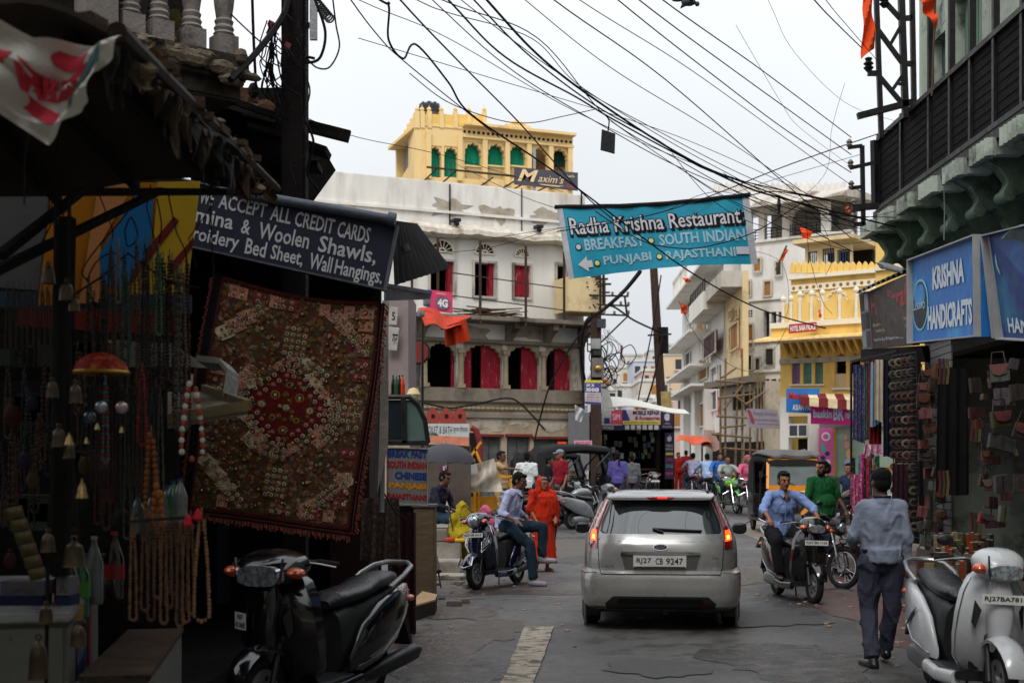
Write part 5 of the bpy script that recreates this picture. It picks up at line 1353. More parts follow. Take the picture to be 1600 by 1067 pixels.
shape([(.065,.82),(.115,.71),(.115,.77),(.14,.77),(.14,.87),(.115,.87),(.115,.93)],rowf,wpb,T,'arrow',h=.012);shape([(.9,.74),(.965,.74),(.965,.85),(.9,.85)],rowf,wpb,T,'bar_mark',h=.012)
yl=mat('pale_yellow_print',(210,206,130),.7,var=0,bump=0)
for u,v,mm in((.083,.57,wpb),(.468,.56,yl),(.165,.82,yl),(.497,.82,yl)):
 shape(circ(u,v,.017,.05),rowf,blk,T,'bullet',h=.012);shape(circ(u,v,.0125,.037),rowf,mm,T,'bullet',h=.017)
wires([([(870,326),(800,300),(700,250)],20.3,30),([(1170,306),(1220,300),(1330,322)],19.7,19.5)],'banner_rope',['rope tying the banner left corner','rope tying the banner right corner'],r=[.008,.012],cat='rope')
# left: old balcony house, tin roof, stalls
mould=mat('mouldy_concrete',(92,84,76),.9,var=.4,scale=3,bump=.6,stain=(26,22,20),stain_scale=1.6,stain_lo=.42,stain_hi=.58)
balm=mat('baluster_grey',(140,132,128),.8,var=.2,scale=8,bump=.3,stain=(84,76,72),stain_scale=5)
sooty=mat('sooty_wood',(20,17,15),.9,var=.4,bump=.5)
FA=Fac(W(-160,0,8.4)[:2],W(392,0,10)[:2])
T=thing('balcony_house','mouldy old house with stone baluster balcony at top left','building',(FA.o.x,FA.o.y,0))
zt=FA.z(392,73);L=FA.L
zt=4.88
m=FA.mb();m.b2((0,-1.6,zt-.2),(L,.0,zt));m.build('balcony_slab',mould,T,bev=.03)
m=FA.mb();m.b2((0,-1.6,zt-.34),(L-.03,-.1,zt-.2));m.build('slab_moulding',mould,T,bev=.02)
m=FA.mb()
random.seed(2)
for k in range(46):m.ball((random.uniform(.5,L),random.uniform(-.03,.02),zt-random.uniform(.0,.3)),(random.uniform(.05,.16),.05,random.uniform(.02,.07)),6)
m.build('crumbled_render',mat('crumbled_render',(120,108,94),.95,var=.5,scale=9,bump=.6,stain=(40,34,30),stain_scale=6),T)['kind']='stuff'
for k,px in enumerate((165,216,262,313,364)):
 u=FA.u(px)
 m=FA.mb()
 if k==0:m.b2((u-.12,-.3,zt),(u+.12,-.06,zt+.9))
 else:
  m.b2((u-.085,-.24,zt),(u+.085,-.07,zt+.16))
  m.lathe([(.07,.16),(.085,.18),(.07,.2),(.08,.225),(.065,.25),(.075,.28),(.06,.3),(.075,.4),(.085,.5),(.06,.62),(.07,.66),(.06,.7),(.08,.74)],(u,-.155,zt),n=14)
  m.b2((u-.085,-.24,zt+.74),(u+.085,-.07,zt+.86))
 m.build('baluster',balm,T,smooth=True)
m=FA.mb();m.b2((0,-.26,zt+.87),(L,-.04,zt+.98));m.build('handrail',balm,T)
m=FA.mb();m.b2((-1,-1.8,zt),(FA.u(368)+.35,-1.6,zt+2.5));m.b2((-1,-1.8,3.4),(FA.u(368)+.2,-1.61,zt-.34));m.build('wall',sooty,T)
for k,(px,c,h)in enumerate(((192,(150,130,50),.3),(238,(120,116,110),.5),(292,(130,120,70),.3))):
 u=FA.u(px);m=FA.mb();m.sheet(lambda a,b,hh:(u-.1+.2*a,-.35+.04*math.sin(a*9+b*7)+hh,zt+.05+h*b),6,4,.01)
 one('bundle',['yellow printed bag behind the balusters','grey plastic sack behind the balusters','yellowish sack behind middle baluster'][k],'bag',m,mat('bag_%d'%c[0],c,.6,stain=(80,70,90),stain_scale=6),smooth=True)
T=thing('lean_to_roof','dark lean-to roof with rubble and jutting timbers by the utility pole','roof',W(360,200,11.4))
m=MB();fr=quadfn(W(230,100,11.6),W(425,160,11.6),W(432,184,10.9),W(280,136,10.9));m.sheet(lambda u,v,h:fr(u,v,h-.05),8,4,.05);m.build('sheet',mat('dark_tin',(60,56,54),.7,metal=.2,var=.3,bump=.4),T)
m=MB()
for k in range(70):
 p=fr(random.random(),random.random()*.9,.0);s_=random.uniform(.03,.09);m.box(p+V((0,0,s_*.4)),(s_*2,s_,s_*.6),Matrix.Rotation(random.uniform(0,3),3,'Z'))
m.build('rubble',mat('tile_rubble',(96,70,56),.95,var=.4,scale=9,bump=.5),T)['kind']='stuff'
m=MB();a=W(300,140,11.5);b=W(441,290,11.5);m.b2((a.x,11.45,3.0),(b.x,13,a.z));m.build('wall',sooty,T)
for(x0,y0,x1,y1,w,t,d)in((380,172,546,214,.06,.1,10.95),(392,200,513,240,.3,.05,11.1),(420,258,500,262,.3,.05,11.3),(340,150,432,182,.05,.05,10.8)):
 m=MB();m.bar(W(x0,y0,d),W(x1,y1,d),w,t);m.build('timber',sooty,T)
m=MB();m.prism([W(470,225,11.6),W(513,246,11.6),W(474,300,11.6),W(430,300,11.6)],(0,.5,0));m.build('timber',sooty,T)
m=MB();m.ball(W(396,142,10.95),(.05,.05,.07),8);m.build('finial_stone',mould,T)
# stall canopy
T=thing('stall_canopy','dark sagging canopy of trinket stall with a heavy edge pole','canopy',W(100,300,5.5))
A,B,Cc,D=W(183,52,4.2),W(424,292,7.3),W(-250,292,7.6),W(-420,-60,4.3)
cf=quadfn(A,B,Cc,D)
def cfn(u,v,h):p=A.lerp(B,u).lerp(D.lerp(Cc,u),v);return p+V((0,0,.05*mnoise.noise(p*1.5)+.05*math.sin(v*9)+h))
m=MB();m.sheet(cfn,16,16,.02);m.build('sheet',mat('dark_tarpaulin',(52,46,42),.8,var=.4,scale=3,bump=.5),T,smooth=True)
m=MB();m.tube([W(183,50,4.15),W(260,128,4.9),W(345,212,6.1),W(430,296,7.35)],.034,8);m.build('edge_pole',mat('pole_brown',(44,32,28),.75,var=.3,stain=(30,24,22)),T,smooth=True)
for(x0,y0,d0,x1,y1,d1)in((0,400,5.0,130,297,6.5),(-20,430,4.9,250,298,7.0),(0,300,4.7,420,300,7.4)):
 m=MB();m.bar(W(x0,y0,d0),W(x1,y1,d1),.035);m.build('rafter',sooty,T)
for k in range(5):
 m=MB();a=cfn(.05,.15+k*.18,-.05);b=cfn(.97,.12+k*.18,-.05);m.bar(a,b,.05,.04);m.build('batten',sooty,T)
random.seed(6)
for k,(px,py,c)in enumerate(((215,90,(150,130,90)),(240,95,(170,130,96)),(250,118,(120,70,50)),(205,110,(130,110,76)),(345,205,(150,140,130)),(362,222,(186,180,172)),(392,285,(170,146,100)),(410,296,(130,110,70)),(378,300,(120,96,60)),(330,190,(110,92,76)))):
 d=4.2+(px-185)*.0125;m=MB();c0=W(px,py,d);s_=.026+.009*(k%4)
 m.sheet(lambda u,v,h:c0+V(((u-.5)*s_*2.4+.02*math.sin(v*7+k),.04*math.sin(u*8+k*2)+h,(v-.5)*s_*1.8+.02*math.sin(u*6))),8,8,.006)
 m.build('torn_scrap',mat('scrap_%d'%c[0],tuple(int(x*.7)for x in c),.8,var=.3,bump=.4),T,smooth=True)
random.seed(17)
for k in range(26):
 t_=k/26+random.uniform(-.015,.015);p0=A.lerp(B,max(0,min(1,t_)));wd=random.uniform(.06,.22);dp=random.uniform(.05,.26)*(1 if t_<.8 else .35);cc=random.choice([(40,32,28),(58,46,36),(30,26,25),(74,62,50),(50,50,52)]);dd=(B-A).normalized()
 m=MB();m.sheet(lambda u,v,h:p0+dd*((u-.5)*wd*(1-.5*v*abs(math.sin(k))))+V((.02*math.sin(v*6+k),-.01+.02*math.sin(u*9+k)+h,-.02-dp*v*(.6+.4*math.sin(u*7+k*2)))),7,6,.005)
 m.build('torn_edge',mat('torn_%d'%cc[0],cc,.95,var=.4,bump=.5),T,smooth=True)
m=MB()
for k in range(60):
 p=cfn(random.uniform(.02,.98),random.uniform(.0,.12),.04);s_=random.uniform(.02,.07);m.box(p,(s_*2,s_,s_*.7),Matrix.Rotation(random.uniform(0,3),3,'Z'))
m.build('debris',mat('canopy_debris',(78,62,50),.95,var=.5,scale=12,bump=.5),T)['kind']='stuff'
for k in range(9):
 t_=random.uniform(.1,.95);p0=A.lerp(B,t_)+V((-random.uniform(.1,.8),0,-.05));m=MB();m.tube([p0,p0+V((random.uniform(-.05,.05),0,-.12)),p0+V((random.uniform(-.1,.1),0,-.3)),p0+V((random.uniform(-.05,.12),0,-random.uniform(.35,.6)))],.004,4);m.build('loose_string',wire_m,T,smooth=True)
T=thing('woven_sack','white woven plastic sack with smudged red print thrown over the canopy','sack',W(75,232,3.95))
S0=[(-30,20),(62,68),(188,54),(130,180),(78,232),(-20,168)]
P=[W(x,y,4.0)for x,y in S0]
def sk(u,v,h=0.):
 top=(P[0].lerp(P[1],u/.42))if u<.42 else P[1].lerp(P[2],(u-.42)/.58)
 bot=(P[5].lerp(P[4],u/.62))if u<.62 else P[4].lerp(P[3],(u-.62)/.38)
 p=top.lerp(bot,v);o=.05*math.sin(u*6+v*3)+.025*math.sin(u*15+v*9)+.015*math.sin(v*22+u*5)
 return p+V((0,-o-h,.01*math.sin(v*15)))
sk.n=V((0,-1,0))
sackm=mat('sack_white',(205,200,192),.7,var=.12,scale=3,bump=.25,bscale=90,stain=(130,122,110),stain_scale=4,stain_lo=.55,stain_hi=.72)
m=MB();m.sheet(sk,34,20,.004);m.build('cloth',sackm,T,smooth=True)
sred=mat('smudged_red',(200,60,76),.8,var=.3,scale=8,bump=0)
for k,(u0,v0,u1,v1)in enumerate(((.36,.42,.62,.56),(.3,.6,.6,.72),(.08,.3,.24,.5),(.55,.1,.8,.22),(.6,.3,.86,.42),(.36,.25,.5,.36))):
 m=MB();m.sheet(lambda a,b,h:sk(u0+(u1-u0)*a+.04*math.sin(b*3+k),v0+(v1-v0)*b+.06*a*(1 if k%2 else-1),.008+h),10,4,.002);m.build('red_print',sred,T)
text('MILLS',(.3,.3,.8,.6),sk,sred,T,bold=.05,h=.012);text('FLOUR PRODUCTS',(.86,.1,.9,.9),lambda u,v,h=0.:sk(u,v,h),mat('pale_teal_print',(120,160,160),.8,bump=0),T,h=.01)
FYm=mat('stall_amber',(150,92,16),.8,var=.1,bump=.1);FBm=mat('stall_blue',(20,84,132),.8,var=.1,bump=.1);FZm=mat('stall_yellow',(160,128,26),.8,var=.1,bump=.1)
redst=mat('stall_red',(92,24,18),.8,var=.15);tanst=mat('stall_tan',(160,106,62),.8,var=.1)
fr=pq([7.9,8.3,8.3,7.9],(82,288),(312,284),(290,465),(60,478))
T=thing('painted_sheet','painted sheet in amber, blue and yellow at the back of stall','painted sheet',fr(.5,1))
m=MB();m.sheet(lambda u,v,h:fr(u,v,h-.02+.012*math.sin(u*14)),20,2,.02);m.build('sheet',FYm,T,smooth=True)
shape([(.3,0),(.55,0),(.36,.5),(.4,1),(.26,1)],fr,tanst,T,'painted_band',h=.02)
shape([(.55,.12),(.68,.1),(.7,.5),(.6,.85),(.56,.9),(.4,.85),(.36,.6)],fr,FBm,T,'painted_blue',h=.024)
shape([(.7,0),(1,0),(1,.95),(.52,1),(.62,.82),(.72,.52)],fr,FZm,T,'painted_yellow',h=.022);shape([(.72,.5),(.84,.3),(.88,.34),(.6,.86),(.56,.88)],fr,redst,T,'painted_line',h=.03);shape([(.86,.7),(1,.48),(1,.56),(.88,.8)],fr,redst,T,'painted_line',h=.03)
T=thing('trinket_stall','dark open trinket stall filling the left foreground','stall',(-4,6,0))
dgrey=mat('dim_grey_wall',(72,70,70),.9,var=.15)
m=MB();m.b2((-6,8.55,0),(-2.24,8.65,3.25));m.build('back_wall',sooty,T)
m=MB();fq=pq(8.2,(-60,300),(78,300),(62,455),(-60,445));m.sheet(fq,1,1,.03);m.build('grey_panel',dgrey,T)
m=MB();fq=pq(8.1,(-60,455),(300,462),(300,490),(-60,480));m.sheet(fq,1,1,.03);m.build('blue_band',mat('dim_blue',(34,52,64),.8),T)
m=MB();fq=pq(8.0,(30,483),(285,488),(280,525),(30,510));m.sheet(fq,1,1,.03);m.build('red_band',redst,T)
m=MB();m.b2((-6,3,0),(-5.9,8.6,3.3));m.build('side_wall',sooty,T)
for(x0,y0,x1,y1,d)in((0,585,130,582,6.5),(0,745,120,742,6.5),(105,340,95,900,5.6)):
 m=MB();m.bar(W(x0,y0,d),W(x1,y1,d),.06);m.build('shelf_bar',sooty,T)
m=MB();m.b2((-4.2,6.9,0),(-2.75,8.4,.95));m.build('counter_base',sooty,T)
random.seed(31)
for k in range(14):
 px=random.uniform(5,150);py=random.choice([560,640,720,800,880]);c=random.choice([(70,64,60),(50,56,74),(84,60,40),(60,70,60)])
 m=MB();p=W(px,py,6.6);m.box(p,(random.uniform(.1,.25),.15,random.uniform(.08,.2)))
 one('carton','small dim carton on the shelves deep in the stall','carton',m,mat('carton_%d'%c[0],c,.8),'cartons on the stall shelves')
m=MB();fq=pq(7.2,(165,532),(268,536),(330,575),(180,572));m.sheet(lambda u,v,h:fq(u,v,h+.05*math.sin(u*7+v*3)),14,4,.01);one('white_cloth','crumpled white cloth behind the bead strings','cloth',m,mat('cloth_white',(150,148,146),.9,bump=.4),smooth=True)
m=MB();A_=[W(310,556,6.6),W(345,560,6.6),W(357,575,6.6),W(352,612,6.6)]
m.sheet(lambda u,v,h:(A_[min(int(u*3),2)].lerp(A_[min(int(u*3)+1,3)],u*3-min(int(u*3),2)))+V((0,.3*v-.05,-.02*v-h)),12,4,.03);one('white_hood','curled white plastic hood over dark opening beside tapestry','hood',m,mat('cloth_white',(176,174,170),.9),smooth=True)
T=thing('wooden_tray','pale wooden tray top jutting out in front of the tapestry','tray',W(330,655,6.4))
qa,qb,qc,qd=W(262,612,7.1),W(318,612,7.1),W(388,638,6.2),W(262,660,6.1)
m=MB();m.prism([qa,qb,qc,qd],(0,0,-.03));m.build('board',mat('pale_board',(118,108,90),.8,var=.15,stretch=(1,5,1)),T)
for a,b in((qb,qc),(qc,qd)):
 m=MB();m.bar(a+V((0,0,.015)),b+V((0,0,.015)),.03,.05);m.build('rim',mat('pale_wood_rim',(110,96,70),.7),T)
T=thing('toy_parasol','small red ornamental parasol with gold rim hanging among beads','parasol',W(158,582,5.6))
c=W(158,582,5.6);m=MB();m.lathe([(.118,0),(.11,.03),(.09,.055),(.05,.08),(.0,.09)],c,n=20);m.build('dome',mat('parasol_red',(150,34,30),.7,var=.3,scale=30,stain=(190,120,60),stain_scale=30),T,smooth=True)
m=MB();m.ring(c,.117,.008,'Z',24,5);m.build('gold_rim',mat('gold_trim',(170,130,60),.4,metal=.6),T)
# bead strings
random.seed(77)
BM={}
def bead_m(c):return mat('bead_%d_%d_%d'%c,c,.35,var=.25,scale=20,bump=0)
def strand(px,py0,py1,w,d,br,cols,label,group,string=True,sway=0):
 """closed loop of beads hanging from (px,py0) to py1"""
 s_=d/F;ht=(py1-py0)*s_;ww=w*s_;top=W(px,py0,d)
 n=max(8,int((2*ht+ww)/(br*2.05)))
 mm=[bead_m(c)for c in cols];m=MB()
 for i in range(n):
  t=i/n
  if t<.46:q=t/.46;x=-ww/2*(.25+.75*math.sin(q*1.5));z=-ht*q
  elif t<.54:q=(t-.46)/.08;x=-ww/2+ww*q;z=-ht-ww*.35*math.sin(math.pi*q)
  else:q=1-(t-.54)/.46;x=ww/2*(.25+.75*math.sin(q*1.5));z=-ht*q
  m.cur=i%len(mm)if len(mm)>1 else 0
  r=br*random.uniform(.8,1.15)
  m.ball(top+V((x,random.uniform(-.004,.004),z)),(r,r,r*1.1),6)
 m.cur=0
 m.tube([top+V((0,0,0)),top+V((0,0,.04))],.003,4)
 return one('bead_necklace',label,'necklace',m,mm,group,smooth=True)
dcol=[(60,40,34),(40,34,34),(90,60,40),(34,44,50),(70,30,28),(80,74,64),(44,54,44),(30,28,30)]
G1='dark bead necklaces hanging in the stall'
for k in range(30):
 px=138+k*5.3+random.uniform(-3,3);y0=385+random.uniform(-10,60)if px>170 else 420+random.uniform(0,60)
 if px>270:y0=400+random.uniform(0,30)
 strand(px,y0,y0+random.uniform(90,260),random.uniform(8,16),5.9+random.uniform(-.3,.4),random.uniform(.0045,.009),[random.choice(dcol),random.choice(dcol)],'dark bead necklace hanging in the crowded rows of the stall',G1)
for k in range(10):
 px=12+k*9;strand(px,452,452+random.uniform(70,150),8,6.6,.006,[(60,54,46)],'faint dark bead necklace at the left edge of stall','necklaces at left edge of the stall')
for k in range(26):
 px=2+k*5.2;y0=540+random.uniform(0,200);strand(px,y0,y0+random.uniform(60,130),random.uniform(8,14),6.2,random.uniform(.006,.011),[random.choice(dcol),random.choice(dcol)],'dark bead necklace hanging among the bells at far left','necklaces among the bells')
for k in range(12):
 m=MB();c=W(random.uniform(2,200),random.uniform(590,880),6.0);r=random.uniform(.025,.05);m.ball(c,(r,r*.5,r*1.3),8);m.ball(c+V((0,0,r*1.5)),r*.35,6);one('pouch','small dark drawstring pouch dangling in the stall gloom','pouch',m,mat('pouch_%d'%(k%4),[(60,34,30),(40,40,54),(70,58,34),(36,48,38)][k%4],.8,bump=.4),'pouches in the stall gloom',smooth=True)
G2='long dark necklaces hanging low in the stall'
for k in range(18):
 px=140+k*6.5;strand(px,600+random.uniform(-10,20),800+random.uniform(-50,40),10,5.7,random.uniform(.004,.007),[random.choice(dcol)],'long dark necklace hanging low behind the amber beads',G2)
strand(300,600,705,34,5.1,.0115,[(190,186,180),(150,60,34)],'necklace of big white and orange round beads',None)
strand(236,680,800,18,5.2,.012,[(120,66,20)],'amber necklace, larger left one of the two amber strings',None);strand(246,760,825,16,5.15,.015,[(136,76,20)],'short necklace of chunky amber lumps above the tan garlands',None)
strand(222,580,690,14,5.5,.008,[(120,30,34)],'wine red bead string left of the amber beads',None);strand(197,430,560,10,5.7,.007,[(44,90,84)],'green bead string above the parasol',None)
strand(248,395,520,9,5.7,.007,[(60,110,84)],'sea green bead string in front of the painted yellow',None);strand(185,385,470,8,5.7,.006,[(140,140,136)],'pale bead string before the painted blue',None);strand(165,600,720,8,5.4,.008,[(40,96,104),(120,40,40)],'turquoise and red bead string under the parasol',None)
G3='tan wooden bead garlands hanging over the freezer'
tans=[(112,80,56),(92,62,44),(78,54,40),(104,76,56)]
for k,(px,y1)in enumerate(((208,965),(226,950),(236,965),(246,930),(256,970),(264,945),(272,925),(281,975),(290,968),(298,955))):
 strand(px,812,y1,11,5.0,.0062,[tans[k%4]],'tan wooden bead garland, %s from the left above the freezer'%nth(k),G3)
strand(315,808,962,24,4.9,.0075,[(136,100,70)],'thick light tan bead garland, rightmost with a red tassel',None)
for px,py in((309,806),(294,815)):
 m=MB();c=W(px,py,4.9);m.lathe([(.002,.03),(.012,.015),(.02,-.01),(.006,-.02)],c,n=8);one('red_tassel','small red tassel on the %s tan garland'%('rightmost' if px>300 else 'second'),'tassel',m,mat('tassel_red',(170,30,44),.8))
m=MB();m.bar(W(200,815,5.0),W(325,806,4.9),.012);one('garland_rod','thin rod carrying the tan bead garlands','rod',m,blackm)
m=MB();m.tube([W(100,470,5.8),W(160,432,5.8),W(200,396,5.8),W(262,440,5.8),W(310,450,5.8)],.005,5);one('hanging_wire','wire loop line carrying the dark necklaces','wire',m,wire_m)
wires([([(135,440),(150,410),(175,395),(190,405)],5.8,5.9),([(140,440),(128,425),(150,390),(200,330),(210,290)],5.8,5.9),([(195,360),(205,340),(215,370),(200,385),(195,360)],5.8,5.9),([(245,310),(252,350),(248,385)],5.8,5.9),([(262,300),(275,360),(292,410),(285,520)],5.8,5.9),([(85,300),(100,345),(96,380)],5.8,5.9)],'loose_string','dark string tangled above the necklaces','strings tangled above the necklaces',.004)
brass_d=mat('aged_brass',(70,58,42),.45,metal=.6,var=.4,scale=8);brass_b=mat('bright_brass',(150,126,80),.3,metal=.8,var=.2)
random.seed(13)
BL=[(76,415,20,28),(104,440,22,30),(116,465,17,22),(82,595,18,26),(118,600,20,30),(92,668,22,30),(108,690,18,26),(75,832,22,30),(116,845,34,40),(72,945,22,28),(122,975,24,34),(60,1000,30,60)]
for k,(px,py,w,h)in enumerate(BL):
 d=5.0;s_=d/F;c=W(px,py+h,d);W_,H_=w*s_,h*s_
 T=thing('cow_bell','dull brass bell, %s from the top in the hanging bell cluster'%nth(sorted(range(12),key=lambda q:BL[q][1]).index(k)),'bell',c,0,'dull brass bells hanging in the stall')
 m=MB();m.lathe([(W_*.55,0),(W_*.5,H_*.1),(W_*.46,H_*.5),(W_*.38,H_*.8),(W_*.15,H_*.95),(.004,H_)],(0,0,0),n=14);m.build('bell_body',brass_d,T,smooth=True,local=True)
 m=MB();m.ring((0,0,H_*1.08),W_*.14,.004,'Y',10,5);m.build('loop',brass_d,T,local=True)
for k,(px,py,w,h)in enumerate(((108,690,14,16),(128,770,18,26),(152,668,8,9),(190,673,7,9),(135,690,7,9))):
 d=4.9;s_=d/F;c=W(px,py+h*.3,d);W_,H_=w*s_,h*s_
 m=MB();m.lathe([(W_*.55,0),(W_*.45,H_*.2),(W_*.3,H_*.7),(W_*.1,H_),(.003,H_*1.2)],c,n=12)
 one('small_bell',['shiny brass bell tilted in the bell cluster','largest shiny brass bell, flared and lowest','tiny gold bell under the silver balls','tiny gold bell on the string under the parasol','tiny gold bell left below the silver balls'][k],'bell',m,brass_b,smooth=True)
for k,(px,py)in enumerate(((158,636),(190,637),(140,652))):
 m=MB();m.ball(W(px,py,5.1),.025,12);one('silver_ball',['silver bauble left of centre under the parasol','silver bauble at right under the parasol','dark blue bauble lowest under the parasol'][k],'bauble',m,mat('bauble_%d'%k,[(150,150,160),(170,150,150),(70,84,100)][k],.25,metal=.5),smooth=True)
wires([([(86,300),(88,500),(84,700),(76,830),(74,940),(72,1067)],5.05,5.05),([(108,300),(110,600),(116,750),(122,840)],5.05,5.05)],'bell_cord',['red brown cord of bells, left one','red brown cord of bells, right one'],r=.009,cat='cord')
m=MB();m.cyl(W(97,345,5.3),W(92,700,5.3),.035,.03,8);one('black_umbrella','furled black cloth bundle hanging above the bells','bundle',m,mat('black_cloth',(24,22,22),.9,bump=.4),smooth=True)
for k in range(6):
 px=8+k*7;py=795+k*19;fq=pq(5.2,(px,py),(px+26,py-6),(px+31,py+12),(px+5,py+18));m=MB();m.sheet(lambda u,v,h:fq(u,v,h+.012*math.sin(u*3.14)*math.sin(v*3.14)),6,5,.004)
 o=one('snack_sachet','yellow green snack sachet, %s from the top of dangling strip'%nth(k),'sachet',m,mat('sachet',(64,62,22),.4,var=.2,stain=(130,40,34),stain_scale=16),'strip of snack sachets',smooth=True)
# freezer
T=thing('chest_freezer','white speckled chest freezer with blue poster on its side','freezer',(-2.3,6.3,0))
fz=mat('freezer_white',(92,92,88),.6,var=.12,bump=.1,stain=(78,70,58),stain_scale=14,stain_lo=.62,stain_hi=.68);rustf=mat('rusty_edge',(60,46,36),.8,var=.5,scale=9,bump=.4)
a=V((-1.84,5.3,0));b=V((-2.36,7.3,0));dirv=(b-a).normalized();nn_=V((-dirv.y,dirv.x,0));nn_=nn_ if nn_.x<0 else-nn_
def fbox(mb_,l0,l1,w0,w1,z0,z1):
 P=[a+dirv*l+nn_*w for l,w in((l0,w0),(l1,w0),(l1,w1),(l0,w1))]
 mb_.prism([p+V((0,0,z0))for p in P],(0,0,z1-z0));return mb_
Lf=(b-a).length
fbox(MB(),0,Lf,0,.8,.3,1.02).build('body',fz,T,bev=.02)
fbox(MB(),-.02,Lf+.02,-.02,.82,1.025,1.06).build('lid_rim',mat('rim_grey',(140,140,138),.35,metal=.4),T,bev=.01)
fbox(MB(),.05,Lf,.05,.8,.05,.295).build('base',rustf,T)
sf=quadfn(a+V((0,0,1.0)),b+V((0,0,1.0)),b+V((0,0,.3)),a+V((0,0,.3)))
shape([(.2,.08),(.5,.06),(.5,.3),(.2,.32)],sf,mat('poster_dim',(72,76,96),.5,bump=0),T,'poster_heading',h=.004)
pz=shape([(.2,.32),(.5,.3),(.5,.9),(.2,.92)],sf,mat('poster_blue',(16,34,62),.4,var=.4,scale=7,bump=0,stain=(40,110,140),stain_scale=8),T,'poster',h=.004)
shape([(.56,.0),(.66,.0),(.66,.62),(.56,.66)],sf,mat('label_red',(130,24,34),.5,bump=0),T,'red_label',h=.004)
shape([(.34,.5),(.46,.42),(.47,.47),(.35,.58)],sf,mat('poster_cyan',(60,130,160),.5,bump=0),T,'poster_arm',h=.01);text('NEW',(.25,.12,.45,.26),sf,mat('poster_print',(120,126,150),.5,bump=0),T,h=.01)
T=thing('metal_cabinet','lower grey metal cabinet with rusty top in front of freezer','cabinet',(-1.75,6.3,0))
a=V((-1.52,5.35,0));b=V((-1.78,6.9,0));dirv=(b-a).normalized();nn_=V((-dirv.y,dirv.x,0));nn_=nn_ if nn_.x<0 else-nn_
fbox(MB(),0,(b-a).length,0,.3,0,.78).build('body',fz,T,bev=.015);fbox(MB(),-.01,(b-a).length+.01,-.01,.28,.783,.8).build('top',rustf,T)
def bottle(name,label,p,r,h,mt,cap,lab=None,labtxt=None,grp=None):
 T=thing(name,label,'bottle',p,0,grp)
 m=MB();m.lathe([(r*.9,0),(r,.02),(r*.97,h*.25),(r,h*.5),(r*.98,h*.6),(r*.5,h*.82),(r*.3,h*.9),(r*.3,h*.95)],n=16);m.build('bottle_body',mt,T,smooth=True,local=True)
 m=MB();m.cyl((0,0,h*.95),(0,0,h),r*.36,n=12);m.build('cap',cap,T,local=True)
 if lab:
  m=MB();m.cyl((0,0,h*.3),(0,0,h*.52),r*1.02,n=16);m.build('bottle_label',lab,T,local=True,smooth=True)
 if labtxt:
  m=None;f=lambda u,v,hh=0.:V((r*1.06*math.sin((u-.5)*2.0),-r*1.06*math.cos((u-.5)*2.0),h*(.5-.18*v)))
  f.n=V((0,-1,0));t_=text(labtxt,(.1,.1,.9,.9),f,mat('label_white_print',(190,180,176),.6,bump=0),T,shear=.3,bold=.02)
  t_.matrix_parent_inverse=Matrix()
 return T
cola=mat('cola_brown',(26,12,10),.12,var=.1,bump=0,coat=.6);clearp=mat('clear_plastic',(120,130,132),.12,var=.1,bump=0,coat=.6,trans=.5);greenb=mat('green_plastic',(20,84,50),.12,var=.1,bump=0,coat=.6);oranb=mat('orange_drink',(200,60,22),.15,var=.05,bump=0,coat=.5)
redc=mat('cap_red',(150,24,26),.4,bump=0);bluec=mat('cap_blue',(20,60,120),.4,bump=0);whc=mat('cap_white',(150,150,150),.4,bump=0)
z0=1.06
bottle('cola_bottle','large cola bottle with red label, nearest on the freezer',(-2.0,5.75,z0-.1),.055,.34,cola,redc,mat('label_cola',(130,20,24),.4,bump=0),'Coca-Cola')
bottle('soda_bottle','green soda bottle behind the cola bottle',(-2.03,6.0,z0-.1),.05,.33,greenb,whc,mat('label_green',(60,130,40),.4,bump=0),'7UP')
bottle('cola_bottle','cola bottle with red cap at the back of freezer',(-2.02,6.5,z0-.06),.05,.34,cola,redc,mat('label_cola',(130,20,24),.4,bump=0),'Coke')
bottle('water_bottle','clear bottle with white cap between the cola bottles',(-2.04,6.25,z0-.06),.045,.33,clearp,whc)
random.seed(3)
for k,(px,py)in enumerate(((215,800),(238,795),(262,785),(270,778),(281,775))):
 bottle('water_bottle',['clear bottle far left in the row above garlands','clear bottle second in the row above garlands','clear bottle with blue cap left of the green one','green tinted bottle in row above garlands','clear bottle with blue cap, right end of the row'][k],W(px,py+40,5.9),.035,.2,greenb if k==3 else clearp,bluec)
m=MB();m.bar(W(195,842,5.9),W(300,822,5.9),.12,.02);one('bottle_shelf','dark shelf carrying the small water bottles','shelf',m,sooty)
for k,(x0,y0,x1,y1,c,lab)in enumerate(((0,908,70,930,(80,78,88),'white carton with a chevron mark on dark shelf'),(88,902,108,932,(100,100,106),'small white box with chevron beside the bell'),(-10,930,66,952,(26,34,60),'dark blue carton under the white carton'),(88,930,110,956,(34,40,72),'navy box under the small white box'),(90,948,116,972,(130,104,50),'mustard packet under the navy box'))):
 fq=pq(5.6,(x0,y0),(x1,y0),(x1,y1),(x0,y1));T=thing('carton',lab,'carton',fq(.5,1));m=MB();m.sheet(lambda u,v,h:fq(u,v,h-.12),1,1,.12);m.build('box',mat('box_c%d'%c[0],c,.7,var=.1),T)
 if k<2:
  shape([(.2,.75),(.5,.3),(.8,.75),(.74,.8),(.5,.45),(.26,.8)],fq,mat('chevron_tan',(90,80,60),.7,bump=0),T,'chevron_mark')
m=MB();m.bar(W(-20,985,5.6),W(120,985,5.6),.25,.04);one('dark_shelf','dark shelf board under the cartons','shelf',m,sooty)
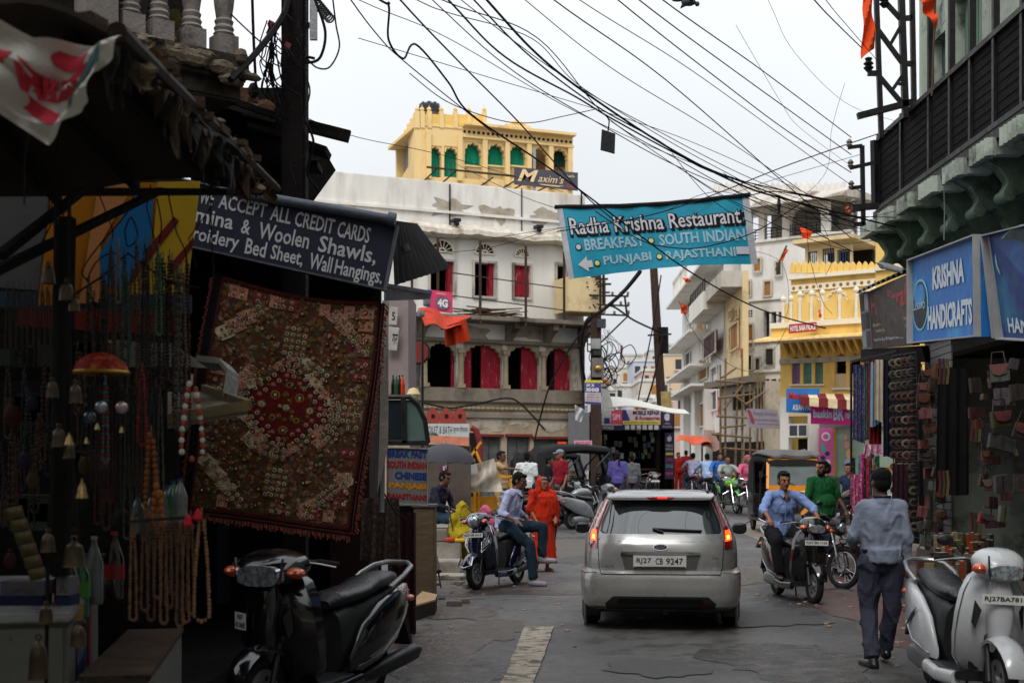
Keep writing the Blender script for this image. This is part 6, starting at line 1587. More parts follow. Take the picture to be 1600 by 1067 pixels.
# shawl shop: sign, tapestry, dark room
T=thing('shawl_shop','dark open fronted shawl shop behind the parked black scooter','shop',(-3,11,0))
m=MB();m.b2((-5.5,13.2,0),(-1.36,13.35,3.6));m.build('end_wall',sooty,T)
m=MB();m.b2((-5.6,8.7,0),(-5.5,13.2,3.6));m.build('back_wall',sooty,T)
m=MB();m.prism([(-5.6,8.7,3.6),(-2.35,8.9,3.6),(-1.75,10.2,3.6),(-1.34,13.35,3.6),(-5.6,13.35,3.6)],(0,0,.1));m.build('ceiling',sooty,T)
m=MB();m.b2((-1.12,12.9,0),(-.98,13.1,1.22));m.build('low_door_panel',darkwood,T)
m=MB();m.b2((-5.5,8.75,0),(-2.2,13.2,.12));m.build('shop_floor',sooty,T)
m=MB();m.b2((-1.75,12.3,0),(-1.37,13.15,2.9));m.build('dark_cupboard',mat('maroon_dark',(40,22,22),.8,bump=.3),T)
for k in range(4):
 m=MB();m.b2((-4.6+k*.8,13.0,.3),(-4.5+k*.8,13.19,3.2));m.build('post',mat('dim_blue',(34,52,64),.8),T)
navy_s=mat('navy_board',(12,14,44),.55,var=.15,scale=2,bump=.05,stain=(34,34,60),stain_scale=2.5,stain_lo=.6,stain_hi=.8)
base=quadfn(W(232,268,9),W(623,353,9),W(603,455,9),W(212,368,9))
S=board('shop_sign','navy blue hand painted signboard for shawls and wall hangings',base,navy_s,th=.06,frame=mat('alu_frame',(90,92,98),.5,metal=.4),fw=.025)
hp=mat('handpainted_white',(186,186,190),.7,var=.12,scale=8,bump=0)
for w_,x0,x1,r0,y0,y1 in(('WE',312,334,227,.10,.31),('ACCEPT',342,416,227,.10,.32),('ALL',423,455,227,.10,.33),('CREDIT',461,522,227,.11,.34),('CARDS',528,578,227,.12,.36),('Pashm',228,300,222,.39,.64),('mina',306,365,222,.38,.6),('&',378,392,222,.40,.62),('Woolen',405,484,222,.39,.64),('Shawls,',499,589,222,.39,.68),('Emb',250,298,216,.66,.88),('roidery',302,373,216,.66,.94),('Bed',384,416,216,.67,.91),('Sheet,',424,474,216,.68,.94),('Wall',484,519,216,.68,.92),('Hangings.',524,598,216,.69,.98)):
 text(w_,((x0-r0)/391,y0,(x1-r0)/391,y1),base,hp,S,bold=.015)
m=MB();m.cyl(W(370,301,8.95),W(616,344,8.95),.035,n=10);m.cyl(W(606,342,8.95),W(618,344,8.95),.05,n=10);one('sign_pipe','grey blue pipe running along the top of navy signboard','pipe',m,mat('pipe_paint',(70,78,88),.5,metal=.2),smooth=True)
T=thing('tapestry','large mirrored patchwork wall hanging with tasselled edge','wall hanging',W(430,815,9.1))
TQ=[W(350,434,9.1),W(592,474,9.1),W(548,826,9.1),W(296,792,9.1)]
tb=quadfn(*TQ)
def tf(u,v,h=0.):
 p=tb(u,v,h+.025*math.sin(u*7+v*2)*(.3+v));p.z-=.06*math.sin(math.pi*u)*(1-v)*.8;p.x+=.03*math.sin(v*5)*(u-.5);return p
tf.n=tb.n
basec=mat('tapestry_ground',(92,66,42),.95,var=.4,scale=18,bump=.6,stain=(84,22,18),stain_scale=7,bscale=90)
t=basec.node_tree;vo=t.nodes.new('ShaderNodeTexVoronoi');vo.inputs['Scale'].default_value=42;cx_=t.nodes.new('ShaderNodeTexCoord');t.links.new(cx_.outputs['Object'],vo.inputs['Vector'])
sx_=t.nodes.new('ShaderNodeSeparateColor');t.links.new(vo.outputs['Color'],sx_.inputs[0]);rp_=t.nodes.new('ShaderNodeValToRGB');rp_.color_ramp.interpolation='CONSTANT'
cl_=((0,(.05,.035,.015)),(.3,(.13,.012,.012)),(.48,(.03,.06,.02)),(.62,(.2,.1,.03)),(.74,(.02,.02,.03)),(.84,(.26,.14,.12)),(.93,(.35,.3,.2)))
for i_,(q_,k_)in enumerate(cl_):
 e_=rp_.color_ramp.elements[i_]if i_<2 else rp_.color_ramp.elements.new(q_)
 e_.position=q_;e_.color=(*k_,1)
t.links.new(sx_.outputs[0],rp_.inputs[0]);bd_=t.nodes['Principled BSDF'];old_=bd_.inputs['Base Color'].links[0].from_socket;mm_=t.nodes.new('ShaderNodeMixRGB');mm_.inputs[0].default_value=.55
t.links.new(old_,mm_.inputs[1]);t.links.new(rp_.outputs[0],mm_.inputs[2]);t.links.new(mm_.outputs[0],bd_.inputs['Base Color'])
m=MB();m.sheet(lambda u,v,h:tf(u,v,h-.01),30,36,.01);m.build('ground_cloth',basec,T,smooth=True)
TC=[mat('tap_%d'%i,c,.85,var=.35,scale=30,bump=.4,bscale=90)for i,c in enumerate(((96,18,20),(36,58,28),(176,120,100),(184,164,130),(96,70,36),(150,104,34),(118,46,50),(44,34,22),(92,74,50)))]
TMm=mat('mirror_work',(190,190,176),.15,metal=.8,var=.2,scale=30,bump=0)
m=MB();random.seed(19)
def rect(u,v,w,h,a,c,hh=.006):
 m.cur=c;ca,sa=math.cos(a),math.sin(a)
 P=[(u+(x*ca-y*sa)*w,v+(x*sa+y*ca)*h*1.0)for x,y in((-.5,-.5),(.5,-.5),(.5,.5),(-.5,.5))]
 q4=6 if w>.2 else(2 if w>.07 else 1)
 G4=[tf(*[(P[0][i]*(1-a4)+P[1][i]*a4)*(1-b4)+(P[3][i]*(1-a4)+P[2][i]*a4)*b4 for i in(0,1)],hh)for b4 in[j/q4 for j in range(q4+1)]for a4 in[j/q4 for j in range(q4+1)]]
 m.add(G4,[(j*(q4+1)+i,j*(q4+1)+i+1,(j+1)*(q4+1)+i+1,(j+1)*(q4+1)+i)for j in range(q4)for i in range(q4)])
def rosette(u,v,r,cs):
 for k,c in enumerate(cs):
  rr_=r*(1-k*.32);P=[tf(u+rr_*math.cos(i*.785),v+rr_*.68*math.sin(i*.785),.008+.003*k)for i in range(8)];m.cur=c;m.add(P,[tuple(range(8))])
asp=.68
def patch(u,v,w,h,a,kind):
 w*=1.35;h*=1.3
 """rotated block filled with mirrors or embroidery"""
 rect(u,v,w,h*asp,a,kind,.005)
 nx_,ny_=max(1,int(w/.035)),max(1,int(h/.035));ca,sa=math.cos(a),math.sin(a)
 for i in range(nx_):
  for j in range(ny_):
   x=((i+.5)/nx_-.5)*w;y=((j+.5)/ny_-.5)*h
   uu=u+x*ca-y*sa*1.0;vv=v+(x*sa+y*ca)*asp
   if 0.03<uu<.97 and .02<vv<.98:rosette(uu,vv,.015,[3,9,4]if(i+j)%3 else[2,6,3])
rect(.5,.5,.44,.44*asp,.785,7,.0062);rect(.5,.5,.40,.40*asp,.785,0,.0068)
for i_ in range(3):
 for j_ in range(3):
  rosette(.5+(i_-j_)*.075,.5+(i_+j_-2)*.075*asp,.03,[[1,5,0],[5,7,3],[4,3,9]][(i_+j_)%3]);rect(.5+(i_-j_)*.075,.5+(i_+j_-2)*.075*asp,.09,.004,.785,4,.0073);rect(.5+(i_-j_)*.075,.5+(i_+j_-2)*.075*asp,.09,.004,-.785,4,.0073)
for sx,sy in((1,0),(0,1),(-1,0),(0,-1)):
 a=.785
 for t_ in(-.75,-.25,.25,.75):
  cxx=.5+(.5*sx*.42-sy*t_*.21)*.707-(.5*sy*.42+sx*t_*.21)*.707;cyy=.5+((.5*sx*.42-sy*t_*.21)*.707+(.5*sy*.42+sx*t_*.21)*.707)*asp
  patch(cxx,cyy,.1,.07,math.atan2(sx+sy,sx-sy)+(0 if sx else 0),random.choice([2,3,8]))
for k in range(28):
 a=2*math.pi*k/28
 if k%7 in(0,1,2,3):patch(.5+.31*math.cos(a),.5+.31*asp*math.sin(a),.06,.07,a,random.choice([2,8,3]))
for(u,v,w,h)in((.5,.2,.11,.16),(.5,.84,.11,.16),(.14,.5,.16,.1),(.88,.5,.16,.1)):patch(u,v,w,h,0,8)
for(u,v,a)in((.16,.16,2.35),(.84,.14,.785),(.16,.86,.785),(.84,.86,2.35)):
 for t_ in(-.14,-.05,.05,.14):patch(u+t_*math.cos(a),v+t_*math.sin(a)*asp,.08,.06,a,random.choice([2,3,8]))
for k in range(16):
 patch(random.choice([.07,.93]),.05+.9*k/16,.07,.05,0,random.choice([2,8,6]));patch(.08+.84*k/16,random.choice([.045,.955]),.05,.06,0,random.choice([2,8,6]))
for k in range(380):
 u,v=random.uniform(.03,.97),random.uniform(.03,.97);rosette(u,v,random.uniform(.008,.02),random.choice([[0,5,3],[5,0,9],[1,3,0],[0,1,9],[4,2],[7,5,7],[1,5,1]]))
m.build('embroidered_patches',TC+[TMm],T)['kind']='stuff'
bc=[mat('tap_border_red',(74,26,18),.9,bump=.4,bscale=60),mat('tap_border_black',(14,13,22),.9,bump=.3),mat('tassel_rust',(104,52,40),.9)]
for(a,b,c,d)in((0,-.006,1,.008),(0,.992,1,1.006),(-.008,0,.006,1),(.992,0,1.006,1)):
 m=MB();m.sheet(lambda u,v,h:tf(a+(c-a)*u,b+(d-b)*v,.008+h),16,16,.004);m.build('border',bc[0],T)
for(a,b,c,d)in((-.0,1.006,1.035,1.032),(1.006,0,1.04,1.02),(-.06,-.01,-.008,1.02)):
 m=MB();m.sheet(lambda u,v,h:tf(a+(c-a)*u,b+(d-b)*v,h),16,16,.004);m.build('edge_band',bc[1],T)
m=MB()
for k in range(90):
 v=k/90;q5=random.uniform(.6,1.3);p=tf(1.038,v+random.uniform(0,.012),.01);m.cyl(p,p+V((.024*q5,-.01,-.03*q5)),.003,.008,5)
 p=tf(1.04*v-.02,1.03,.01);m.cyl(p,p+V((random.uniform(-.01,.01),-.01,-.04*q5)),.003,.008,5)
 p=tf(-.058,v+.01,.01);m.cyl(p,p+V((-.024*q5,-.01,-.02)),.003,.008,5)
m.build('tassel_fringe',bc[2],T)['kind']='stuff'
m=MB()
for k in range(110):
 for(u,v)in((1.024,k/108.),(k/108.*1.03,1.018)):
  p=tf(u,v,.006);m.box(p,(.006,.006,.014))
m.build('edge_stitching',bc[2],T)['kind']='stuff'
cloth('quilt','grey and red patchwork quilt hanging low beside shop corner',566,624,778,880,11.5,(66,54,50),pat=(110,90,84),fold=.05,cat='quilt')
cloth('shawl','dark maroon shawl hanging at the shop corner',614,648,800,985,12.6,(44,20,22),pat=(70,34,34),fold=.03,cat='shawl')
m=MB();fq=pq(10.8,(598,470),(608,472),(606,700),(590,770));m.sheet(lambda u,v,h:fq(u,v,h+.03*math.sin(v*6)),4,16,.02);one('white_sheet_edge','pale cloth edge hanging right of the tapestry','cloth',m,mat('pale_cloth',(130,124,118),.9,bump=.3),smooth=True)
m=MB();m.cyl(W(601,470,10.9),W(597,800,10.9),.02,n=8);one('thin_post','thin pale post right of the tapestry','post',m,grey_m)
wires([([(600,770),(618,800),(634,810)],10.9,11.2)],'hook',['silver hook below the pale cloth edge'],r=.008,cat='hook')
fr=quadfn(W(612,345,13.2),W(650,350,15.2),W(704,418,14.6),W(616,446,12.8))
corrugated(fr,'tin_awning','black corrugated tin awning right of navy signboard',mat('black_tin',(13,13,14),.95,var=.3),10,.03)
m=MB();m.cyl(W(630,385,12.9),W(635,395,12.9),.06,n=10);one('spot_lamp','dark round lamp under the corrugated awning','lamp',m,blackm)
m=MB();fq=pq([14,16,16,14],(600,444),(672,456),(668,468),(600,470));m.sheet(lambda u,v,h:fq(u,v,h),1,1,.03);m.bar(W(605,446,14),W(672,457,15.8),.03,.04);one('blue_edged_awning','dark flat awning with pale blue edge over the drinks stall','awning',m,mat('awning_blue',(60,66,86),.6))
T=thing('drinks_stall','grey plastered drinks stall with window frame and menu board','stall',W(630,900,16.5))
m=MB();a=W(604,455,17);b=W(638,600,17);m.b2((a.x,17,b.z-.4),(b.x,18.4,a.z));m.build('wall',mat('pinkish_plaster',(146,132,130),.9,var=.1),T)
m=MB();a=W(606,790,16.2);b=W(652,960,16.2);m.b2((a.x,16.2,0),(b.x,17.6,a.z));m.build('base',mat('stall_black',(26,24,26),.8),T)
fr2=pq(16.9,(604,510),(624,512),(620,548),(604,546));m=MB();m.sheet(fr2,1,1,.01);n_=m.build('notice',mat('notice_paper',(176,168,164),.8),T);text('गर',(.5,.3,.95,.75),fr2,blk,n_,h=.016)
fr2=pq(16.9,(604,478),(622,480),(620,508),(604,506));m=MB();m.sheet(fr2,1,1,.01);n_=m.build('notice',mat('notice_paper',(176,168,164),.8),T);text('5',(.5,.3,.8,.75),fr2,blk,n_,h=.016)
for px,py in((667,473),(658,490)):
 m=MB();m.box(W(px,py,17),(.09,.14,.08));m.cyl(W(px,py,16.93),W(px,py,16.88),.025,n=10);m.build('camera_box',mat('cam_grey',(130,130,134),.5),T)
T=thing('glass_display','black framed curved glass pane on top of the menu board','glass case',W(640,695,16.2))
D0=[(636,618),(648,622),(660,642),(668,670),(670,692),(608,692),(606,622)]
m=MB();m.tube([W(*p,16.1)for p in[(604,620),(640,620),(652,630),(664,655),(669,692)]],.03,8);m.bar(W(604,692,16.1),W(670,692,16.1),.06);m.bar(W(630,620,16.1),W(632,692,16.1),.06);m.build('frame',blackm,T)
m=MB();m.prism([W(*p,16.12)for p in[(634,625),(644,625),(655,640),(663,662),(665,688),(634,688)]],(0,.01,0));m.build('pane',mat('tinted_pane',(90,110,104),.1,var=.2,scale=3,bump=0,trans=.0),T)
m=MB();m.prism([W(*p,16.12)for p in[(606,625),(629,625),(629,688),(606,688)]],(0,.01,0));m.build('pane',glassd,T)
for k,(px,mt,cp)in enumerate(((614,cola,redc),(619,greenb,whc),(624,cola,blackm),(629,oranb,blackm))):
 bottle('soft_drink',['dark cola bottle, first on stall counter','green bottle, second on the stall counter','dark bottle beside the orange drink','orange drink bottle at the end of the stall counter'][k],W(px,619,16.4),.035,.27,mt,cp)
m=MB();m.lathe([(.0,-.09),(.06,-.07),(.09,0),(.06,.07),(0,.09)],W(646,616,17),n=14);one('paper_roll','round cream jar beside the drink bottles','jar',m,cream,smooth=True)
fr=pq(16,(604,698),(669,700),(668,790),(604,786))
S=board('menu_board','grey menu board with blue, red and yellow lettering',fr,mat('menu_grey',(104,100,98),.7,var=.15),th=.04,frame=mat('menu_frame',(140,134,128),.6),fw=.02)
mb_=mat('menu_blue',(20,48,110),.7,bump=0);mr_=mat('menu_red',(130,26,34),.7,bump=0);my_=mat('menu_yellow',(176,116,20),.7,bump=0)
for k,(s_,mm,u0)in enumerate((('BREAK FAST',mb_,.03),('SOUTH INDIAN',mr_,.02),('CHINESE',mb_,.2),('PANJABI',my_,.06),('RAJASTHANI',mr_,.02))):
 text(s_,(u0,.05+k*.19,.97,.18+k*.19),fr,mm,S,bold=.05)
T=thing('wooden_stand','worn brown wooden stand under the menu board','stand',W(660,940,16.1))
m=MB();a=W(646,792,16.0);b=W(678,940,16.0);m.b2((a.x,16.0,0),(b.x,16.6,a.z));m.build('post',mat('worn_plank',(104,86,66),.85,var=.3,stretch=(1,1,6),bump=.4),T,bev=.01)
m=MB();m.b2((a.x-.02,15.98,a.z),(b.x+.02,16.62,a.z+.03));m.build('top',greywood,T)
T=thing('wooden_box','low box with pale plywood top on the ground by the dark door','box',G(665,938))
m=MB();p=G(664,938);fx=[W(650,905,14.9),W(660,903,15.6),W(683,925,15.2),W(680,930,14.6),W(650,930,14.0)]
m.prism([V((q.x,q.y,.0))for q in fx],(0,0,.16));m.build('side',darkwood,T)
m=MB();m.prism([V((q.x,q.y,.163))for q in fx],(0,0,.02));m.build('top',mat('plywood',(170,140,104),.8,var=.2),T)
fr=pq(20,(668,452),(707,457),(707,489),(666,484));S=board('network_sign','pink sign reading 4G with a purple left edge',fr,mat('pink_sign',(214,60,104),.5,var=.04,bump=0),th=.05)
shape([(0,0),(.16,0),(.13,1),(0,1)],fr,mat('purple_sign',(110,90,190),.5,bump=0),S,'purple_edge');shape(circ(.62,.58,.29,.34,24),fr,mat('grey_disc',(120,90,110),.5,bump=0),S,'disc',h=.008)
text('4G',(.42,.38,.82,.78),fr,wp,S,bold=.05,h=.012);text('SUPERFAST',(.35,.1,.75,.18),fr,wp,S,h=.01)
T=thing('orange_canopy','torn orange red cloth canopy under the pink sign','canopy',W(700,540,19))
och=mat('orange_red_cloth',(200,62,30),.85,var=.4,scale=3,bump=.3,stain=(90,26,20),stain_scale=3);
fr=quadfn(W(654,482,19),W(734,498,20),W(718,512,19),W(664,510,18.2));m=MB();m.sheet(lambda u,v,h:fr(u,v,h+.04*math.sin(u*8)),14,6,.01);m.build('top',och,T,smooth=True)
fr=pq(19,(694,512),(728,498),(735,532),(696,542));m=MB();m.sheet(lambda u,v,h:fr(u,v,h+.04*math.sin(u*16)),18,4,.01);m.build('flap',och,T,smooth=True)
m=MB();m.bar(W(735,497,19.4),W(690,514,18.8),.03);m.build('rod',blackm,T)
m=MB();m.cyl(W(660,505,19),W(660,900,19),.02,n=6);m.build('pole',blackm,T)
T=thing('octagon_board','dull maroon octagonal board with black rim above the drinks stall','board',W(653,575,22))
m=MB();m.prism([W(653+20*math.cos(.39+i*.785),550+21*math.sin(.39+i*.785),22)for i in range(8)],(0,.06,0));m.build('rim',blackm,T)
m=MB();m.prism([W(653+17*math.cos(.39+i*.785),550+18*math.sin(.39+i*.785),21.98)for i in range(8)],(0,.03,0));m.build('face',maroonw,T)
T=thing('toilet_sign','white and salmon TOILET & BATH wall sign with red niches above','sign',W(700,700,26))
fr=pq(26,(664,662),(733,662),(733,697),(664,690));m=MB();m.sheet(lambda u,v,h:fr(u,v,h-.06),1,1,.06);m.build('panel',mat('signwall_white',(190,190,188),.8,var=.08),T)
shape([(0,.62),(1,.6),(1,1),(0,1)],fr,mat('salmon',(206,130,104),.8,bump=0),T,'salmon_band');shape([(.0,.5),(.25,.5),(.27,.6),(.3,.6),(.3,.55),(0,.55)],fr,mat('pipe_teal',(60,130,120),.6,bump=0),T,'teal_pipe',h=.012)
text('TOILET & BATH',(.02,.12,.62,.5),fr,mat('blue_grey_print',(60,74,90),.7,bump=0),T,shear=.2);text('सुलभ शौचालय',(.64,.1,.97,.45),fr,mat('blue_grey_print',(60,74,90),.7,bump=0),T)
for k in range(3):
 x0=666+k*21;m=MB();m.prism([W(x,y,26)for x,y in((x0,661),(x0,645),(x0+10,636),(x0+20,645),(x0+20,661))],(0,.1,0));nh=m.build('niche',mat('niche_red',(150,66,58),.8,var=.1),T)
 m=MB();m.prism([W(x,y,25.98)for x,y in((x0+8,652),(x0+8,647),(x0+13,647),(x0+13,652))],(0,.03,0));m.build('niche_hole',dark,nh)
m=MB();m.b2((W(640,700,26.2).x,26.2,gh(26)),(W(735,700,26.2).x,26.6,W(700,694,26).z));m.build('wall',mat('low_wall',(88,78,72),.85,var=.2),T)
T=thing('old_arch_gate','red and dark arched booth edge beside toilet sign','booth',W(740,740,28));m=MB();m.tube([W(736,668,28),W(744,672,28),W(749,690,28),W(750,720,28)],.07,6);m.build('arch_rim',maroonw,T);m=MB();m.b2((W(733,700,28).x,28,gh(28)),(W(748,700,28).x,28.6,W(740,676,28).z));m.build('body',dark,T)
# vehicles (built facing -Y, wheels on z=0)
tyre_m=mat('tyre_rubber',(30,29,29),.8,var=.25,scale=14,bump=.4)
chrome=mat('chrome',(200,200,204),.18,metal=1,var=.1,bump=0)
alum=mat('cast_aluminium',(150,150,152),.4,metal=.8,var=.15)
blkp=mat('black_plastic_trim',(26,26,27),.5,var=.2,bump=.1)
seatm=mat('seat_vinyl',(22,21,22),.38,var=.2,scale=8,bump=.25,bscale=60)
lensm=mat('headlamp_lens',(176,182,188),.06,metal=.6,var=.75,scale=34,bump=0,coat=1)
amber=mat('amber_lens',(196,76,20),.2,var=.3,scale=20,bump=0,coat=1)
redl=mat('red_lens',(140,14,18),.15,var=.2,bump=0,coat=1)
plate=mat('plate_white',(200,200,196),.5,var=.08,bump=0)
ink=mat('plate_ink',(24,24,26),.6,var=0,bump=0)
def wheel(T,y,r,tw,spokes=False,x=0,rim=None,nm='wheel',steer=0):
 w=MB();w.ring((x,y,r),r-tw,tw,'X',28,8,.85);W_=w.build(nm,tyre_m,T,smooth=True,local=True)
 m=MB()
 if spokes:
  m.ring((x,y,r),r-tw*1.9,tw*.3,'X',28,6,1.6);m.cyl((x-.05,y,r),(x+.05,y,r),.03,n=10)
  for k in range(18):
   a=2*math.pi*k/18;b=a+.5*(1 if k%2 else-1);s_=.03*(1 if k%2 else-1)
   m.cyl((x+s_,y+.03*math.cos(b),r+.03*math.sin(b)),(x,y+(r-tw*2)*math.cos(a),r+(r-tw*2)*math.sin(a)),.0025,n=4)
  m.build('rim',chrome,W_,smooth=True,local=True)
  m=MB();m.cyl((x-.07,y,r),(x-.02,y,r),.065,n=16);m.cyl((x-.075,y,r),(x-.07,y,r),.03,n=10);m.build('brake_drum',alum,W_,local=True)
 else:
  m.cyl((x-tw*.5,y,r),(x+tw*.5,y,r),r-tw*1.7,n=20);m.cyl((x-tw*.8,y,r),(x+tw*.8,y,r),.045,n=12)
  m.build('rim',rim or alum,W_,local=True)
  for k in range(5):
   a=2*math.pi*k/5;m=MB()
   for sx in(1,):m.cyl((x-tw*.56,y+(r-tw)*.5*math.cos(a),r+(r-tw)*.5*math.sin(a)),(x+tw*.56,y+(r-tw)*.5*math.cos(a),r+(r-tw)*.5*math.sin(a)),.02,n=6)
   m.build('rim_hole',blkp,W_,local=True)
  if 0:
   for sx in(-1,1):m.cyl((x+sx*tw*.5,y+(r-tw)*.5*math.cos(a),r+(r-tw)*.5*math.sin(a)),(x+sx*tw*.56,y+(r-tw)*.5*math.cos(a),r+(r-tw)*.5*math.sin(a)),.02,n=6)
 return W_
def mirror(T,sx,base,tip,nm='mirror',rnd=False,chr_=False):
 tip=(tip[0],tip[1],tip[2]-.05)
 m=MB();b=V(base);t=V(tip);m.tube([b,b.lerp(t,.5)+V((0,0,.03)),t],.006,6)
 ms=m.build('mirror_stalk',chrome if chr_ else blkp,T,smooth=True,local=True)
 m=MB();m.lathe([(.0,.03),(.045,.02),(.058,.0),(.056,-.008)],(0,0,0),'Y',16);m.v=[t+V((v.x*.95,v.y*-1,v.z*.62))for v in m.v];m.build('mirror',blkp,ms,smooth=True,local=True)
 m=MB();m.cyl((t.x,t.y+.009,t.z),(t.x,t.y+.011,t.z),.03,n=14);m.build('mirror_glass',mat('mirror_glass',(150,156,160),.05,metal=1,var=0,bump=0),ms,local=True)
def platetext(T,s,fn,rows=1):
 if rows==1:text(s,(.06,.18,.94,.82),fn,ink,T,bold=.02,h=.004)
 else:
  a,b=s.split('|');text(a,(.25,.1,.75,.45),fn,ink,T,bold=.02,h=.004);text(b,(.06,.55,.94,.9),fn,ink,T,bold=.02,h=.004)
def scooter(label,loc,yaw,paint,pl='RJ27 8A 7816',chrome_trim=True,lean=0,steer=0,group=None,style=0,scale=1,grab=None,simple=False):
 T=thing('scooter',label,'scooter',loc,yaw,group)
 if lean:T.rotation_euler=(0,R(lean),R(yaw))
 P=lambda n,mb,mt,sm=True,par=None,bev=0:mb.build(n,mt,par or T,smooth=sm,local=True,bev=bev)
 wheel(T,-.64,.235,.05,nm='front_wheel');wheel(T,.60,.235,.052,nm='rear_wheel')
 m=MB();prof=[]
 for k in range(11):
  a=R(20+k*15);r=.275
  y,z=-.64-r*math.cos(a)*1.0,.235+r*math.sin(a)
  w=.055+.03*math.sin(math.pi*k/10);prof.append([V((x*w,y+(-(1-abs(x))*.0),z+(1-x*x)*.035-.01))for x in(-1,-.8,-.4,0,.4,.8,1)]+[V((x*w*.9,y*1.0,z-.03))for x in(1,0,-1)])
 m.loft(prof);P('front_fender',m,paint)
 m=MB();m.cyl((.07,-.64,.235),(.05,-.5,.55),.02);m.cyl((-.07,-.64,.235),(-.05,-.5,.55),.02);P('fork',m,blkp)
 K=1.22 if style==2 else 1.0;KC=1.42 if style==2 else 1.0
 S_=[(.20,.05,-.36,-.30),(.26,.13,-.40,-.33),(.36,.20,-.46,-.38),(.5,.225,-.53,-.43),(.65,.22,-.56,-.45),(.78,.19,-.55,-.43),(.88,.14,-.52,-.41),(.93,.08,-.49,-.42)]
 S_=[(a_,b_*K,c__,d_)for a_,b_,c__,d_ in S_]
 m=MB();m.loft([[V((x,y0+(0 if s2>0 else 0)+.09*(abs(x)/max(w,.01))**2,z))for x in[w*math.sin(R(t))for t in range(-90,91,15)]for s2 in(1,)]+[V((x,y1+.07*(abs(x)/w)**2,z))for x in[w*math.sin(R(t))for t in range(90,-91,-30)]]for z,w,y0,y1 in S_]);apr=P('front_apron',m,paint)
 m=MB();m.loft([sec(.05,-.62,-.5,.42,'Z'),sec(.075,-.66,-.5,.6,'Z'),sec(.085,-.645,-.5,.75,'Z'),sec(.06,-.6,-.5,.88,'Z')]);P('centre_spine',m,paint if style else paint)
 if chrome_trim:
  for sx in(-1,1):
   m=MB();m.tube([(sx*w*1.0,y0+.095,z)for z,w,y0,y1 in S_[1:7]],.007,6);P('edge_trim',m,chrome)
 if style==1:
  for sx in(-1,1):
   m=MB();m.tube([(sx*.19,-.50,.78),(sx*.20,-.53,.62),(sx*.09,-.62,.52),(sx*.10,-.60,.66),(sx*.19,-.50,.78)],.008,6);P('chrome_outline',m,chrome)
   m=MB();m.prism([(sx*.175,-.525,.74),(sx*.185,-.535,.64),(sx*.11,-.6,.56),(sx*.12,-.585,.66)],(0,-.02,0));P('side_lamp',m,lensm,False)
  m=MB();m.tube([(-.09,-.86,.47),(-.1,-.93,.36),(0,-.97,.33),(.1,-.93,.36),(.09,-.86,.47)],.009,6);P('fender_guard',m,chrome)
 else:
  for sx in(-1,1):
   m=MB();m.prism([(sx*.12,-.575,.68),(sx*.155,-.55,.74),(sx*.165,-.535,.60),(sx*.15,-.56,.56)],(0,-.012,0));P('intake',m,blkp,False)
 fn=quadfn(V((-.15,-.665,.79)),V((.15,-.665,.79)),V((.15,-.67,.73)),V((-.15,-.67,.73)))if style!=2 else quadfn(V((-.235,-.565,.70)),V((-.10,-.645,.70)),V((-.10,-.645,.60)),V((-.235,-.565,.60)))
 f2=lambda u,v,h=0.:V(fn(u,v,0))+V((0,-h,0));f2.n=V((0,-1,0))
 m=MB();m.sheet(lambda u,v,h:f2(u,v,h-.006),1,1,.006);pl_o=P('number_plate',m,plate,False)
 if pl:
  k_=MB()
  def lt(s,rect):
   text(s,rect,f2,ink,None,bold=.02,h=.003)
  if style==2:a,b=pl.split('|');rows=((a,(.25,.1,.75,.45)),(b,(.06,.55,.94,.9)))
  else:rows=((pl,(.05,.2,.95,.8)),)
  for s,rc in rows:
   o=text(s,rc,f2,ink,None,bold=.02,h=.003);o.parent=pl_o
 hy=-.47
 m=MB();m.loft([sec(.03*KC,.90,.96,-.66,'Y'),sec(.1*KC,.87,1.0,-.64,'Y'),sec(.155*KC,.86,1.06,-.57,'Y',p=2.2),sec(.17*KC,.89,1.08,-.48,'Y',p=2.2),sec(.13*KC,.92,1.05,-.38,'Y')]);P('handlebar_cowl',m,paint)
 if style==1:
  m=MB();m.lathe([(.0,-.03),(.055,-.025),(.082,0),(.085,.02)],(0,-.655,.95),'Y',18);P('headlamp',m,lensm)
  m=MB();m.ring((0,-.64,.95),.088,.012,'Y',20,6);P('headlamp_ring',m,chrome)
 else:
  m=MB();m.loft([sec(.10*KC,.885-.02*(KC>1),.975+.01*(KC>1),-.672,'Y',p=3),sec(.112*KC,.87,.99,-.62,'Y',p=3)]);P('headlamp',m,lensm)
  for sx in(-1,1):
   m=MB();m.bar((sx*.118*KC,-.655,1.03),(sx*.105*KC,-.66,.885),.012,.012);P('cowl_strip',m,chrome if style==2 else blkp,False)
 for sx in(-1,1):
  m=MB();m.ball((sx*.155*KC,-.60,.945),(.045*KC,.05,.035),10);P('indicator',m,amber)
  m=MB();m.tube([(sx*.12,-.46,.99),(sx*.24,-.42,1.0),(sx*.33,-.36,.985)],.014,8);hb=P('handlebar',m,blkp)
  m=MB();m.cyl((sx*.25,-.415,1.0),(sx*.355,-.345,.98),.02,n=10);P('grip',m,tyre_m,True,hb)
  m=MB();m.tube([(sx*.2,-.47,1.0),(sx*.29,-.45,.99),(sx*.37,-.4,.97)],.006,6);P('brake_lever',m,alum,True,hb)
 if style==9:
  for sx in(-1,1):mirror(T,sx,(sx*.2,-.42,1.02),(sx*.33,-.45,1.20))
 m=MB();m.loft([sec(.2,.2,.27,-.40,'Y',p=5),sec(.21,.19,.26,-.2,'Y',p=5),sec(.2,.19,.27,.1,'Y',p=5)]);P('footboard',m,blkp)
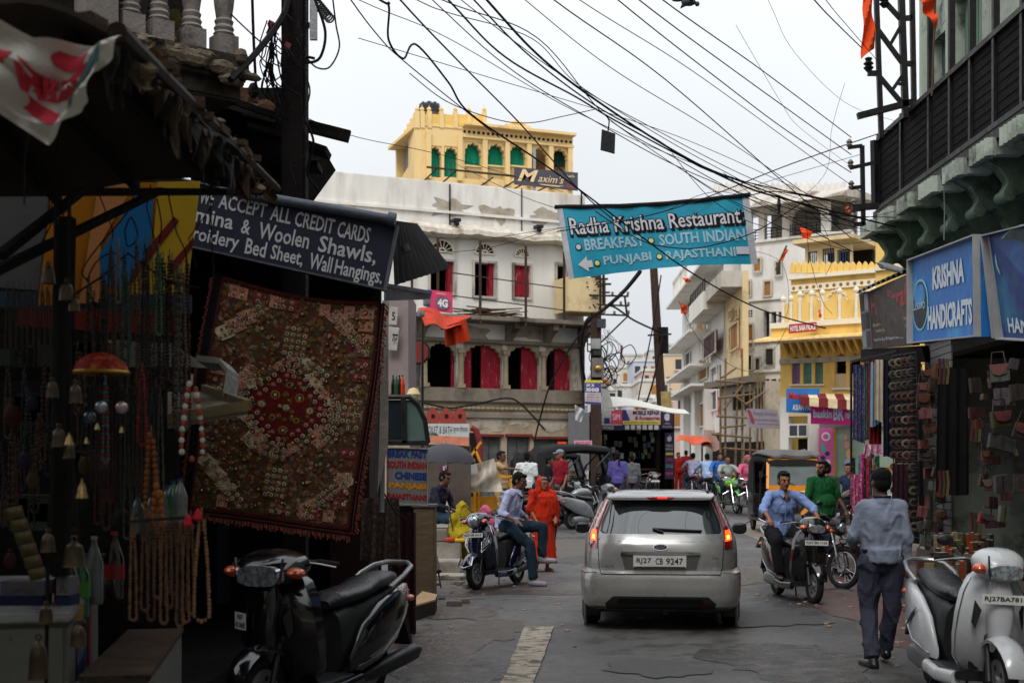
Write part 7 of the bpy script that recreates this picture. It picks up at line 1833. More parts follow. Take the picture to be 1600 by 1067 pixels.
 for sx in(-1,1):
  m=MB();m.loft([sec(.03,.16,.26,-.38,'Y',cx=sx*.19),sec(.035,.15,.24,-.1,'Y',cx=sx*.21),sec(.035,.17,.26,.16,'Y',cx=sx*.2)]);P('floor_side_panel',m,paint)
 m=MB();m.loft([sec(.11,-.40,-.36,.28,'Z',p=4),sec(.19,-.47,-.42,.6,'Z',p=4),sec(.14,-.45,-.4,.85,'Z',p=4)]);P('inner_shield',m,blkp)
 m=MB();m.cyl((0,-.5,.5),(0,-.44,.98),.035);P('steering_column',m,blkp)
 m=MB();m.loft([sec(.13,.24,.66,.05,'Y',p=3),sec(.15,.24,.7,.12,'Y',p=3),sec(.14,.5,.73,.5,'Y',p=3),sec(.08,.6,.78,.85,'Y',p=3)]);P('underseat_body',m,blkp)
 for sx in(-1,1):
  m=MB();m.loft([sec(.015,.27,.36,.08,'Y',cx=sx*.165),sec(.035,.27,.56,.2,'Y',cx=sx*.185),sec(.05,.31,.68,.4,'Y',cx=sx*.19),sec(.05,.40,.74,.65,'Y',cx=sx*.165),sec(.045,.52,.77,.85,'Y',cx=sx*.12),sec(.03,.64,.76,1.0,'Y',cx=sx*.06)]);P('side_panel',m,paint)
  if not simple:
   m=MB();m.tube([(sx*.2,.14,.3),(sx*.235,.4,.36),(sx*.205,.65,.46),(sx*.13,.92,.62)],.007,6);P('side_trim',m,alum)
 m=MB();m.loft([sec(.06,.66,.72,.02,'Y'),sec(.125,.66,.775,.08,'Y',p=2.4),sec(.15,.68,.785,.25,'Y',p=2.4),sec(.14,.7,.80,.42,'Y',p=2.4),sec(.135,.72,.845,.55,'Y',p=2.4),sec(.12,.74,.86,.75,'Y',p=2.4),sec(.08,.77,.85,.86,'Y',p=2.4),sec(.03,.79,.83,.89,'Y')]);P('seat',m,seatm)
 m=MB();gpz=[(-.16,.62,.76),(-.175,.78,.83),(-.15,.93,.88),(-.08,1.0,.9),(0,1.01,.9),(.08,1.0,.9),(.15,.93,.88),(.175,.78,.83),(.16,.62,.76)];m.tube(gpz,.017,8);P('grab_rail',m,grab or alum)
 m=MB();m.loft([sec(.10,.66,.72,.95,'Y'),sec(.09,.65,.73,1.02,'Y'),sec(.05,.67,.71,1.05,'Y')]);P('tail_lamp',m,redl)
 for sx in(-1,1):
  m=MB();m.ball((sx*.13,.95,.66),(.03,.04,.025),8);P('indicator',m,amber)
 m=MB();m.prism([(-.08,.86,.6),(-.08,1.02,.5),(-.08,1.08,.32),(-.08,1.05,.32),(-.08,.96,.5),(-.08,.8,.56)],(.16,0,0));P('rear_mudguard',m,blkp,False)
 m=MB();m.loft([sec(.05,.16,.3,.2,'Y',cx=-.13),sec(.055,.15,.34,.45,'Y',cx=-.14),sec(.04,.17,.3,.68,'Y',cx=-.14)]);P('engine_case',m,alum)
 m=MB();m.loft([sec(.03,.17,.23,.2,'Y',cx=.15),sec(.055,.19,.3,.5,'Y',cx=.17),sec(.055,.24,.35,.9,'Y',cx=.18),sec(.03,.28,.33,.98,'Y',cx=.18)]);P('exhaust',m,blkp)
 m=MB();m.cyl((-.12,.62,.3),(-.13,.7,.58),.022);P('shock_absorber',m,blkp)
 m=MB();m.tube([(-.1,.25,.2),(-.14,.3,.03),(-.16,.34,.015)],.01);m.tube([(.1,.25,.2),(.14,.3,.03),(.16,.34,.015)],.01);m.bar((-.1,.25,.2),(.1,.25,.2),.02);P('centre_stand',m,blkp)
 if scale!=1:T.scale=(scale,)*3
 return T
def motorcycle(label,loc,yaw,tank,pl=None,fair=None,group=None,lean=0,drum=True):
 T=thing('motorcycle',label,'motorcycle',loc,yaw,group)
 if lean:T.rotation_euler=(0,R(lean),R(yaw))
 P=lambda n,mb,mt,sm=True,par=None:mb.build(n,mt,par or T,smooth=sm,local=True)
 wheel(T,-.68,.305,.045,True,nm='front_wheel');wheel(T,.60,.30,.05,True,nm='rear_wheel')
 m=MB();pf=[]
 for k in range(9):
  a=R(35+k*14);r=.335;pf.append([V((x*.06,-.68-r*math.cos(a),.305+r*math.sin(a)+(1-x*x)*.02))for x in(-1,-.5,0,.5,1)]+[V((x*.055,-.68-(r-.012)*math.cos(a),.305+(r-.012)*math.sin(a)))for x in(1,0,-1)])
 m.loft(pf);P('front_fender',m,tank)
 for sx in(-1,1):
  m=MB();m.cyl((sx*.085,-.68,.305),(sx*.085,-.46,.85),.02,n=8);m.cyl((sx*.085,-.66,.35),(sx*.085,-.6,.5),.028,n=8);P('fork_leg',m,chrome)
 m=MB();m.lathe([(.0,-.05),(.06,-.04),(.085,-.0),(.08,.06),(.03,.1)],(0,-.58,.86),'Y',16);P('headlamp',m,lensm)
 m=MB();m.loft([sec(.07,.76,.98,-.6,'Y',p=2.3),sec(.11,.74,1.02,-.54,'Y',p=2.3),sec(.09,.8,.99,-.44,'Y')]);P('headlamp_cowl',m,fair or blkp)
 for sx in(-1,1):
  m=MB();m.cyl((sx*.09,-.55,.8),(sx*.16,-.56,.8),.008);m.ball((sx*.18,-.57,.8),(.035,.03,.025),8);P('indicator',m,amber)
  m=MB();m.tube([(0,-.45,.96),(sx*.1,-.44,.98),(sx*.2,-.42,1.03),(sx*.35,-.32,1.02)],.013,8);hb=P('handlebar',m,chrome)
  m=MB();m.cyl((sx*.24,-.39,1.03),(sx*.37,-.31,1.02),.019,n=8);P('grip',m,tyre_m,True,hb)
  m=MB();m.tube([(sx*.2,-.46,1.02),(sx*.36,-.4,1.0)],.006,5);P('lever',m,alum,True,hb)
  mirror(T,sx,(sx*.2,-.4,1.04),(sx*.3,-.42,1.22))
 m=MB();m.loft([sec(.05,.78,.88,-.42,'Y'),sec(.12,.74,.94,-.3,'Y',p=2.3),sec(.145,.73,.96,-.12,'Y',p=2.3),sec(.12,.73,.9,.06,'Y',p=2.3),sec(.07,.74,.82,.14,'Y')]);P('fuel_tank',m,tank)
 m=MB();m.cyl((0,-.16,.955),(0,-.16,.97),.035,n=12);P('tank_cap',m,chrome)
 m=MB();m.loft([sec(.08,.75,.82,.06,'Y'),sec(.13,.75,.84,.2,'Y',p=2.4),sec(.135,.77,.86,.45,'Y',p=2.4),sec(.12,.8,.89,.7,'Y',p=2.4),sec(.06,.83,.89,.84,'Y')]);P('seat',m,seatm)
 for sx in(-1,1):
  m=MB();m.loft([sec(.012,.5,.68,.05,'Y',cx=sx*.12),sec(.025,.5,.75,.25,'Y',cx=sx*.13),sec(.025,.66,.8,.6,'Y',cx=sx*.11),sec(.015,.74,.83,.9,'Y',cx=sx*.07)]);P('side_panel',m,tank)
  m=MB();m.cyl((sx*.13,.6,.32),(sx*.13,.48,.72),.03,n=10);P('rear_shock',m,chrome)
  m=MB();m.tube([(sx*.14,.6,.84),(sx*.17,.8,.9),(sx*.08,.95,.93)],.012);P('grab_rail',m,chrome)
 m=MB();m.loft([sec(.05,.82,.87,.82,'Y'),sec(.06,.78,.86,.94,'Y'),sec(.03,.79,.85,.97,'Y')]);P('tail_lamp',m,redl)
 m=MB();m.prism([(-.06,.7,.72),(-.06,.92,.66),(-.06,1.0,.5),(-.06,.98,.5),(-.06,.86,.62)],(.12,0,0));P('rear_fender',m,blkp,False)
 m=MB();m.loft([sec(.12,.26,.5,-.2,'Y',p=4),sec(.14,.22,.56,-.05,'Y',p=4),sec(.13,.24,.5,.2,'Y',p=4)]);m.loft([sec(.09,-.22,-.06,.45,'Z',p=4),sec(.1,-.2,-.04,.66,'Z',p=4)]);P('engine',m,alum)
 m=MB()
 for k in range(6):m.box((0,-.14,.48+k*.03),(.2,.2,.008))
 P('cooling_fins',m,blkp,False)
 m=MB();m.tube([(.08,-.24,.5),(.12,-.36,.42),(.14,-.25,.24),(.15,.1,.24)],.02,8);m.loft([sec(.03,.2,.26,.1,'Y',cx=.16),sec(.045,.22,.31,.4,'Y',cx=.18),sec(.045,.28,.37,.85,'Y',cx=.18)]);P('exhaust',m,chrome)
 m=MB();m.tube([(0,-.44,.9),(0,-.36,.6),(0,-.2,.3)],.02,6);m.bar((0,-.4,.84),(0,.7,.74),.03);m.bar((0,.1,.3),(0,.6,.3),.03);m.bar((-.1,.15,.3),(-.1,.6,.3),.02,.04);P('frame',m,blkp)
 m=MB();m.tube([(-.26,-.25,.55),(-.28,-.27,.35),(0,-.3,.3),(.28,-.27,.35),(.26,-.25,.55),(.1,-.3,.64),(-.1,-.3,.64),(-.26,-.25,.55)],.012,6);P('crash_guard',m,chrome)
 m=MB();m.bar((-.26,.1,.28),(.26,.1,.28),.02);m.tube([(-.08,.15,.26),(-.16,.05,.02)],.012);P('footrests',m,blkp)
 if pl:
  fn=quadfn(V((-.12,-.665,.70)),V((.12,-.665,.70)),V((.12,-.68,.63)),V((-.12,-.68,.63)));f2=lambda u,v,h=0.:V(fn(u,v,0))+V((0,-h,0));f2.n=V((0,-1,0))
  m=MB();m.sheet(lambda u,v,h:f2(u,v,h-.005),1,1,.005);po=P('number_plate',m,blkp if pl.startswith('*')else plate,False)
  o=text(pl.strip('*'),(.06,.2,.94,.8),f2,plate if pl.startswith('*')else ink,None,bold=.02,h=.003);o.parent=po
 return T
def rickshaw(label,loc,yaw,body,hood,frame,scale=1.0,cover=None):
 T=thing('auto_rickshaw',label,'auto rickshaw',loc,yaw)
 P=lambda n,mb,mt,sm=True,par=None,bev=0:mb.build(n,mt,par or T,smooth=sm,local=True,bev=bev)
 wheel(T,-1.0,.22,.05,nm='front_wheel')
 for sx in(-1,1):wheel(T,.95,.22,.05,x=sx*.56,nm='rear_wheel')
 m=MB();m.loft([sec(.25,.25,.34,-1.05,'Y',p=5),sec(.55,.24,.34,-.6,'Y',p=5),sec(.64,.24,.34,0,'Y',p=6),sec(.64,.24,.34,1.2,'Y',p=6)]);P('floor',m,body)
 m=MB();m.loft([sec(.64,.34,.8,.55,'Y',p=7),sec(.65,.3,.95,.9,'Y',p=7),sec(.64,.3,.95,1.25,'Y',p=7),sec(.6,.36,.9,1.32,'Y',p=6)]);P('rear_body',m,body)
 for sx in(-1,1):
  m=MB();m.prism([(sx*.62,-.62,.34),(sx*.62,-.15,.34),(sx*.62,-.15,.55),(sx*.62,-.62,.7)],(sx*.03,0,0));P('side_panel',m,body,False)
 m=MB();m.loft([sec(.2,-1.05,-.7,.42,'Z',p=3),sec(.42,-.98,-.55,.55,'Z',p=3),sec(.52,-.92,-.5,.75,'Z',p=4),sec(.55,-.86,-.5,.98,'Z',p=4)]);P('nose',m,frame)
 m=MB();m.loft([sec(.09,-1.08,-.85,.40,'Z'),sec(.14,-1.12,-.86,.6,'Z',p=2.2),sec(.1,-1.02,-.8,.8,'Z')]);P('nose_cone',m,body)
 pf=[]
 for k in range(9):
  a=R(15+k*18);r=.27;pf.append([V((x*.08,-1.0-r*math.cos(a),.22+r*math.sin(a)))for x in(-1,0,1)]+[V((x*.08,-1.0-(r-.02)*math.cos(a),.22+(r-.02)*math.sin(a)))for x in(1,0,-1)])
 m=MB();m.loft(pf);P('front_fender',m,body)
 m=MB();m.bar((-.5,-1.0,.9),(.5,-1.0,.9),.04,.05);m.bar((-.4,-1.05,.7),(.4,-1.05,.7),.02);P('bumper_bar',m,chrome,False)
 for sx in(-1,1):
  m=MB();m.lathe([(.0,-.03),(.06,-.02),(.075,.03),(.05,.08)],(sx*.32,-.98,.78),'Y',14);P('headlamp',m,lensm)
  m=MB();m.ball((sx*.47,-.9,.86),(.035,.03,.03),8);P('indicator',m,amber)
 ws=[(-.58,-.84,.98),(.58,-.84,.98),(.54,-.66,1.56),(-.54,-.66,1.56)]
 m=MB()
 for a,b in zip(ws,ws[1:]+ws[:1]):m.bar(a,b,.06,.09)
 m.bar((-.54,-.68,1.6),(.54,-.68,1.6),.06,.1)
 m.bar((-.56,-.87,.96),(.56,-.87,.96),.04,.2);wf=P('windscreen_frame',m,frame,False)
 m=MB();m.prism([(-.55,-.83,1.0),(.55,-.83,1.0),(.52,-.67,1.53),(-.52,-.67,1.53)],(0,.01,0));P('windscreen',m,mat('screen_glass',(130,140,140),.05,var=.3,scale=2,bump=0,trans=.35,coat=1),False,wf)
 m=MB();m.tube([(.1,-.86,1.02),(-.25,-.8,1.2)],.01,5);P('wiper',m,blkp,True,wf)
 secs=[]
 for y,w,z0,z1 in((-.72,.55,1.5,1.62),(-.6,.6,1.52,1.72),(0,.64,1.55,1.78),(.7,.65,1.5,1.78),(1.1,.64,1.3,1.72),(1.28,.58,1.0,1.5)):secs.append(sec(w,z0,z1,y,'Y',p=3.5,n=24))
 m=MB();m.loft(secs);P('hood_roof',m,hood)
 for sx in(-1,1):
  m=MB();m.prism([(sx*.62,.55,.9),(sx*.62,1.25,.9),(sx*.6,1.2,1.55),(sx*.62,.6,1.6)],(sx*.02,0,0));P('hood_side',m,hood,False)
  m=MB();m.tube([(sx*.6,-.64,1.55),(sx*.63,-.3,1.2),(sx*.63,-.2,.6)],.02,6);m.bar((sx*.63,.5,.5),(sx*.63,.52,1.6),.04);m.bar((sx*.64,-.15,.85),(sx*.64,.5,.85),.03);P('side_frame',m,blkp,False)
  m=MB();m.tube([(sx*.58,-.8,1.25),(sx*.7,-.85,1.3)],.01,5);m.box((sx*.73,-.85,1.3),(.08,.03,.14));P('mirror',m,blkp,False)
 m=MB();m.loft([sec(.55,.34,.5,.6,'Y',p=5),sec(.55,.45,.62,.62,'Y',p=5),sec(.55,.46,.6,1.1,'Y',p=5)]);m.box((0,1.0,.85),(1.1,.1,.5));P('passenger_seat',m,seatm)
 m=MB();m.box((0,-.1,.6),(.5,.3,.12));m.box((0,.06,.75),(.5,.06,.25));P('driver_seat',m,seatm,False)
 m=MB();m.tube([(-.28,-.52,1.02),(0,-.6,1.0),(.28,-.52,1.02)],.016,6);m.cyl((0,-.6,1.0),(0,-.75,.5),.02);P('handlebar',m,blkp)
 if cover:
  secs=[sec(w,z0,z1,y,'Y',p=3,n=24)for y,w,z0,z1 in((-.74,.52,1.66,1.72),(-.6,.63,1.66,1.8),(0,.66,1.72,1.86),(.6,.66,1.7,1.84),(.9,.6,1.68,1.78))]
  m=MB();m.loft(secs);m.v=[v+V((0,0,.02*math.sin(v.x*20+v.y*9)))for v in m.v];P('roof_cover',m,cover)
 if scale!=1:T.scale=(scale,)*3
 return T
# the silver hatchback (rear view)
def car():
 loc=W(1032,990,13.0);loc.z=0
 silver=mat('silver_paint',(150,149,147),.3,metal=.35,var=.05,scale=3,bump=.0,coat=.6)
 T=thing('car','silver hatchback car with its brake lights on, seen from behind','car',loc,-6.6)
 P=lambda n,mb,mt,sm=True,par=None,bev=0:mb.build(n,mt,par or T,smooth=sm,local=True,bev=bev)
 SL=[(.22,.78,.12,3.6,8),(.27,.82,.0,3.72,8),(.34,.84,-.03,3.76,8),(.45,.845,-.045,3.79,8),(.56,.845,-.035,3.79,8),(.605,.84,-.02,3.78,7.5),(.63,.835,.035,3.78,4.6),(.72,.836,.03,3.77,4.6),(.82,.832,.03,3.75,4.4),(.90,.822,.05,3.68,4.4),(.935,.812,.07,3.5,4.2),(.96,.80,.085,3.2,4.2),(.985,.785,.10,2.95,4.2),(1.05,.755,.15,2.8,4.2),(1.12,.725,.20,2.65,4.2),(1.20,.685,.26,2.48,4.2),(1.28,.645,.33,2.3,4.2),(1.345,.608,.38,2.12,4.2),(1.375,.585,.36,2.02,4.4),(1.405,.56,.42,1.9,4.4),(1.425,.52,.52,1.75,4),(1.437,.40,.72,1.5,3.2)]
 def prm(z):
  for a,b in zip(SL[:-1],SL[1:]):
   if a[0]<=z<=b[0]:
    t=(z-a[0])/(b[0]-a[0]);return[a[i]+(b[i]-a[i])*t for i in range(5)]
  return list(SL[0]if z<SL[0][0]else SL[-1])
 def ry(x,z):
  _,w,y0,y1,p=prm(z);t=min(abs(x)/w,.9999)
  return(y0+y1)/2-(y1-y0)/2*(1-t**p)**(1/p)
 zs=[]
 for a,b in zip(SL[:-1],SL[1:]):
  k=max(1,int((b[0]-a[0])/.03));zs+=[a[0]+(b[0]-a[0])*i/k for i in range(k)]
 zs.append(SL[-1][0])
 m=MB();rings=[]
 n=112
 for z in zs:
  _,w,y0,y1,p=prm(z);r_=[]
  for i in range(n):
   t=2*math.pi*i/n;c,s_=math.cos(t),math.sin(t)
   r_.append(V((math.copysign(abs(c)**(2/p),c)*w,(y0+y1)/2+math.copysign(abs(s_)**(2/p),s_)*(y1-y0)/2,z)))
  rings.append(r_)
 m.loft(rings)
 for yc in(.74,3.1):
  m.v=[V((math.copysign(min(abs(v.x),.60),v.x),v.y,v.z))if abs(v.x)>.55 and(v.y-yc)**2+(v.z-.29)**2<.33**2 else v for v in m.v]
 P('body',m,silver)
 def panel(name,pts,mt,off=.006,th=.004,step=.03,par=None,sm=True):
  """conformal panel on the tail; pts outline in (x,z)"""
  bm=bmesh.new();vs=[bm.verts.new((x,0,z))for x,z in pts];bm.faces.new(vs)
  xs=[p[0]for p in pts];zz=[p[1]for p in pts]
  for ax,lo,hi in((0,min(xs),max(xs)),(2,min(zz),max(zz))):
   k=int((hi-lo)/step)
   for i in range(1,k+1):
    c=[0,0,0];c[ax]=lo+(hi-lo)*i/(k+1);nn2=[0,0,0];nn2[ax]=1
    bmesh.ops.bisect_plane(bm,geom=bm.verts[:]+bm.edges[:]+bm.faces[:],plane_co=c,plane_no=nn2)
  bm.verts.ensure_lookup_table();bm.faces.ensure_lookup_table()
  mb=MB();V0=[V((v.co.x,ry(v.co.x,v.co.z)-off,v.co.z))for v in bm.verts]
  ix={v:i for i,v in enumerate(bm.verts)}
  mb.add(V0,[tuple(ix[v]for v in f.verts)for f in bm.faces])
  be=[e for e in bm.edges if len(e.link_faces)==1]
  nv=len(V0);mb.v+=[v+V((0,off+.01,0))for v in V0]
  for e in be:a,b=ix[e.verts[0]],ix[e.verts[1]];mb.f.append((a,b,nv+b,nv+a));mb.m.append(0)
  bm.free()
  return P(name,mb,mt,sm,par)
 glass=mat('car_glass',(40,46,48),.03,var=0,bump=0,coat=.2,ior=2.0)
 hatch=panel('tailgate',[(-.60,.605),(-.55,.60),(.55,.60),(.60,.605),(.625,.66),(.64,.93),(.60,1.0),(-.60,1.0),(-.64,.93),(-.625,.66)],silver,.010)
 gl=panel('rear_window',[(-.535,.985),(.535,.985),(.60,1.03),(.585,1.10),(.50,1.33),(-.50,1.33),(-.585,1.10),(-.60,1.03)],glass,.008)
 panel('glass_seal',[(-.56,.972),(.56,.972),(.625,1.02),(.61,1.12),(.52,1.345),(-.52,1.345),(-.61,1.12),(-.625,1.02)],blkp,.004,par=gl)
 m=MB();
 for(x0,z0),(x1,z1)in(((.03,1.02),(-.08,1.055)),((-.08,1.055),(.42,1.035))):
  m.tube([(x0+(x1-x0)*t/6,ry(x0+(x1-x0)*t/6,z0+(z1-z0)*t/6)-.03,z0+(z1-z0)*t/6)for t in range(7)],.011,6)
 P('wiper',m,blkp,True,gl)
 tl=mat('tail_lens_red',(150,16,22),.12,var=.25,scale=8,bump=0,coat=1);tc_=mat('tail_lens_clear',(190,130,130),.12,var=.2,scale=8,bump=0,coat=1)
 lit=mat('brake_lamp_lit',(255,80,20),.3,var=0,bump=0,emit=2.6);lit2=mat('brake_lamp_core',(255,200,90),.3,var=0,bump=0,emit=2.6)
 for sx in(-1,1):
  q=lambda pts:[(sx*a,b)for a,b in(pts if sx>0 else pts[::-1])]
  t_=panel('tail_lamp',q([(.655,.845),(.745,.855),(.755,.90),(.735,1.0),(.69,1.14),(.60,1.36),(.555,1.38),(.545,1.33),(.615,1.14),(.64,1.05),(.655,.97)]),tl,.016)
  panel('clear_lens',q([(.645,1.06),(.70,1.08),(.665,1.17),(.59,1.335),(.56,1.33),(.62,1.15)]),tc_,.022,par=t_)
  panel('brake_lamp',q([(.665,.92),(.735,.93),(.73,1.0),(.715,1.035),(.665,1.03)]),lit,.022,par=t_,step=.02)
  panel('brake_lamp_core',q([(.682,.94),(.715,.945),(.71,.985),(.682,.98)]),lit2,.026,par=t_,step=.02)
 sp=MB();sp.loft([sec(.52,1.345,1.37,ry(0,1.37)-.10,'Y',p=6),sec(.565,1.345,1.405,ry(0,1.37)+.03,'Y',p=6),sec(.56,1.36,1.425,.62,'Y',p=6)]);spo=P('spoiler',sp,silver)
 m=MB();m.loft([sec(.10,1.352,1.378,ry(0,1.37)-.115,'Y',p=3),sec(.165,1.348,1.382,ry(0,1.37)-.09,'Y',p=3)]);P('high_brake_lamp',m,redl,True,spo)
 m=MB();m.box((0.02,ry(0,1.37)-.118,1.366),(.1,.006,.014));P('high_brake_core',m,mat('brake_high_lit',(255,40,40),.3,var=0,bump=0,emit=1.6),False,spo)
 panel('plate_recess',[(-.36,.64),(.36,.64),(.40,.80),(-.40,.80)],mat('silver_shade',(120,118,116),.35,metal=.7,var=.05,bump=0),.014,par=hatch)
 panel('chrome_strip',[(-.405,.795),(.405,.795),(.40,.825),(-.40,.825)],chrome,.035,par=hatch,step=.02)
 f=lambda u,v,h=0.:V((-.275+.535*u,ry(0,.72)-.03-h,.79-.125*v));f.n=V((0,-1,0))
 m=MB();m.sheet(lambda u,v,h:f(u,v,h-.015),1,1,.015);npl=P('number_plate',m,plate,False)
 for s,rc in(('RJ27',(.06,.22,.34,.74)),('CB',(.42,.22,.56,.74)),('9247',(.62,.22,.94,.74))):
  o=text(s,rc,f,ink,None,bold=.01,h=.003);o.parent=npl
 m=MB();m.bar((-.27,ry(0,.72)-.033,.672),(.25,ry(0,.72)-.033,.672),.006,.008);P('plate_rim',m,blkp,False,npl)
 ov=lambda rx,rz,zc,xc=0.:[(xc+rx*math.cos(2*math.pi*i/24),zc+rz*math.sin(2*math.pi*i/24))for i in range(24)]
 bd=panel('oval_badge',ov(.078,.034,.872),chrome,.02,step=.1,par=hatch);panel('badge_face',ov(.068,.026,.872),mat('badge_blue',(24,28,44),.3,bump=0),.025,step=.1,par=hatch)
 fb=lambda u,v,h=0.:V((-.055+.11*u,ry(0,.872)-.027-h,.89-.034*v));fb.n=V((0,-1,0))
 o=text('Ford',(.08,0,.92,1),fb,chrome,None,shear=.3,h=.003);o.parent=hatch
 fb2=lambda u,v,h=0.:V((.46+.15*u,ry(.53,.79)-.016-h,.81-.06*v));fb2.n=V((0,-1,0))
 o=text('Figo',(0,0,.8,.6),fb2,chrome,None,shear=.4,h=.003);o.parent=hatch
 o=text('TITANIUM',(.2,.7,.85,1),fb2,ink,None,h=.003);o.parent=hatch
 fb3=lambda u,v,h=0.:V((-.61+.2*u,ry(-.5,.67)-.016-h,.68-.03*v));fb3.n=V((0,-1,0))
 o=text('DURATORQ',(0,0,1,1),fb3,ink,None,shear=.2,h=.003);o.parent=hatch
 seam=mat('seam_dark',(24,24,24),.8,bump=0)
 for line in([(-.645,.95),(-.63,.66),(-.60,.60),(.60,.60),(.63,.66),(.645,.95)],[(-.83,.60),(-.63,.613)],[(.63,.613),(.83,.60)],[(-.64,.925),(.64,.925)]):
  pts=[]
  for(x0,z0),(x1,z1)in zip(line[:-1],line[1:]):
   for t in range(12):xx,zz=x0+(x1-x0)*t/12,z0+(z1-z0)*t/12;pts.append((xx,ry(xx,zz)-.0095,zz))
  m=MB();m.tube(pts,.0035 if line[0][1]>.93 or len(line)==2 and line[0][0]<-.7 or len(line)>2 else .0025,5);P('shut_line',m,seam)
 panel('rear_valance',[(-.54,.235),(.54,.235),(.56,.30),(.48,.375),(-.48,.375),(-.56,.30)],blkp,.012)
 panel('valance_recess',[(-.44,.30),(.44,.30),(.42,.35),(-.42,.35)],mat('valance_dark',(14,14,14),.7,bump=0),.016)
 panel('reflector',[(.40,.255),(.52,.26),(.52,.275),(.40,.27)],redl,.018,step=.2)
 for sx in(-1,1):
  m=MB()
  for(y0,y1)in((.62,1.0),(1.06,1.75),(1.81,2.5)):
   def sf_(u,v,h):
    z=.99+.33*v;y=y0+(y1-y0)*u+.0;y=min(y,2.45-.5*v*(1 if y1>2.2 else 0));y=y+(.16*v if y0<.7 and u<.5 else 0);_,w,a,b,p=prm(z);t=abs(y-(a+b)/2)/((b-a)/2);x=w*max(1-t**p,.01)**(1/p);return V((sx*(x+.006+h),y,z))
   m.sheet(sf_,6,6,.002)
  o=P('side_windows',m,glass);o['kind']='stuff'
  m=MB();m.loft([sec(.05,.92,1.01,2.22,'Y',cx=sx*.93),sec(.085,.90,1.035,2.27,'Y',cx=sx*.93),sec(.085,.91,1.03,2.34,'Y',cx=sx*.93),sec(.04,.94,1.0,2.42,'Y',cx=sx*.92)]);m.bar((sx*.8,2.32,.95),(sx*.9,2.32,.96),.05,.03);mo=P('door_mirror',m,blkp)
  m=MB();m.box((sx*.93,2.219,.967),(.13,.004,.085));P('mirror_glass',m,mat('dark_mirror',(34,36,38),.15,metal=.5,var=0,bump=0),False,mo)
  for yc in(.74,3.1):
   w=MB();w.ring((sx*.735,yc,.29),.215,.075,'X',32,10,1.25);wo_=P('wheel',w,tyre_m);w=MB();w.cyl((sx*.70,yc,.29),(sx*.80,yc,.29),.18,n=24);P('rim',w,alum,False,wo_)
   w=MB();w.prism([(sx*.64,yc-.31,.13),(sx*.82,yc-.31,.13),(sx*.82,yc-.31,.30),(sx*.64,yc-.31,.30)],(0,.01,0));
   if yc<1:P('mud_flap',w,blkp,False)
   w=MB();w.ring((sx*.79,yc,.29),.345,.018,'X',32,6);P('arch_lip',w,silver)
 m=MB();m.b2((-.7,.5,.16),(.7,3.4,.25));m.cyl((.05,.15,.2),(.05,.5,.2),.03);m.b2((-.6,.55,.25),(.6,.65,.32));P('underbody',m,blkp,False)
 m=MB();m.tube([(x,ry(x,1.40)+.5,1.44)for x in(0.0,0.02)],.01);
 for sx in(-1,1):
  m=MB();m.bar((sx*.50,.55,1.432),(sx*.48,1.75,1.432),.03,.012);P('roof_gutter',m,blkp,False)
 return T
car()
black_p=mat('black_scooter_paint',(16,16,18),.18,var=.15,bump=0,coat=.8)
blue_p=mat('navy_scooter_paint',(16,20,46),.2,var=.15,bump=0,coat=.8)
white_p=mat('white_scooter_paint',(178,180,182),.3,var=.08,bump=0,coat=.5)
silver_p=mat('silver_bike_paint',(130,132,136),.35,metal=.5,var=.1,bump=0,coat=.5)
red_p=mat('red_bike_paint',(90,16,18),.3,var=.1,bump=0,coat=.6)
lime_p=mat('lime_bike_paint',(96,178,30),.3,var=.1,bump=0,coat=.5)
s1=scooter('black scooter with silver grab rail parked in dark left foreground',(-1.30,8.65,0),-24,black_p,'RJ27|AS 0645',chrome_trim=False,style=2,lean=0,grab=mat('grab_silver',(150,150,152),.35,metal=.6,var=.05),scale=1.07)
s2=scooter('navy scooter with chrome trim carrying the sitting man',(-.2,18.2,0),-27,blue_p,'RJ27 SB 4410',style=1,lean=-3)
s3=scooter('black scooter being ridden towards the camera by man in blue',(3.62,16.4,0),9,black_p,'RJ27 BS 1156',style=0,lean=2,chrome_trim=False)
s4=scooter('white scooter parked at the right edge of the street',(3.22,9.15,0),0,white_p,'RJ27BA7816',style=0,lean=3,scale=1.05)
for k_ in range(1):
 for sx in(-1,1):
  m=MB();m.prism([(sx*.243,.32,.60),(sx*.243,.42,.50),(sx*.241,.55,.44),(sx*.243,.43,.54)],(sx*.004,0,0));m.build('decal',blkp,s4,local=True)
  mirror(s4,sx,(sx*.2,-.42,1.02),(sx*.33,-.45,1.16))
b1=motorcycle('black motorcycle with white wheel rim parked facing the street on the right',(4.2,18.3,0),34,black_p,'*RJ27 CE',lean=6)
b2=motorcycle('lime green motorcycle ridden towards the camera past the car',(W(1138,0,37).x,37,gh(37)),10,lime_p,None,fair=lime_p)
b3=motorcycle('dark motorcycle parked by the pink shop with a man in navy on it',(W(1322,0,27).x,27,gh(27)+.1),60,black_p)
b4=motorcycle('grey silver motorcycle in the parked row, second from the car',(W(900,0,31).x,31,gh(31)),115,silver_p)
b5=motorcycle('dark red motorcycle half hidden behind the orange sari woman',(W(838,0,32).x,32,gh(32)),100,red_p)
b6=motorcycle('black motorcycle with handlebars toward the barricade',(W(810,0,28).x,28,gh(28)),-35,black_p,fair=silver_p)
s5=scooter('silver scooter at the end of the parked row beside the car',(W(925,0,30.5).x,30.5,gh(30.5)),125,silver_p,None,style=0,simple=True)
s6=scooter('small dark scooter parked in front of mobile repair shop',(W(1010,0,42).x,42,gh(42)),20,black_p,None,style=0,simple=True)
b7=motorcycle('motorcycle with lit tail lamp ridden away by two men in pale blue',(W(1085,0,44).x,44,gh(44)),178,red_p)
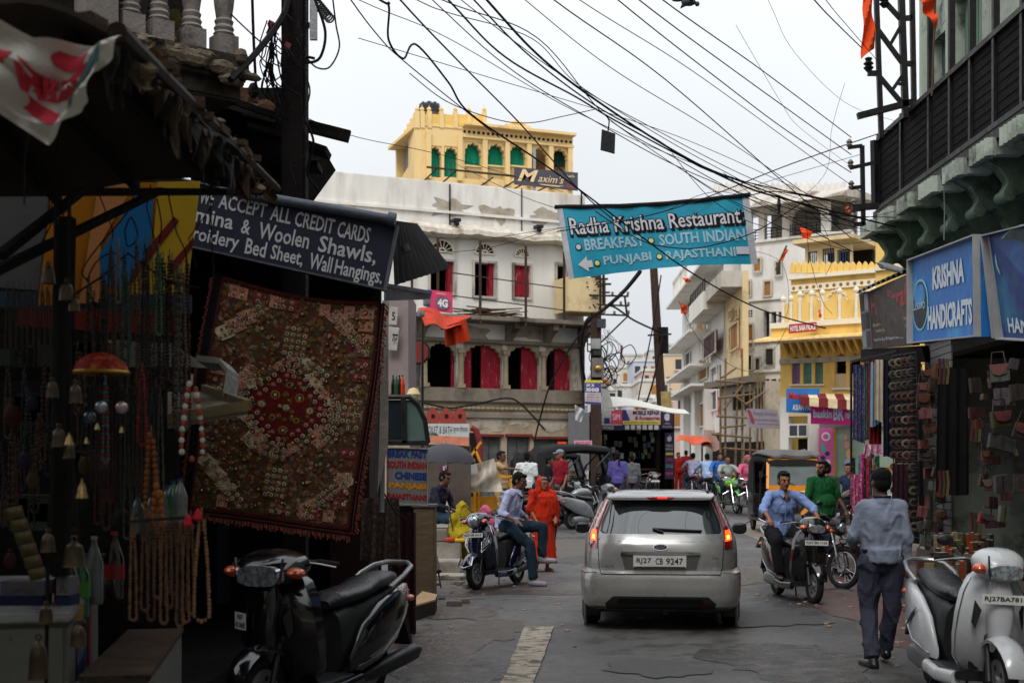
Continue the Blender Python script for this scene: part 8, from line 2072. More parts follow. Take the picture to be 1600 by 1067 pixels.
b8=motorcycle('dark motorcycle ridden away beside the one with lit tail lamp',(W(1106,0,42).x,42,gh(42)),182,black_p)
b9=motorcycle('dark motorcycle with pink clad passenger left of yellow rickshaw',(W(1164,0,36).x,36,gh(36)),5,black_p)
b10=motorcycle('black and silver motorcycle far back in the parked row',(W(872,0,34).x,34,gh(34)),80,black_p,fair=silver_p)
yel=mat('rickshaw_yellow',(226,142,30),.35,var=.08,bump=0,coat=.4);hoodb=mat('hood_black',(40,40,42),.75,var=.2,bump=.3);rbody=mat('rickshaw_black',(24,24,26),.4,var=.2,bump=0,coat=.4)
rickshaw('yellow and black auto rickshaw coming towards the camera with grey roof cover',(W(1228,0,29.5).x,29.5,gh(29.5)),0,rbody,hoodb,yel,1.02,mat('cover_grey',(96,94,92),.8,bump=.4))
rickshaw('black auto rickshaw parked sideways before the old white building',(W(905,0,36.5).x,36.5,gh(36.5)),100,rbody,hoodb,rbody,1.12)
rickshaw('second black auto rickshaw behind the men on the left',(W(866,0,38.6).x,38.6,gh(38.6)),96,rbody,hoodb,rbody,1.0)
# people
def remesh(mb,vox,name,mt,T,sm=4,wr=0.,wf=9.,wz=.5,rdg=False):
 """union of overlapping volumes as one continuous skin"""
 me=bpy.data.meshes.new('tmp');me.from_pydata([tuple(v)for v in mb.v],[],mb.f);me.update()
 ob=bpy.data.objects.new('tmp',me)
 a=ob.modifiers.new('r','REMESH');a.mode='VOXEL';a.voxel_size=vox
 b=ob.modifiers.new('s','SMOOTH');b.iterations=sm;b.factor=.5
 m2=bake(ob);bpy.data.objects.remove(ob);bpy.data.meshes.remove(me)
 if wr:
  nv_=len(m2.vertices);co=[0.]*(3*nv_);no=[0.]*(3*nv_);m2.vertices.foreach_get('co',co);m2.vertices.foreach_get('normal',no)
  for i in range(nv_):
   p=V(co[3*i:3*i+3]);k=mnoise.noise(V((p.x*wf,p.y*wf,p.z*wf*wz+p.x*3)));k=(k if rdg is False else(1-min(1,abs(k)*3.2))**2*1.3-.35);k2=mnoise.noise(V((p.x*wf*2.3,p.y*wf*2.3,p.z*wf*1.1)))
   p=p+V(no[3*i:3*i+3])*(wr*(k+.45*k2));co[3*i:3*i+3]=p
  m2.vertices.foreach_set('co',co);m2.update()
 m2.name=name;m2.materials.clear();m2.materials.append(mt)
 m2.polygons.foreach_set('use_smooth',[True]*len(m2.polygons))
 o=bpy.data.objects.new(name,m2);C.objects.link(o);o.parent=T
 return o
def cap(mb,a,b,r0,r1,n=10):
 a=V(a);b=V(b)
 mb.cyl(a,b,r0,r1,n);mb.ball(a,r0,n);mb.ball(b,r1,n)
skin_a=mat('skin_brown',(134,88,62),.55,var=.1,bump=.05);skin_b=mat('skin_deep_brown',(96,62,46),.55,var=.1,bump=.05)
hairm=mat('black_hair',(12,10,10),.8,var=.3,scale=30,bump=.5,bscale=140);greyhair=mat('grey_hair',(90,88,86),.6,var=.3,scale=30,bump=.4)
eyew=mat('eye_white',(120,112,104),.3,var=0,bump=0);eyeb=mat('eye_dark',(24,16,14),.2,var=0,bump=0);lipm=mat('lip',(110,56,48),.5,var=0,bump=0)
def person(label,loc,yaw,J=None,h=1.7,skin=skin_a,shirt=None,trousers=None,shoes=None,sleeve=1.0,vox=.014,hair=True,head_turn=0,look=0,beard=0,female=False,extra=None,collar=True,wide=1.0,hands='relax',hem=.86,belly=0,group=None):
 """faces -Y. J overrides joints (x,y,z) in metres for a 1.7 m figure; sides l=+x r=-x"""
 T=thing('person',label,'person',loc,yaw,group)
 D=dict(pel=(0,0,.93),ches=(0,.0,1.26),neck=(0,.01,1.45),head=(0,-.015,1.585),shl=(.185,.01,1.40),shr=(-.185,.01,1.40),ell=(.23,.03,1.13),elr=(-.23,.03,1.13),wrl=(.245,-.07,.89),wrr=(-.245,-.07,.89),hil=(.09,0,.90),hir=(-.09,0,.90),knl=(.10,-.02,.50),knr=(-.10,-.02,.50),anl=(.11,.03,.09),anr=(-.11,.03,.09),tol=None,tor=None)
 if J:D.update(J)
 D={k:(V(v)if v is not None else None)for k,v in D.items()}
 s=h/1.7
 for k in D:
  if D[k]is not None:D[k]=D[k]*s
 w=wide
 B=MB()
 hd=D['head'];nk=D['neck'];ch=D['ches'];pe=D['pel']
 Rh=Matrix.Rotation(R(head_turn),3,'Z')@Matrix.Rotation(R(look),3,'X')
 H_=lambda x,y,z:hd+Rh@V((x,y,z))*s
 B.ball(H_(0,.01,.03),(.077*s,.095*s,.088*s),14,Rh);B.ball(H_(0,-.025,-.045),(.058*s,.068*s,.072*s),12,Rh);B.ball(H_(0,-.07,-.09),(.028*s,.026*s,.024*s),8,Rh)
 B.cyl(H_(0,-.085,.02),H_(0,-.112,-.025),.010*s,.017*s,8);B.ball(H_(0,-.108,-.028),.016*s,8)
 B.ball(H_(0,-.082,.032),(.058*s,.016*s,.011*s),8,Rh);B.ball(H_(0,-.089,-.058),(.026*s,.012*s,.012*s),8,Rh)
 for sx in(-1,1):B.ball(H_(sx*.076,.015,-.01),(.012*s,.022*s,.032*s),8,Rh);B.ball(H_(sx*.04,-.06,-.02),(.024*s,.02*s,.022*s),8,Rh)
 cap(B,nk+V((0,.005,-.03))*s,hd+V((0,.01,-.06))*s,.058*s,.052*s)
 cap(B,nk+V((0,0,-.05)),ch,.07*s,.12*s*w)
 cap(B,D['shl'].lerp(D['shr'],.1),D['shr'].lerp(D['shl'],.1),.055*s,.055*s)
 for x in(-.06,.06):cap(B,ch+V((x,0,.05))*s,pe+V((x,0,.06))*s,.10*s*w,.10*s*w)
 cap(B,D['hil'],D['hir'],.10*s*w,.10*s*w)
 hv=[]
 for sd,sg in(('l',1),('r',-1)):
  cap(B,D['sh'+sd],D['el'+sd],.046*s*w,.036*s*w);cap(B,D['el'+sd],D['wr'+sd],.037*s*w,.024*s)
  cap(B,D['hi'+sd],D['kn'+sd],.083*s*w,.054*s*w);cap(B,D['kn'+sd],D['an'+sd],.052*s*w,.035*s)
  wr=D['wr'+sd];dr=(wr-D['el'+sd]).normalized()
  side=dr.cross(V((0,0,1)));side=side.normalized()if side.length>.2 else V((0,1,0)).cross(dr).normalized()*-1
  if abs(dr.z)>.8:side=V((0,-1,0))-dr*dr.dot(V((0,-1,0)));side.normalize()
  up=side.cross(dr).normalized()
  if abs(dr.z)<=.8 and up.z>0:curl=-up
  elif abs(dr.z)<=.8:curl=up
  else:curl=up if up.x*sg<0 else-up
  pc=wr+dr*.045*s
  if hands=='grip':ca=1.5
  else:ca=.45
  cap(B,wr,wr+dr*.075*s+side*.018*s,.026*s,.020*s,8);cap(B,wr,wr+dr*.075*s-side*.018*s,.024*s,.019*s,8)
  for q,(o,l)in enumerate(((.028,.068),(.010,.076),(-.009,.07),(-.027,.056))):
   b0=wr+dr*.082*s+side*o*s;d1=(dr*math.cos(ca*.5)+curl*math.sin(ca*.5));b1=b0+d1*l*.5*s;d2=(dr*math.cos(ca*1.3)+curl*math.sin(ca*1.3));b2=b1+d2*l*.5*s
   cap(B,b0,b1,.0105*s,.0095*s,6);cap(B,b1,b2,.0095*s,.008*s,6)
  t0=wr+dr*.03*s+side*.026*s;t1=t0+(dr*.6+side*.7+curl*.3).normalized()*.035*s;t2=t1+(dr*.9+side*.1+curl*.5).normalized()*.03*s
  cap(B,t0,t1,.014*s,.0115*s,6);cap(B,t1,t2,.0115*s,.009*s,6)
  an=D['an'+sd];to=D['to'+sd]if D['to'+sd]is not None else an+V((sg*.03,-.17,-.055))*s
  cap(B,an+V((0,.035,-.045))*s,to,.036*s,.027*s)
  hv.append((sd,an,to))
 remesh(B,vox,'body',skin,T,sm=2)
 for sx in(-1,1):
  if vox<.02:
   m=MB();m.ball(H_(sx*.031,-.083,.008),(.0115*s,.006*s,.005*s),8,Rh);e_=m.build('eye',eyew,T,smooth=True,local=True)
   m=MB();m.ball(H_(sx*.031,-.090,.008),(.006*s,.004*s,.0055*s),8,Rh);m.build('pupil',eyeb,e_,smooth=True,local=True)
   m=MB();m.ball(H_(sx*.033,-.094,.032),(.021*s,.006*s,.0045*s),8,Rh);m.build('eyebrow',hairm,T,smooth=True,local=True)
 if vox<.02:
  m=MB();m.ball(H_(0,-.098,-.060),(.022*s,.006*s,.006*s),8,Rh);m.build('lips',lipm,T,smooth=True,local=True)
 if hair:
  m=MB();m.ball(H_(0,.028,.052),(.084*s,.094*s,.082*s),14,Rh);m.ball(H_(0,.058,-.005),(.074*s,.062*s,.075*s),12,Rh);m.ball(H_(0,-.042,.092),(.066*s,.046*s,.028*s),10,Rh)
  for sx in(-1,1):m.ball(H_(sx*.062,.0,.03),(.02*s,.035*s,.045*s),8,Rh)
  remesh(m,.008 if vox<.02 else .014,'hair',hair if hair is not True else hairm,T,2,.006,24)
 if beard:
  m=MB();m.ball(H_(0,-.092,-.047),(.034*s,.014*s,.008*s),8,Rh)
  if beard>1:m.ball(H_(0,-.055,-.085),(.05*s,.05*s,.036*s),10,Rh);m.ball(H_(.05,-.03,-.05),(.02*s,.04*s,.04*s),8,Rh);m.ball(H_(-.05,-.03,-.05),(.02*s,.04*s,.04*s),8,Rh)
  remesh(m,.007,'beard',hairm,T,1)
 if shirt:
  S=MB();hz=hem*s
  cap(S,D['shl'].lerp(D['shr'],.06),D['shr'].lerp(D['shl'],.06),.068*s*w,.068*s*w)
  cap(S,nk+V((0,.01,-.06))*s,ch,.085*s,.14*s*w)
  for x in(-.062,.062):cap(S,ch+V((x,0,.06))*s,pe+V((x*1.05,0,.08))*s,.122*s*w,.120*s*w)
  if belly:S.ball(pe+V((0,-.07,.14))*s,(.17*s*w,.15*s,.15*s),12)
  if collar:
   a_=nk+V((0,.008,-.005))*s;S.cyl(a_+V((0,.01,-.04))*s,a_+V((0,.0,.022))*s,.082*s,.068*s,14)
  lower=(pe-ch).normalized();S.cyl(pe+V((0,0,.1))*s,pe+lower*(.93-hem)*s+V((0,0,0)),.175*s*w,.172*s*w,18)
  S.v=S.v
  for sd in 'lr':
   a_,b_,c_=D['sh'+sd],D['el'+sd],D['wr'+sd]
   cap(S,a_,a_.lerp(b_,min(1,sleeve*2)),.066*s*w,.056*s*w)
   if sleeve>.5:t_=(sleeve-.5)*2*.92;S.ball(b_,.057*s*w,10);S.cyl(b_,b_.lerp(c_,t_),.056*s*w,.043*s,10);
  if collar and vox<.016 and sleeve>.5 and not female:
   nb=nk+V((0,0,.0))*s
   for sx in(-1,1):
    m=MB();m.prism([nb+V((sx*.012,-.105,-.065))*s,nb+V((sx*.05,-.085,-.0))*s,nb+V((sx*.078,-.05,.02))*s,nb+V((sx*.088,-.03,-.015))*s,nb+V((sx*.05,-.115,-.085))*s],V((0,-.006,.004)));m.build('collar',shirt,T,smooth=True,local=True)
   m=MB();cb=ch+V((0,-.1,0));m.prism([nb+V((-.03,-.118,-.03))*s,nb+V((.03,-.118,-.03))*s,nb+V((0,-.128,-.12))*s],V((0,.06,0)));m.build('open_neck',skin,T,local=True)
   m=MB();fr_=[ch+(pe-ch)*t_+V((0,-.158*w*s,.04))for t_ in(-.1,.2,.5,.8,1.1)];m.tube(fr_,.006,5);m.build('placket',shirt,T,smooth=True,local=True)
  remesh(S,max(vox*.9,.012),'shirt',shirt,T,4,.010,8,.7,True)
 if trousers:
  S=MB();cap(S,D['hil'],D['hir'],.122*s*w,.122*s*w);cap(S,pe+V((-.05,0,.02))*s,pe+V((.05,0,.02))*s,.118*s*w,.118*s*w)
  for sd in 'lr':
   a_,b_,c_=D['hi'+sd],D['kn'+sd],D['an'+sd]
   cap(S,a_,b_,.108*s*w,.078*s*w);S.cyl(b_,c_.lerp(b_,.02),.077*s*w,.068*s,12)
  remesh(S,max(vox*.9,.012),'trousers',trousers,T,4,.012,7,.5,True)
 for sd,an,to in hv:
  if shoes:
   m=MB();d_=(to-an);cap(m,an+V((0,.035,-.05))*s,to+d_.normalized()*.01,.046*s,.038*s);cap(m,an+V((0,.02,-.02))*s,an+V((0,.0,-.04))*s,.045*s,.045*s)
   remesh(m,.010,'shoe',shoes,T,2)
 if extra:extra(T,D,s,H_)
 return T
c_=lambda n,rgb,r=.9,**k:mat('fabric_'+n,rgb,r,var=.14,scale=5,bump=.3,bscale=30,**k)
greyblue=c_('grey_blue',(124,132,150));slate=c_('slate',(58,60,74));darksh=mat('black_shoe',(22,22,24),.4,bump=.1);ltblue=c_('light_blue',(122,142,190));blacktr=c_('black',(24,24,27));greenp=c_('green',(24,82,42));jeans=c_('jeans',(40,58,74));jeansd=c_('dark_jeans',(26,42,54));greyt=c_('grey_tee',(150,156,152));whitesh=c_('white',(200,204,204));lav=c_('pale_lavender',(168,172,204));khaki=c_('khaki',(156,128,94));maroon=c_('maroon',(124,22,36));purple=c_('purple',(84,76,140));mgrey=c_('mid_grey',(92,96,100));navyc=c_('navy',(34,46,72));sky_b=c_('sky_blue',(150,170,206));orangec=c_('orange',(180,42,18),stain=(140,26,16),stain_scale=6,stretch=(1,1,.4));sneaker=mat('sneaker',(140,138,146),.6,bump=.1);yellowc=mat('fabric_yellow_dots',(150,132,26),.9,var=.25,bump=.3,stain=(110,70,24),stain_scale=9,stain_lo=.6,stain_hi=.63)
RV=lambda x:x
def ex1(T,D,s,H_):
 m=MB();wr=D['wrl']
 a=D['wrr']+V((0,-.02,-.10));m.lathe([(.03,-.16),(.034,-.14),(.034,0),(.012,.05),(.012,.07)],a,n=12);m.build('held_bottle',mat('bottle_plastic',(130,120,124),.1,var=.1,bump=0,trans=.4,coat=1),T,smooth=True,local=True)
 m=MB();m.cyl(D['pel']+V((0,0,.055)),D['pel']+V((0,0,.085)),.163,.163,24);m.v=[V((v.x*1.08,v.y*.86,v.z))for v in m.v];m.build('belt',darksh,T,local=True)
 m=MB();m.ring(D['neck']+V((0,.012,.018)),.07,.008,'Z',18,5);m.build('lanyard',mat('lanyard_navy',(24,30,70),.7),T,local=True)
person('man in grey blue shirt and slate trousers walking away at right, holding a bottle',(3.10,10.75,0),183,dict(shl=(.16,.01,1.375),shr=(-.16,.01,1.375),ell=(.235,-.03,1.12),wrl=(.17,-.22,1.04),elr=(-.205,.05,1.12),wrr=(-.215,.0,.86),knl=(.10,-.05,.50),anl=(.12,.14,.09),knr=(-.10,-.02,.50),anr=(-.09,-.16,.14),hir=(-.085,0,.9),pel=(0,0,.93)),h=1.66,skin=skin_b,shirt=greyblue,trousers=slate,shoes=darksh,vox=.0095,sleeve=.98,hem=.9,extra=ex1)
person('rider in light blue shirt on the black scooter, moustached, facing the camera',(3.56,16.8,.0),9,dict(pel=(0,.12,.88),ches=(0,.04,1.16),neck=(0,0,1.38),head=(0,-.03,1.515),shl=(.19,.0,1.32),shr=(-.19,.0,1.32),ell=(.34,-.18,1.15),elr=(-.34,-.18,1.15),wrl=(.33,-.38,1.03),wrr=(-.33,-.38,1.03),hil=(.1,.1,.84),hir=(-.1,.1,.84),knl=(.22,-.32,.74),knr=(-.22,-.32,.74),anl=(.17,-.3,.33),anr=(-.17,-.3,.33)),h=1.7,shirt=ltblue,trousers=blacktr,shoes=darksh,vox=.011,sleeve=.72,beard=1,hands='grip',look=8)
person('man in green polo shirt and jeans standing behind the rider, head turned',(W(1284,0,20.6).x,20.6,.02),25,dict(elr=(-.27,.0,1.13),wrr=(-.24,-.1,.9),ell=(.28,-.05,1.12),wrl=(.3,-.2,.94)),h=1.78,skin=skin_b,shirt=greenp,trousers=jeans,shoes=darksh,vox=.013,sleeve=.42,wide=1.12,belly=1,head_turn=-75,beard=2)
person('seated man in navy shirt on the motorcycle by the pink shop',(W(1326,0,27).x,27.1,gh(27)-.02),-50,dict(pel=(0,.1,.92),ches=(0,.1,1.2),neck=(0,.08,1.4),head=(0,.05,1.53),shl=(.19,.1,1.34),shr=(-.19,.1,1.34),ell=(.25,-.08,1.12),elr=(-.28,-.1,1.14),wrl=(.2,-.3,1.05),wrr=(-.24,-.38,1.06),hil=(.1,.08,.86),hir=(-.1,.08,.86),knl=(.16,-.34,.8),knr=(-.16,-.34,.8),anl=(.14,-.4,.36),anr=(-.14,-.4,.36)),shirt=navyc,trousers=blacktr,shoes=darksh,vox=.018,sleeve=.9)
ride=dict(pel=(0,.12,.9),ches=(0,.04,1.18),neck=(0,0,1.4),head=(0,-.03,1.535),shl=(.19,.0,1.34),shr=(-.19,.0,1.34),ell=(.32,-.18,1.17),elr=(-.32,-.18,1.17),wrl=(.33,-.38,1.05),wrr=(-.33,-.38,1.05),hil=(.1,.1,.86),hir=(-.1,.1,.86),knl=(.22,-.28,.74),knr=(-.22,-.28,.74),anl=(.19,-.12,.36),anr=(-.19,-.12,.36))
person('rider in grey T-shirt on the lime green motorcycle',(W(1136,0,37.2).x,37.2,gh(37)),10,ride,shirt=greyt,trousers=jeansd,shoes=darksh,vox=.018,sleeve=.4,hands='grip',skin=skin_a,beard=1)
person('man in bright blue shirt riding behind the grey T-shirt rider',(W(1124,0,39).x,39,gh(39)+.06),5,ride,shirt=c_('bright_blue',(50,100,170)),trousers=jeansd,shoes=darksh,vox=.022,sleeve=.9,head_turn=20)
person('rider in pale lavender shirt seen from behind, left of the two',(W(1083,0,44.2).x,44.2,gh(44)),178,ride,shirt=c_('dusty_lilac',(150,150,176)),trousers=slate,shoes=darksh,vox=.022,sleeve=.9)
person('rider in pale blue shirt seen from behind, broader and nearer',(W(1105,0,42).x,42,gh(42)),184,ride,shirt=sky_b,trousers=slate,shoes=darksh,vox=.02,sleeve=.9,wide=1.1)
person('woman in red at the far shops beyond the booth',(W(1060,0,50).x,50,gh(50)),20,shirt=c_('brick_red',(150,34,30)),trousers=c_('brick_red',(150,34,30)),vox=.024,h=1.6,shoes=darksh)
person('person in dark clothes near the far shops right of the woman in red',(W(1072,0,53).x,53,gh(53)),160,shirt=maroon,trousers=slate,vox=.024,h=1.65,shoes=darksh)
person('woman in pink veil riding pillion left of the yellow rickshaw',(W(1168,0,36.5).x,36.5,gh(36.5)+.02),8,ride,shirt=c_('pink',(190,90,120)),trousers=slate,shoes=darksh,vox=.022,hair=c_('pink',(190,90,120)))
person('man behind the green polo man, only dark head and shoulder seen',(W(1292,0,25.5).x,25.5,gh(25.5)-.05),190,shirt=c_('olive',(60,70,52)),trousers=slate,shoes=darksh,vox=.02,sleeve=.4)
person('man in purple shirt with his back turned at the repair shop',(W(965,0,36).x,36,gh(36)-.02),172,shirt=purple,trousers=slate,shoes=darksh,vox=.018,sleeve=.7,h=1.78)
person('man in grey shirt facing the repair shop counter',(W(987,0,38.5).x,38.5,gh(38.5)-.05),185,shirt=mgrey,trousers=slate,shoes=darksh,vox=.02,sleeve=.9)
def capx(T,D,s,H_):
 m=MB();m.ball(H_(0,.012,.075),(.088*s,.1*s,.06*s),12);m.prism([H_(-.07,-.07,.05),H_(.07,-.07,.05),H_(.055,-.16,.035),H_(-.055,-.16,.035)],(0,0,.012));m.build('cap',mat('cap_grey_blue',(120,136,150),.8),T,smooth=True,local=True)
person('man in maroon T-shirt and grey cap standing by the parked row',(W(875,0,32.6).x,32.6,gh(32.6)),-55,shirt=maroon,trousers=blacktr,shoes=darksh,vox=.017,sleeve=.42,h=1.86,extra=capx,skin=skin_a,hair=False)
person('man in white shirt with his back turned and dark cap',(W(823,0,32).x,32,gh(32)),175,dict(ell=(.28,.0,1.15),wrl=(.3,-.2,1.05)),shirt=whitesh,trousers=navyc,shoes=darksh,vox=.017,sleeve=.42,h=1.8,skin=skin_b)
person('policeman in khaki shirt pointing towards the man in white',(W(783,0,31).x,31,gh(31)),60,dict(elr=(-.22,-.22,1.32),wrr=(-.12,-.46,1.3)),shirt=khaki,trousers=khaki,shoes=darksh,vox=.017,sleeve=.42,h=1.84,skin=skin_b)
person('dark figure standing in the doorway behind the maroon T-shirt man',(W(858,0,35.2).x,35.2,gh(35)-.1),90,shirt=blacktr,trousers=blacktr,shoes=darksh,vox=.022,h=1.75,skin=skin_b)
person('man in pale lavender shirt and jeans sitting sideways on the navy scooter',(-.02,18.55,0),68,dict(pel=(0,.05,.86),ches=(.0,-.02,1.13),neck=(0,-.08,1.33),head=(0,-.14,1.46),shl=(.185,-.05,1.28),shr=(-.185,-.05,1.28),ell=(.25,-.0,1.03),elr=(-.28,.02,1.02),wrl=(.22,-.22,.88),wrr=(-.33,-.2,.92),hil=(.1,.02,.82),hir=(-.1,.02,.82),knl=(.12,-.44,.82),knr=(-.14,-.34,.58),anl=(.1,-.44,.40),anr=(-.18,-.42,.10)),shirt=lav,trousers=jeansd,shoes=sneaker,vox=.012,sleeve=.75,skin=skin_b,h=1.74,look=15)
def bagx(T,D,s,H_):
 m=MB();m.ball((.02,-.42,.98),(.11,.1,.09),10);m.ball((.04,-.42,1.07),(.04,.04,.04),8);remesh(m,.014,'plastic_bag',mat('bag_red_white',(180,170,166),.5,stain=(180,60,60),stain_scale=6),T,2,.01,16)
person('seated man in dark shirt and jeans on the stone steps at left',(W(684,0,21.9).x,22.0,.12),62,dict(pel=(0,.05,.78),ches=(.0,-.02,1.06),neck=(0,-.08,1.27),head=(0,-.14,1.40),shl=(.185,-.05,1.2),shr=(-.185,-.05,1.2),ell=(.24,-.12,.95),elr=(-.26,-.14,.94),wrl=(.12,-.34,.86),wrr=(-.1,-.38,.86),hil=(.1,.02,.74),hir=(-.1,.02,.74),knl=(.14,-.42,.72),knr=(-.16,-.40,.70),anl=(.12,-.34,.28),anr=(-.16,-.30,.26)),shirt=c_('ink',(34,34,48)),trousers=jeans,shoes=sneaker,vox=.014,sleeve=.95,skin=skin_b,look=15)
def drape(T,prof,mt,name,folds=9,amp=.03,c=(0,0),n=48,seed=0,sq=.8):
 m=MB();vs=[]
 for r,z,ox,oy in prof:
  for i in range(n):
   a=2*math.pi*i/n;rr_=r*(1+amp/max(r,.05)*math.sin(a*folds+z*3+seed)*min(1,(prof[0][1]-z)*2+.2)*.6+.03*math.sin(a*2+seed))
   vs.append(V((c[0]+ox+rr_*math.cos(a),c[1]+oy+rr_*sq*math.sin(a),z)))
 k=len(prof);m.add(vs,[(j*n+i,j*n+(i+1)%n,(j+1)*n+(i+1)%n,(j+1)*n+i)for j in range(k-1)for i in range(n)]+[tuple(range(n-1,-1,-1)),tuple((k-1)*n+i for i in range(n))])
 return m.build(name,mt,T,smooth=True,local=True)
def sari(T,D,s,H_):
 drape(T,[(.15,.98,0,0),(.19,.9,0,0),(.2,.75,0,0),(.2,.5,0,0),(.22,.3,0,.0),(.25,.14,0,0)],orangec,'sari_skirt',11,.02)
 m=MB();m.ball(H_(0,.03,.03),(.098*s,.112*s,.115*s),14);m.ball(H_(0,.06,-.08),(.1*s,.09*s,.13*s),12)
 for sx in(-1,1):cap(m,H_(sx*.078,.0,.02),H_(sx*.1,-.02,-.2),.035,.06)
 cap(m,D['shl'],D['shr'],.082,.082);cap(m,D['neck']+V((0,-.02,-.08)),D['ches']+V((0,-.03,.0)),.1,.16);cap(m,D['ches']+V((.05,-.03,0)),D['pel']+V((.05,-.02,.1)),.16,.17)
 cap(m,D['ches']+V((-.06,-.0,0)),D['pel']+V((-.05,.0,.05)),.13,.16);cap(m,D['shr'],D['elr'],.075,.07);cap(m,D['shl'],D['ell'],.08,.09);cap(m,D['ell'],D['pel']+V((.16,-.06,-.02)),.085,.09)
 remesh(m,.013,'sari_drape',orangec,T,3,.02,9,.3,True)
 m=MB();m.sheet(lambda u,v,h:V((.2+.09*u+.03*math.sin(v*6),.02+.04*math.sin(u*9)+h,1.0-.68*v)),8,12,.008);m.build('sari_end',mat('fabric_gold_orange',(176,110,50),.8,bump=.3),T,smooth=True,local=True)
person('elderly woman wrapped in a bright orange sari with glasses',(W(848,0,20.7).x,20.7,.018),28,dict(ell=(.24,-.0,1.13),wrl=(.17,-.16,.98),elr=(-.25,.0,1.12),wrr=(-.2,-.14,.92)),h=1.52,shirt=orangec,skin=skin_a,hair=greyhair,vox=.012,sleeve=.4,extra=lambda T,D,s,H_:(sari(T,{k:v for k,v in D.items()},s,lambda x,y,z:H_(x,y+.035,z)),[(lambda m:m.build('glasses',eyeb,T,smooth=True,local=True))(MB().ring(H_(sx*.033,-.108,.006),.02,.003,'Y',14,5))for sx in(-1,1)]),collar=False,wide=1.1)
def ysari(T,D,s,H_):
 m=MB();m.ball(H_(0,.02,.02),(.105,.12,.13),14);m.ball(H_(0,.06,-.12),(.14,.12,.16),12);cap(m,D['shl'],D['shr'],.1,.1);cap(m,D['neck'],D['pel'],.13,.2);cap(m,D['pel'],D['pel']+V((0,-.1,-.1)),.22,.24)
 m.ball((0,.0,.18),(.34,.32,.2),14);cap(m,D['shl'],D['ell'],.08,.08);cap(m,D['shr'],D['elr'],.08,.08)
 remesh(m,.015,'sari_drape',yellowc,T,3,.024,8,.4,True)
sit0=dict(pel=(0,.0,.2),ches=(0,-.02,.5),neck=(0,-.05,.7),head=(0,-.08,.84),shl=(.17,-.03,.64),shr=(-.17,-.03,.64),ell=(.22,-.1,.42),elr=(-.22,-.1,.42),wrl=(.12,-.28,.36),wrr=(-.12,-.28,.36),hil=(.09,0,.17),hir=(-.09,0,.17),knl=(.3,-.25,.2),knr=(-.3,-.25,.2),anl=(-.1,-.36,.1),anr=(.1,-.38,.1))
person('woman in mustard yellow dotted sari sitting low with her back turned',(W(724,0,21.6).x,21.6,.34),200,sit0,h=1.32,skin=skin_b,vox=.016,hair=False,extra=ysari)
def psari(T,D,s,H_):
 m=MB();m.ball(H_(0,.02,.03),(.1,.115,.12),14);m.ball(H_(0,.05,-.1),(.12,.11,.14),12);cap(m,D['shl'],D['shr'],.09,.09);cap(m,D['neck'],D['pel'],.13,.2);m.ball((0,.0,.18),(.3,.3,.2),14)
 remesh(m,.016,'veil',c_('pink',(190,90,120)),T,3,.02,8,.4,True)
person('person in pink veil sitting low behind the navy scooter',(W(757,0,22).x,22,.28),160,sit0,h=1.3,skin=skin_b,vox=.018,hair=False,extra=psari)
# left middle: plinths, umbrella, barricade and small things
m=MB()
T=thing('stone_steps','grey stone steps and plinths beside the seated man','steps',(W(690,0,21).x,21,0))
a=W(640,0,21.5);b=W(735,0,22)
m=MB();m.b2((a.x,21.2,0),(W(722,0,21.6).x,24.5,.46));m.build('upper_block',paleconc,T,bev=.02)
m=MB();m.b2((W(655,0,20.6).x,20.3,0),(W(722,0,20.6).x,21.19,.2));m.build('step',paleconc,T,bev=.02)
m=MB();m.b2((W(650,0,21.4).x,21.3,.463),(W(700,0,21.4).x,24.5,.66));m.build('seat_block',concrete,T,bev=.02)
m=MB();m.b2((a.x-1.5,24.5,0),(W(735,0,26).x,25.5,.5));m.build('back_block',concrete,T)
T=thing('umbrella','open grey umbrella beside the yellow barricade','umbrella',W(698,770,25))
c=W(697,728,25);n=8
m=MB();r=.58
vs=[c+V((0,0,.44))]
for j in range(1,7):
 for i in range(48):
  a_=2*math.pi*i/48;t_=j/6;sc_=1-.06*abs(math.sin(a_*4))*t_;vs.append(c+V((r*math.sin(t_*1.45)*math.cos(a_)*sc_,r*math.sin(t_*1.45)*math.sin(a_)*sc_,.44*math.cos(t_*1.45)+.02*abs(math.sin(a_*4))*t_)))
m.add(vs,[(0,1+i,1+(i+1)%48)for i in range(48)]+[(1+j*48+i,1+j*48+(i+1)%48,1+(j+1)*48+(i+1)%48,1+(j+1)*48+i)for j in range(5)for i in range(48)])
m.build('canopy',mat('umbrella_grey',(62,62,68),.7,var=.1),T,smooth=True)
m=MB();m.cyl(c+V((0,0,.5)),c+V((0,0,-1.1)),.012,n=6);m.build('shaft',chrome,T)
for k in range(8):
 a_=math.pi*k/4;m=MB();m.tube([c+V((0,0,.40)),c+V((r*.6*math.cos(a_),r*.6*math.sin(a_),.27)),c+V((r*.93*math.cos(a_),r*.93*math.sin(a_),.03))],.005,4);m.build('rib',blackm,T)
T=thing('trestle','red and white striped trestle legs under the umbrella','trestle',W(690,800,24.4))
for k,(x0,x1)in enumerate(((689,692),(694,708),(700,686),(697,699))):
 m=MB();m.bar(W(x0,728,24.4),W(x1,825,24.4),.05);m.build('leg',mat('white_leg',(190,180,180),.6)if k%2 else mat('maroon_leg',(110,30,40),.6),T)
T=thing('barricade','yellow police barricade draped with a clear plastic sheet','barricade',W(755,830,28))
yb=mat('barricade_yellow',(216,150,36),.5,var=.1,stain=(150,90,30),stain_scale=4)
D_=27.5
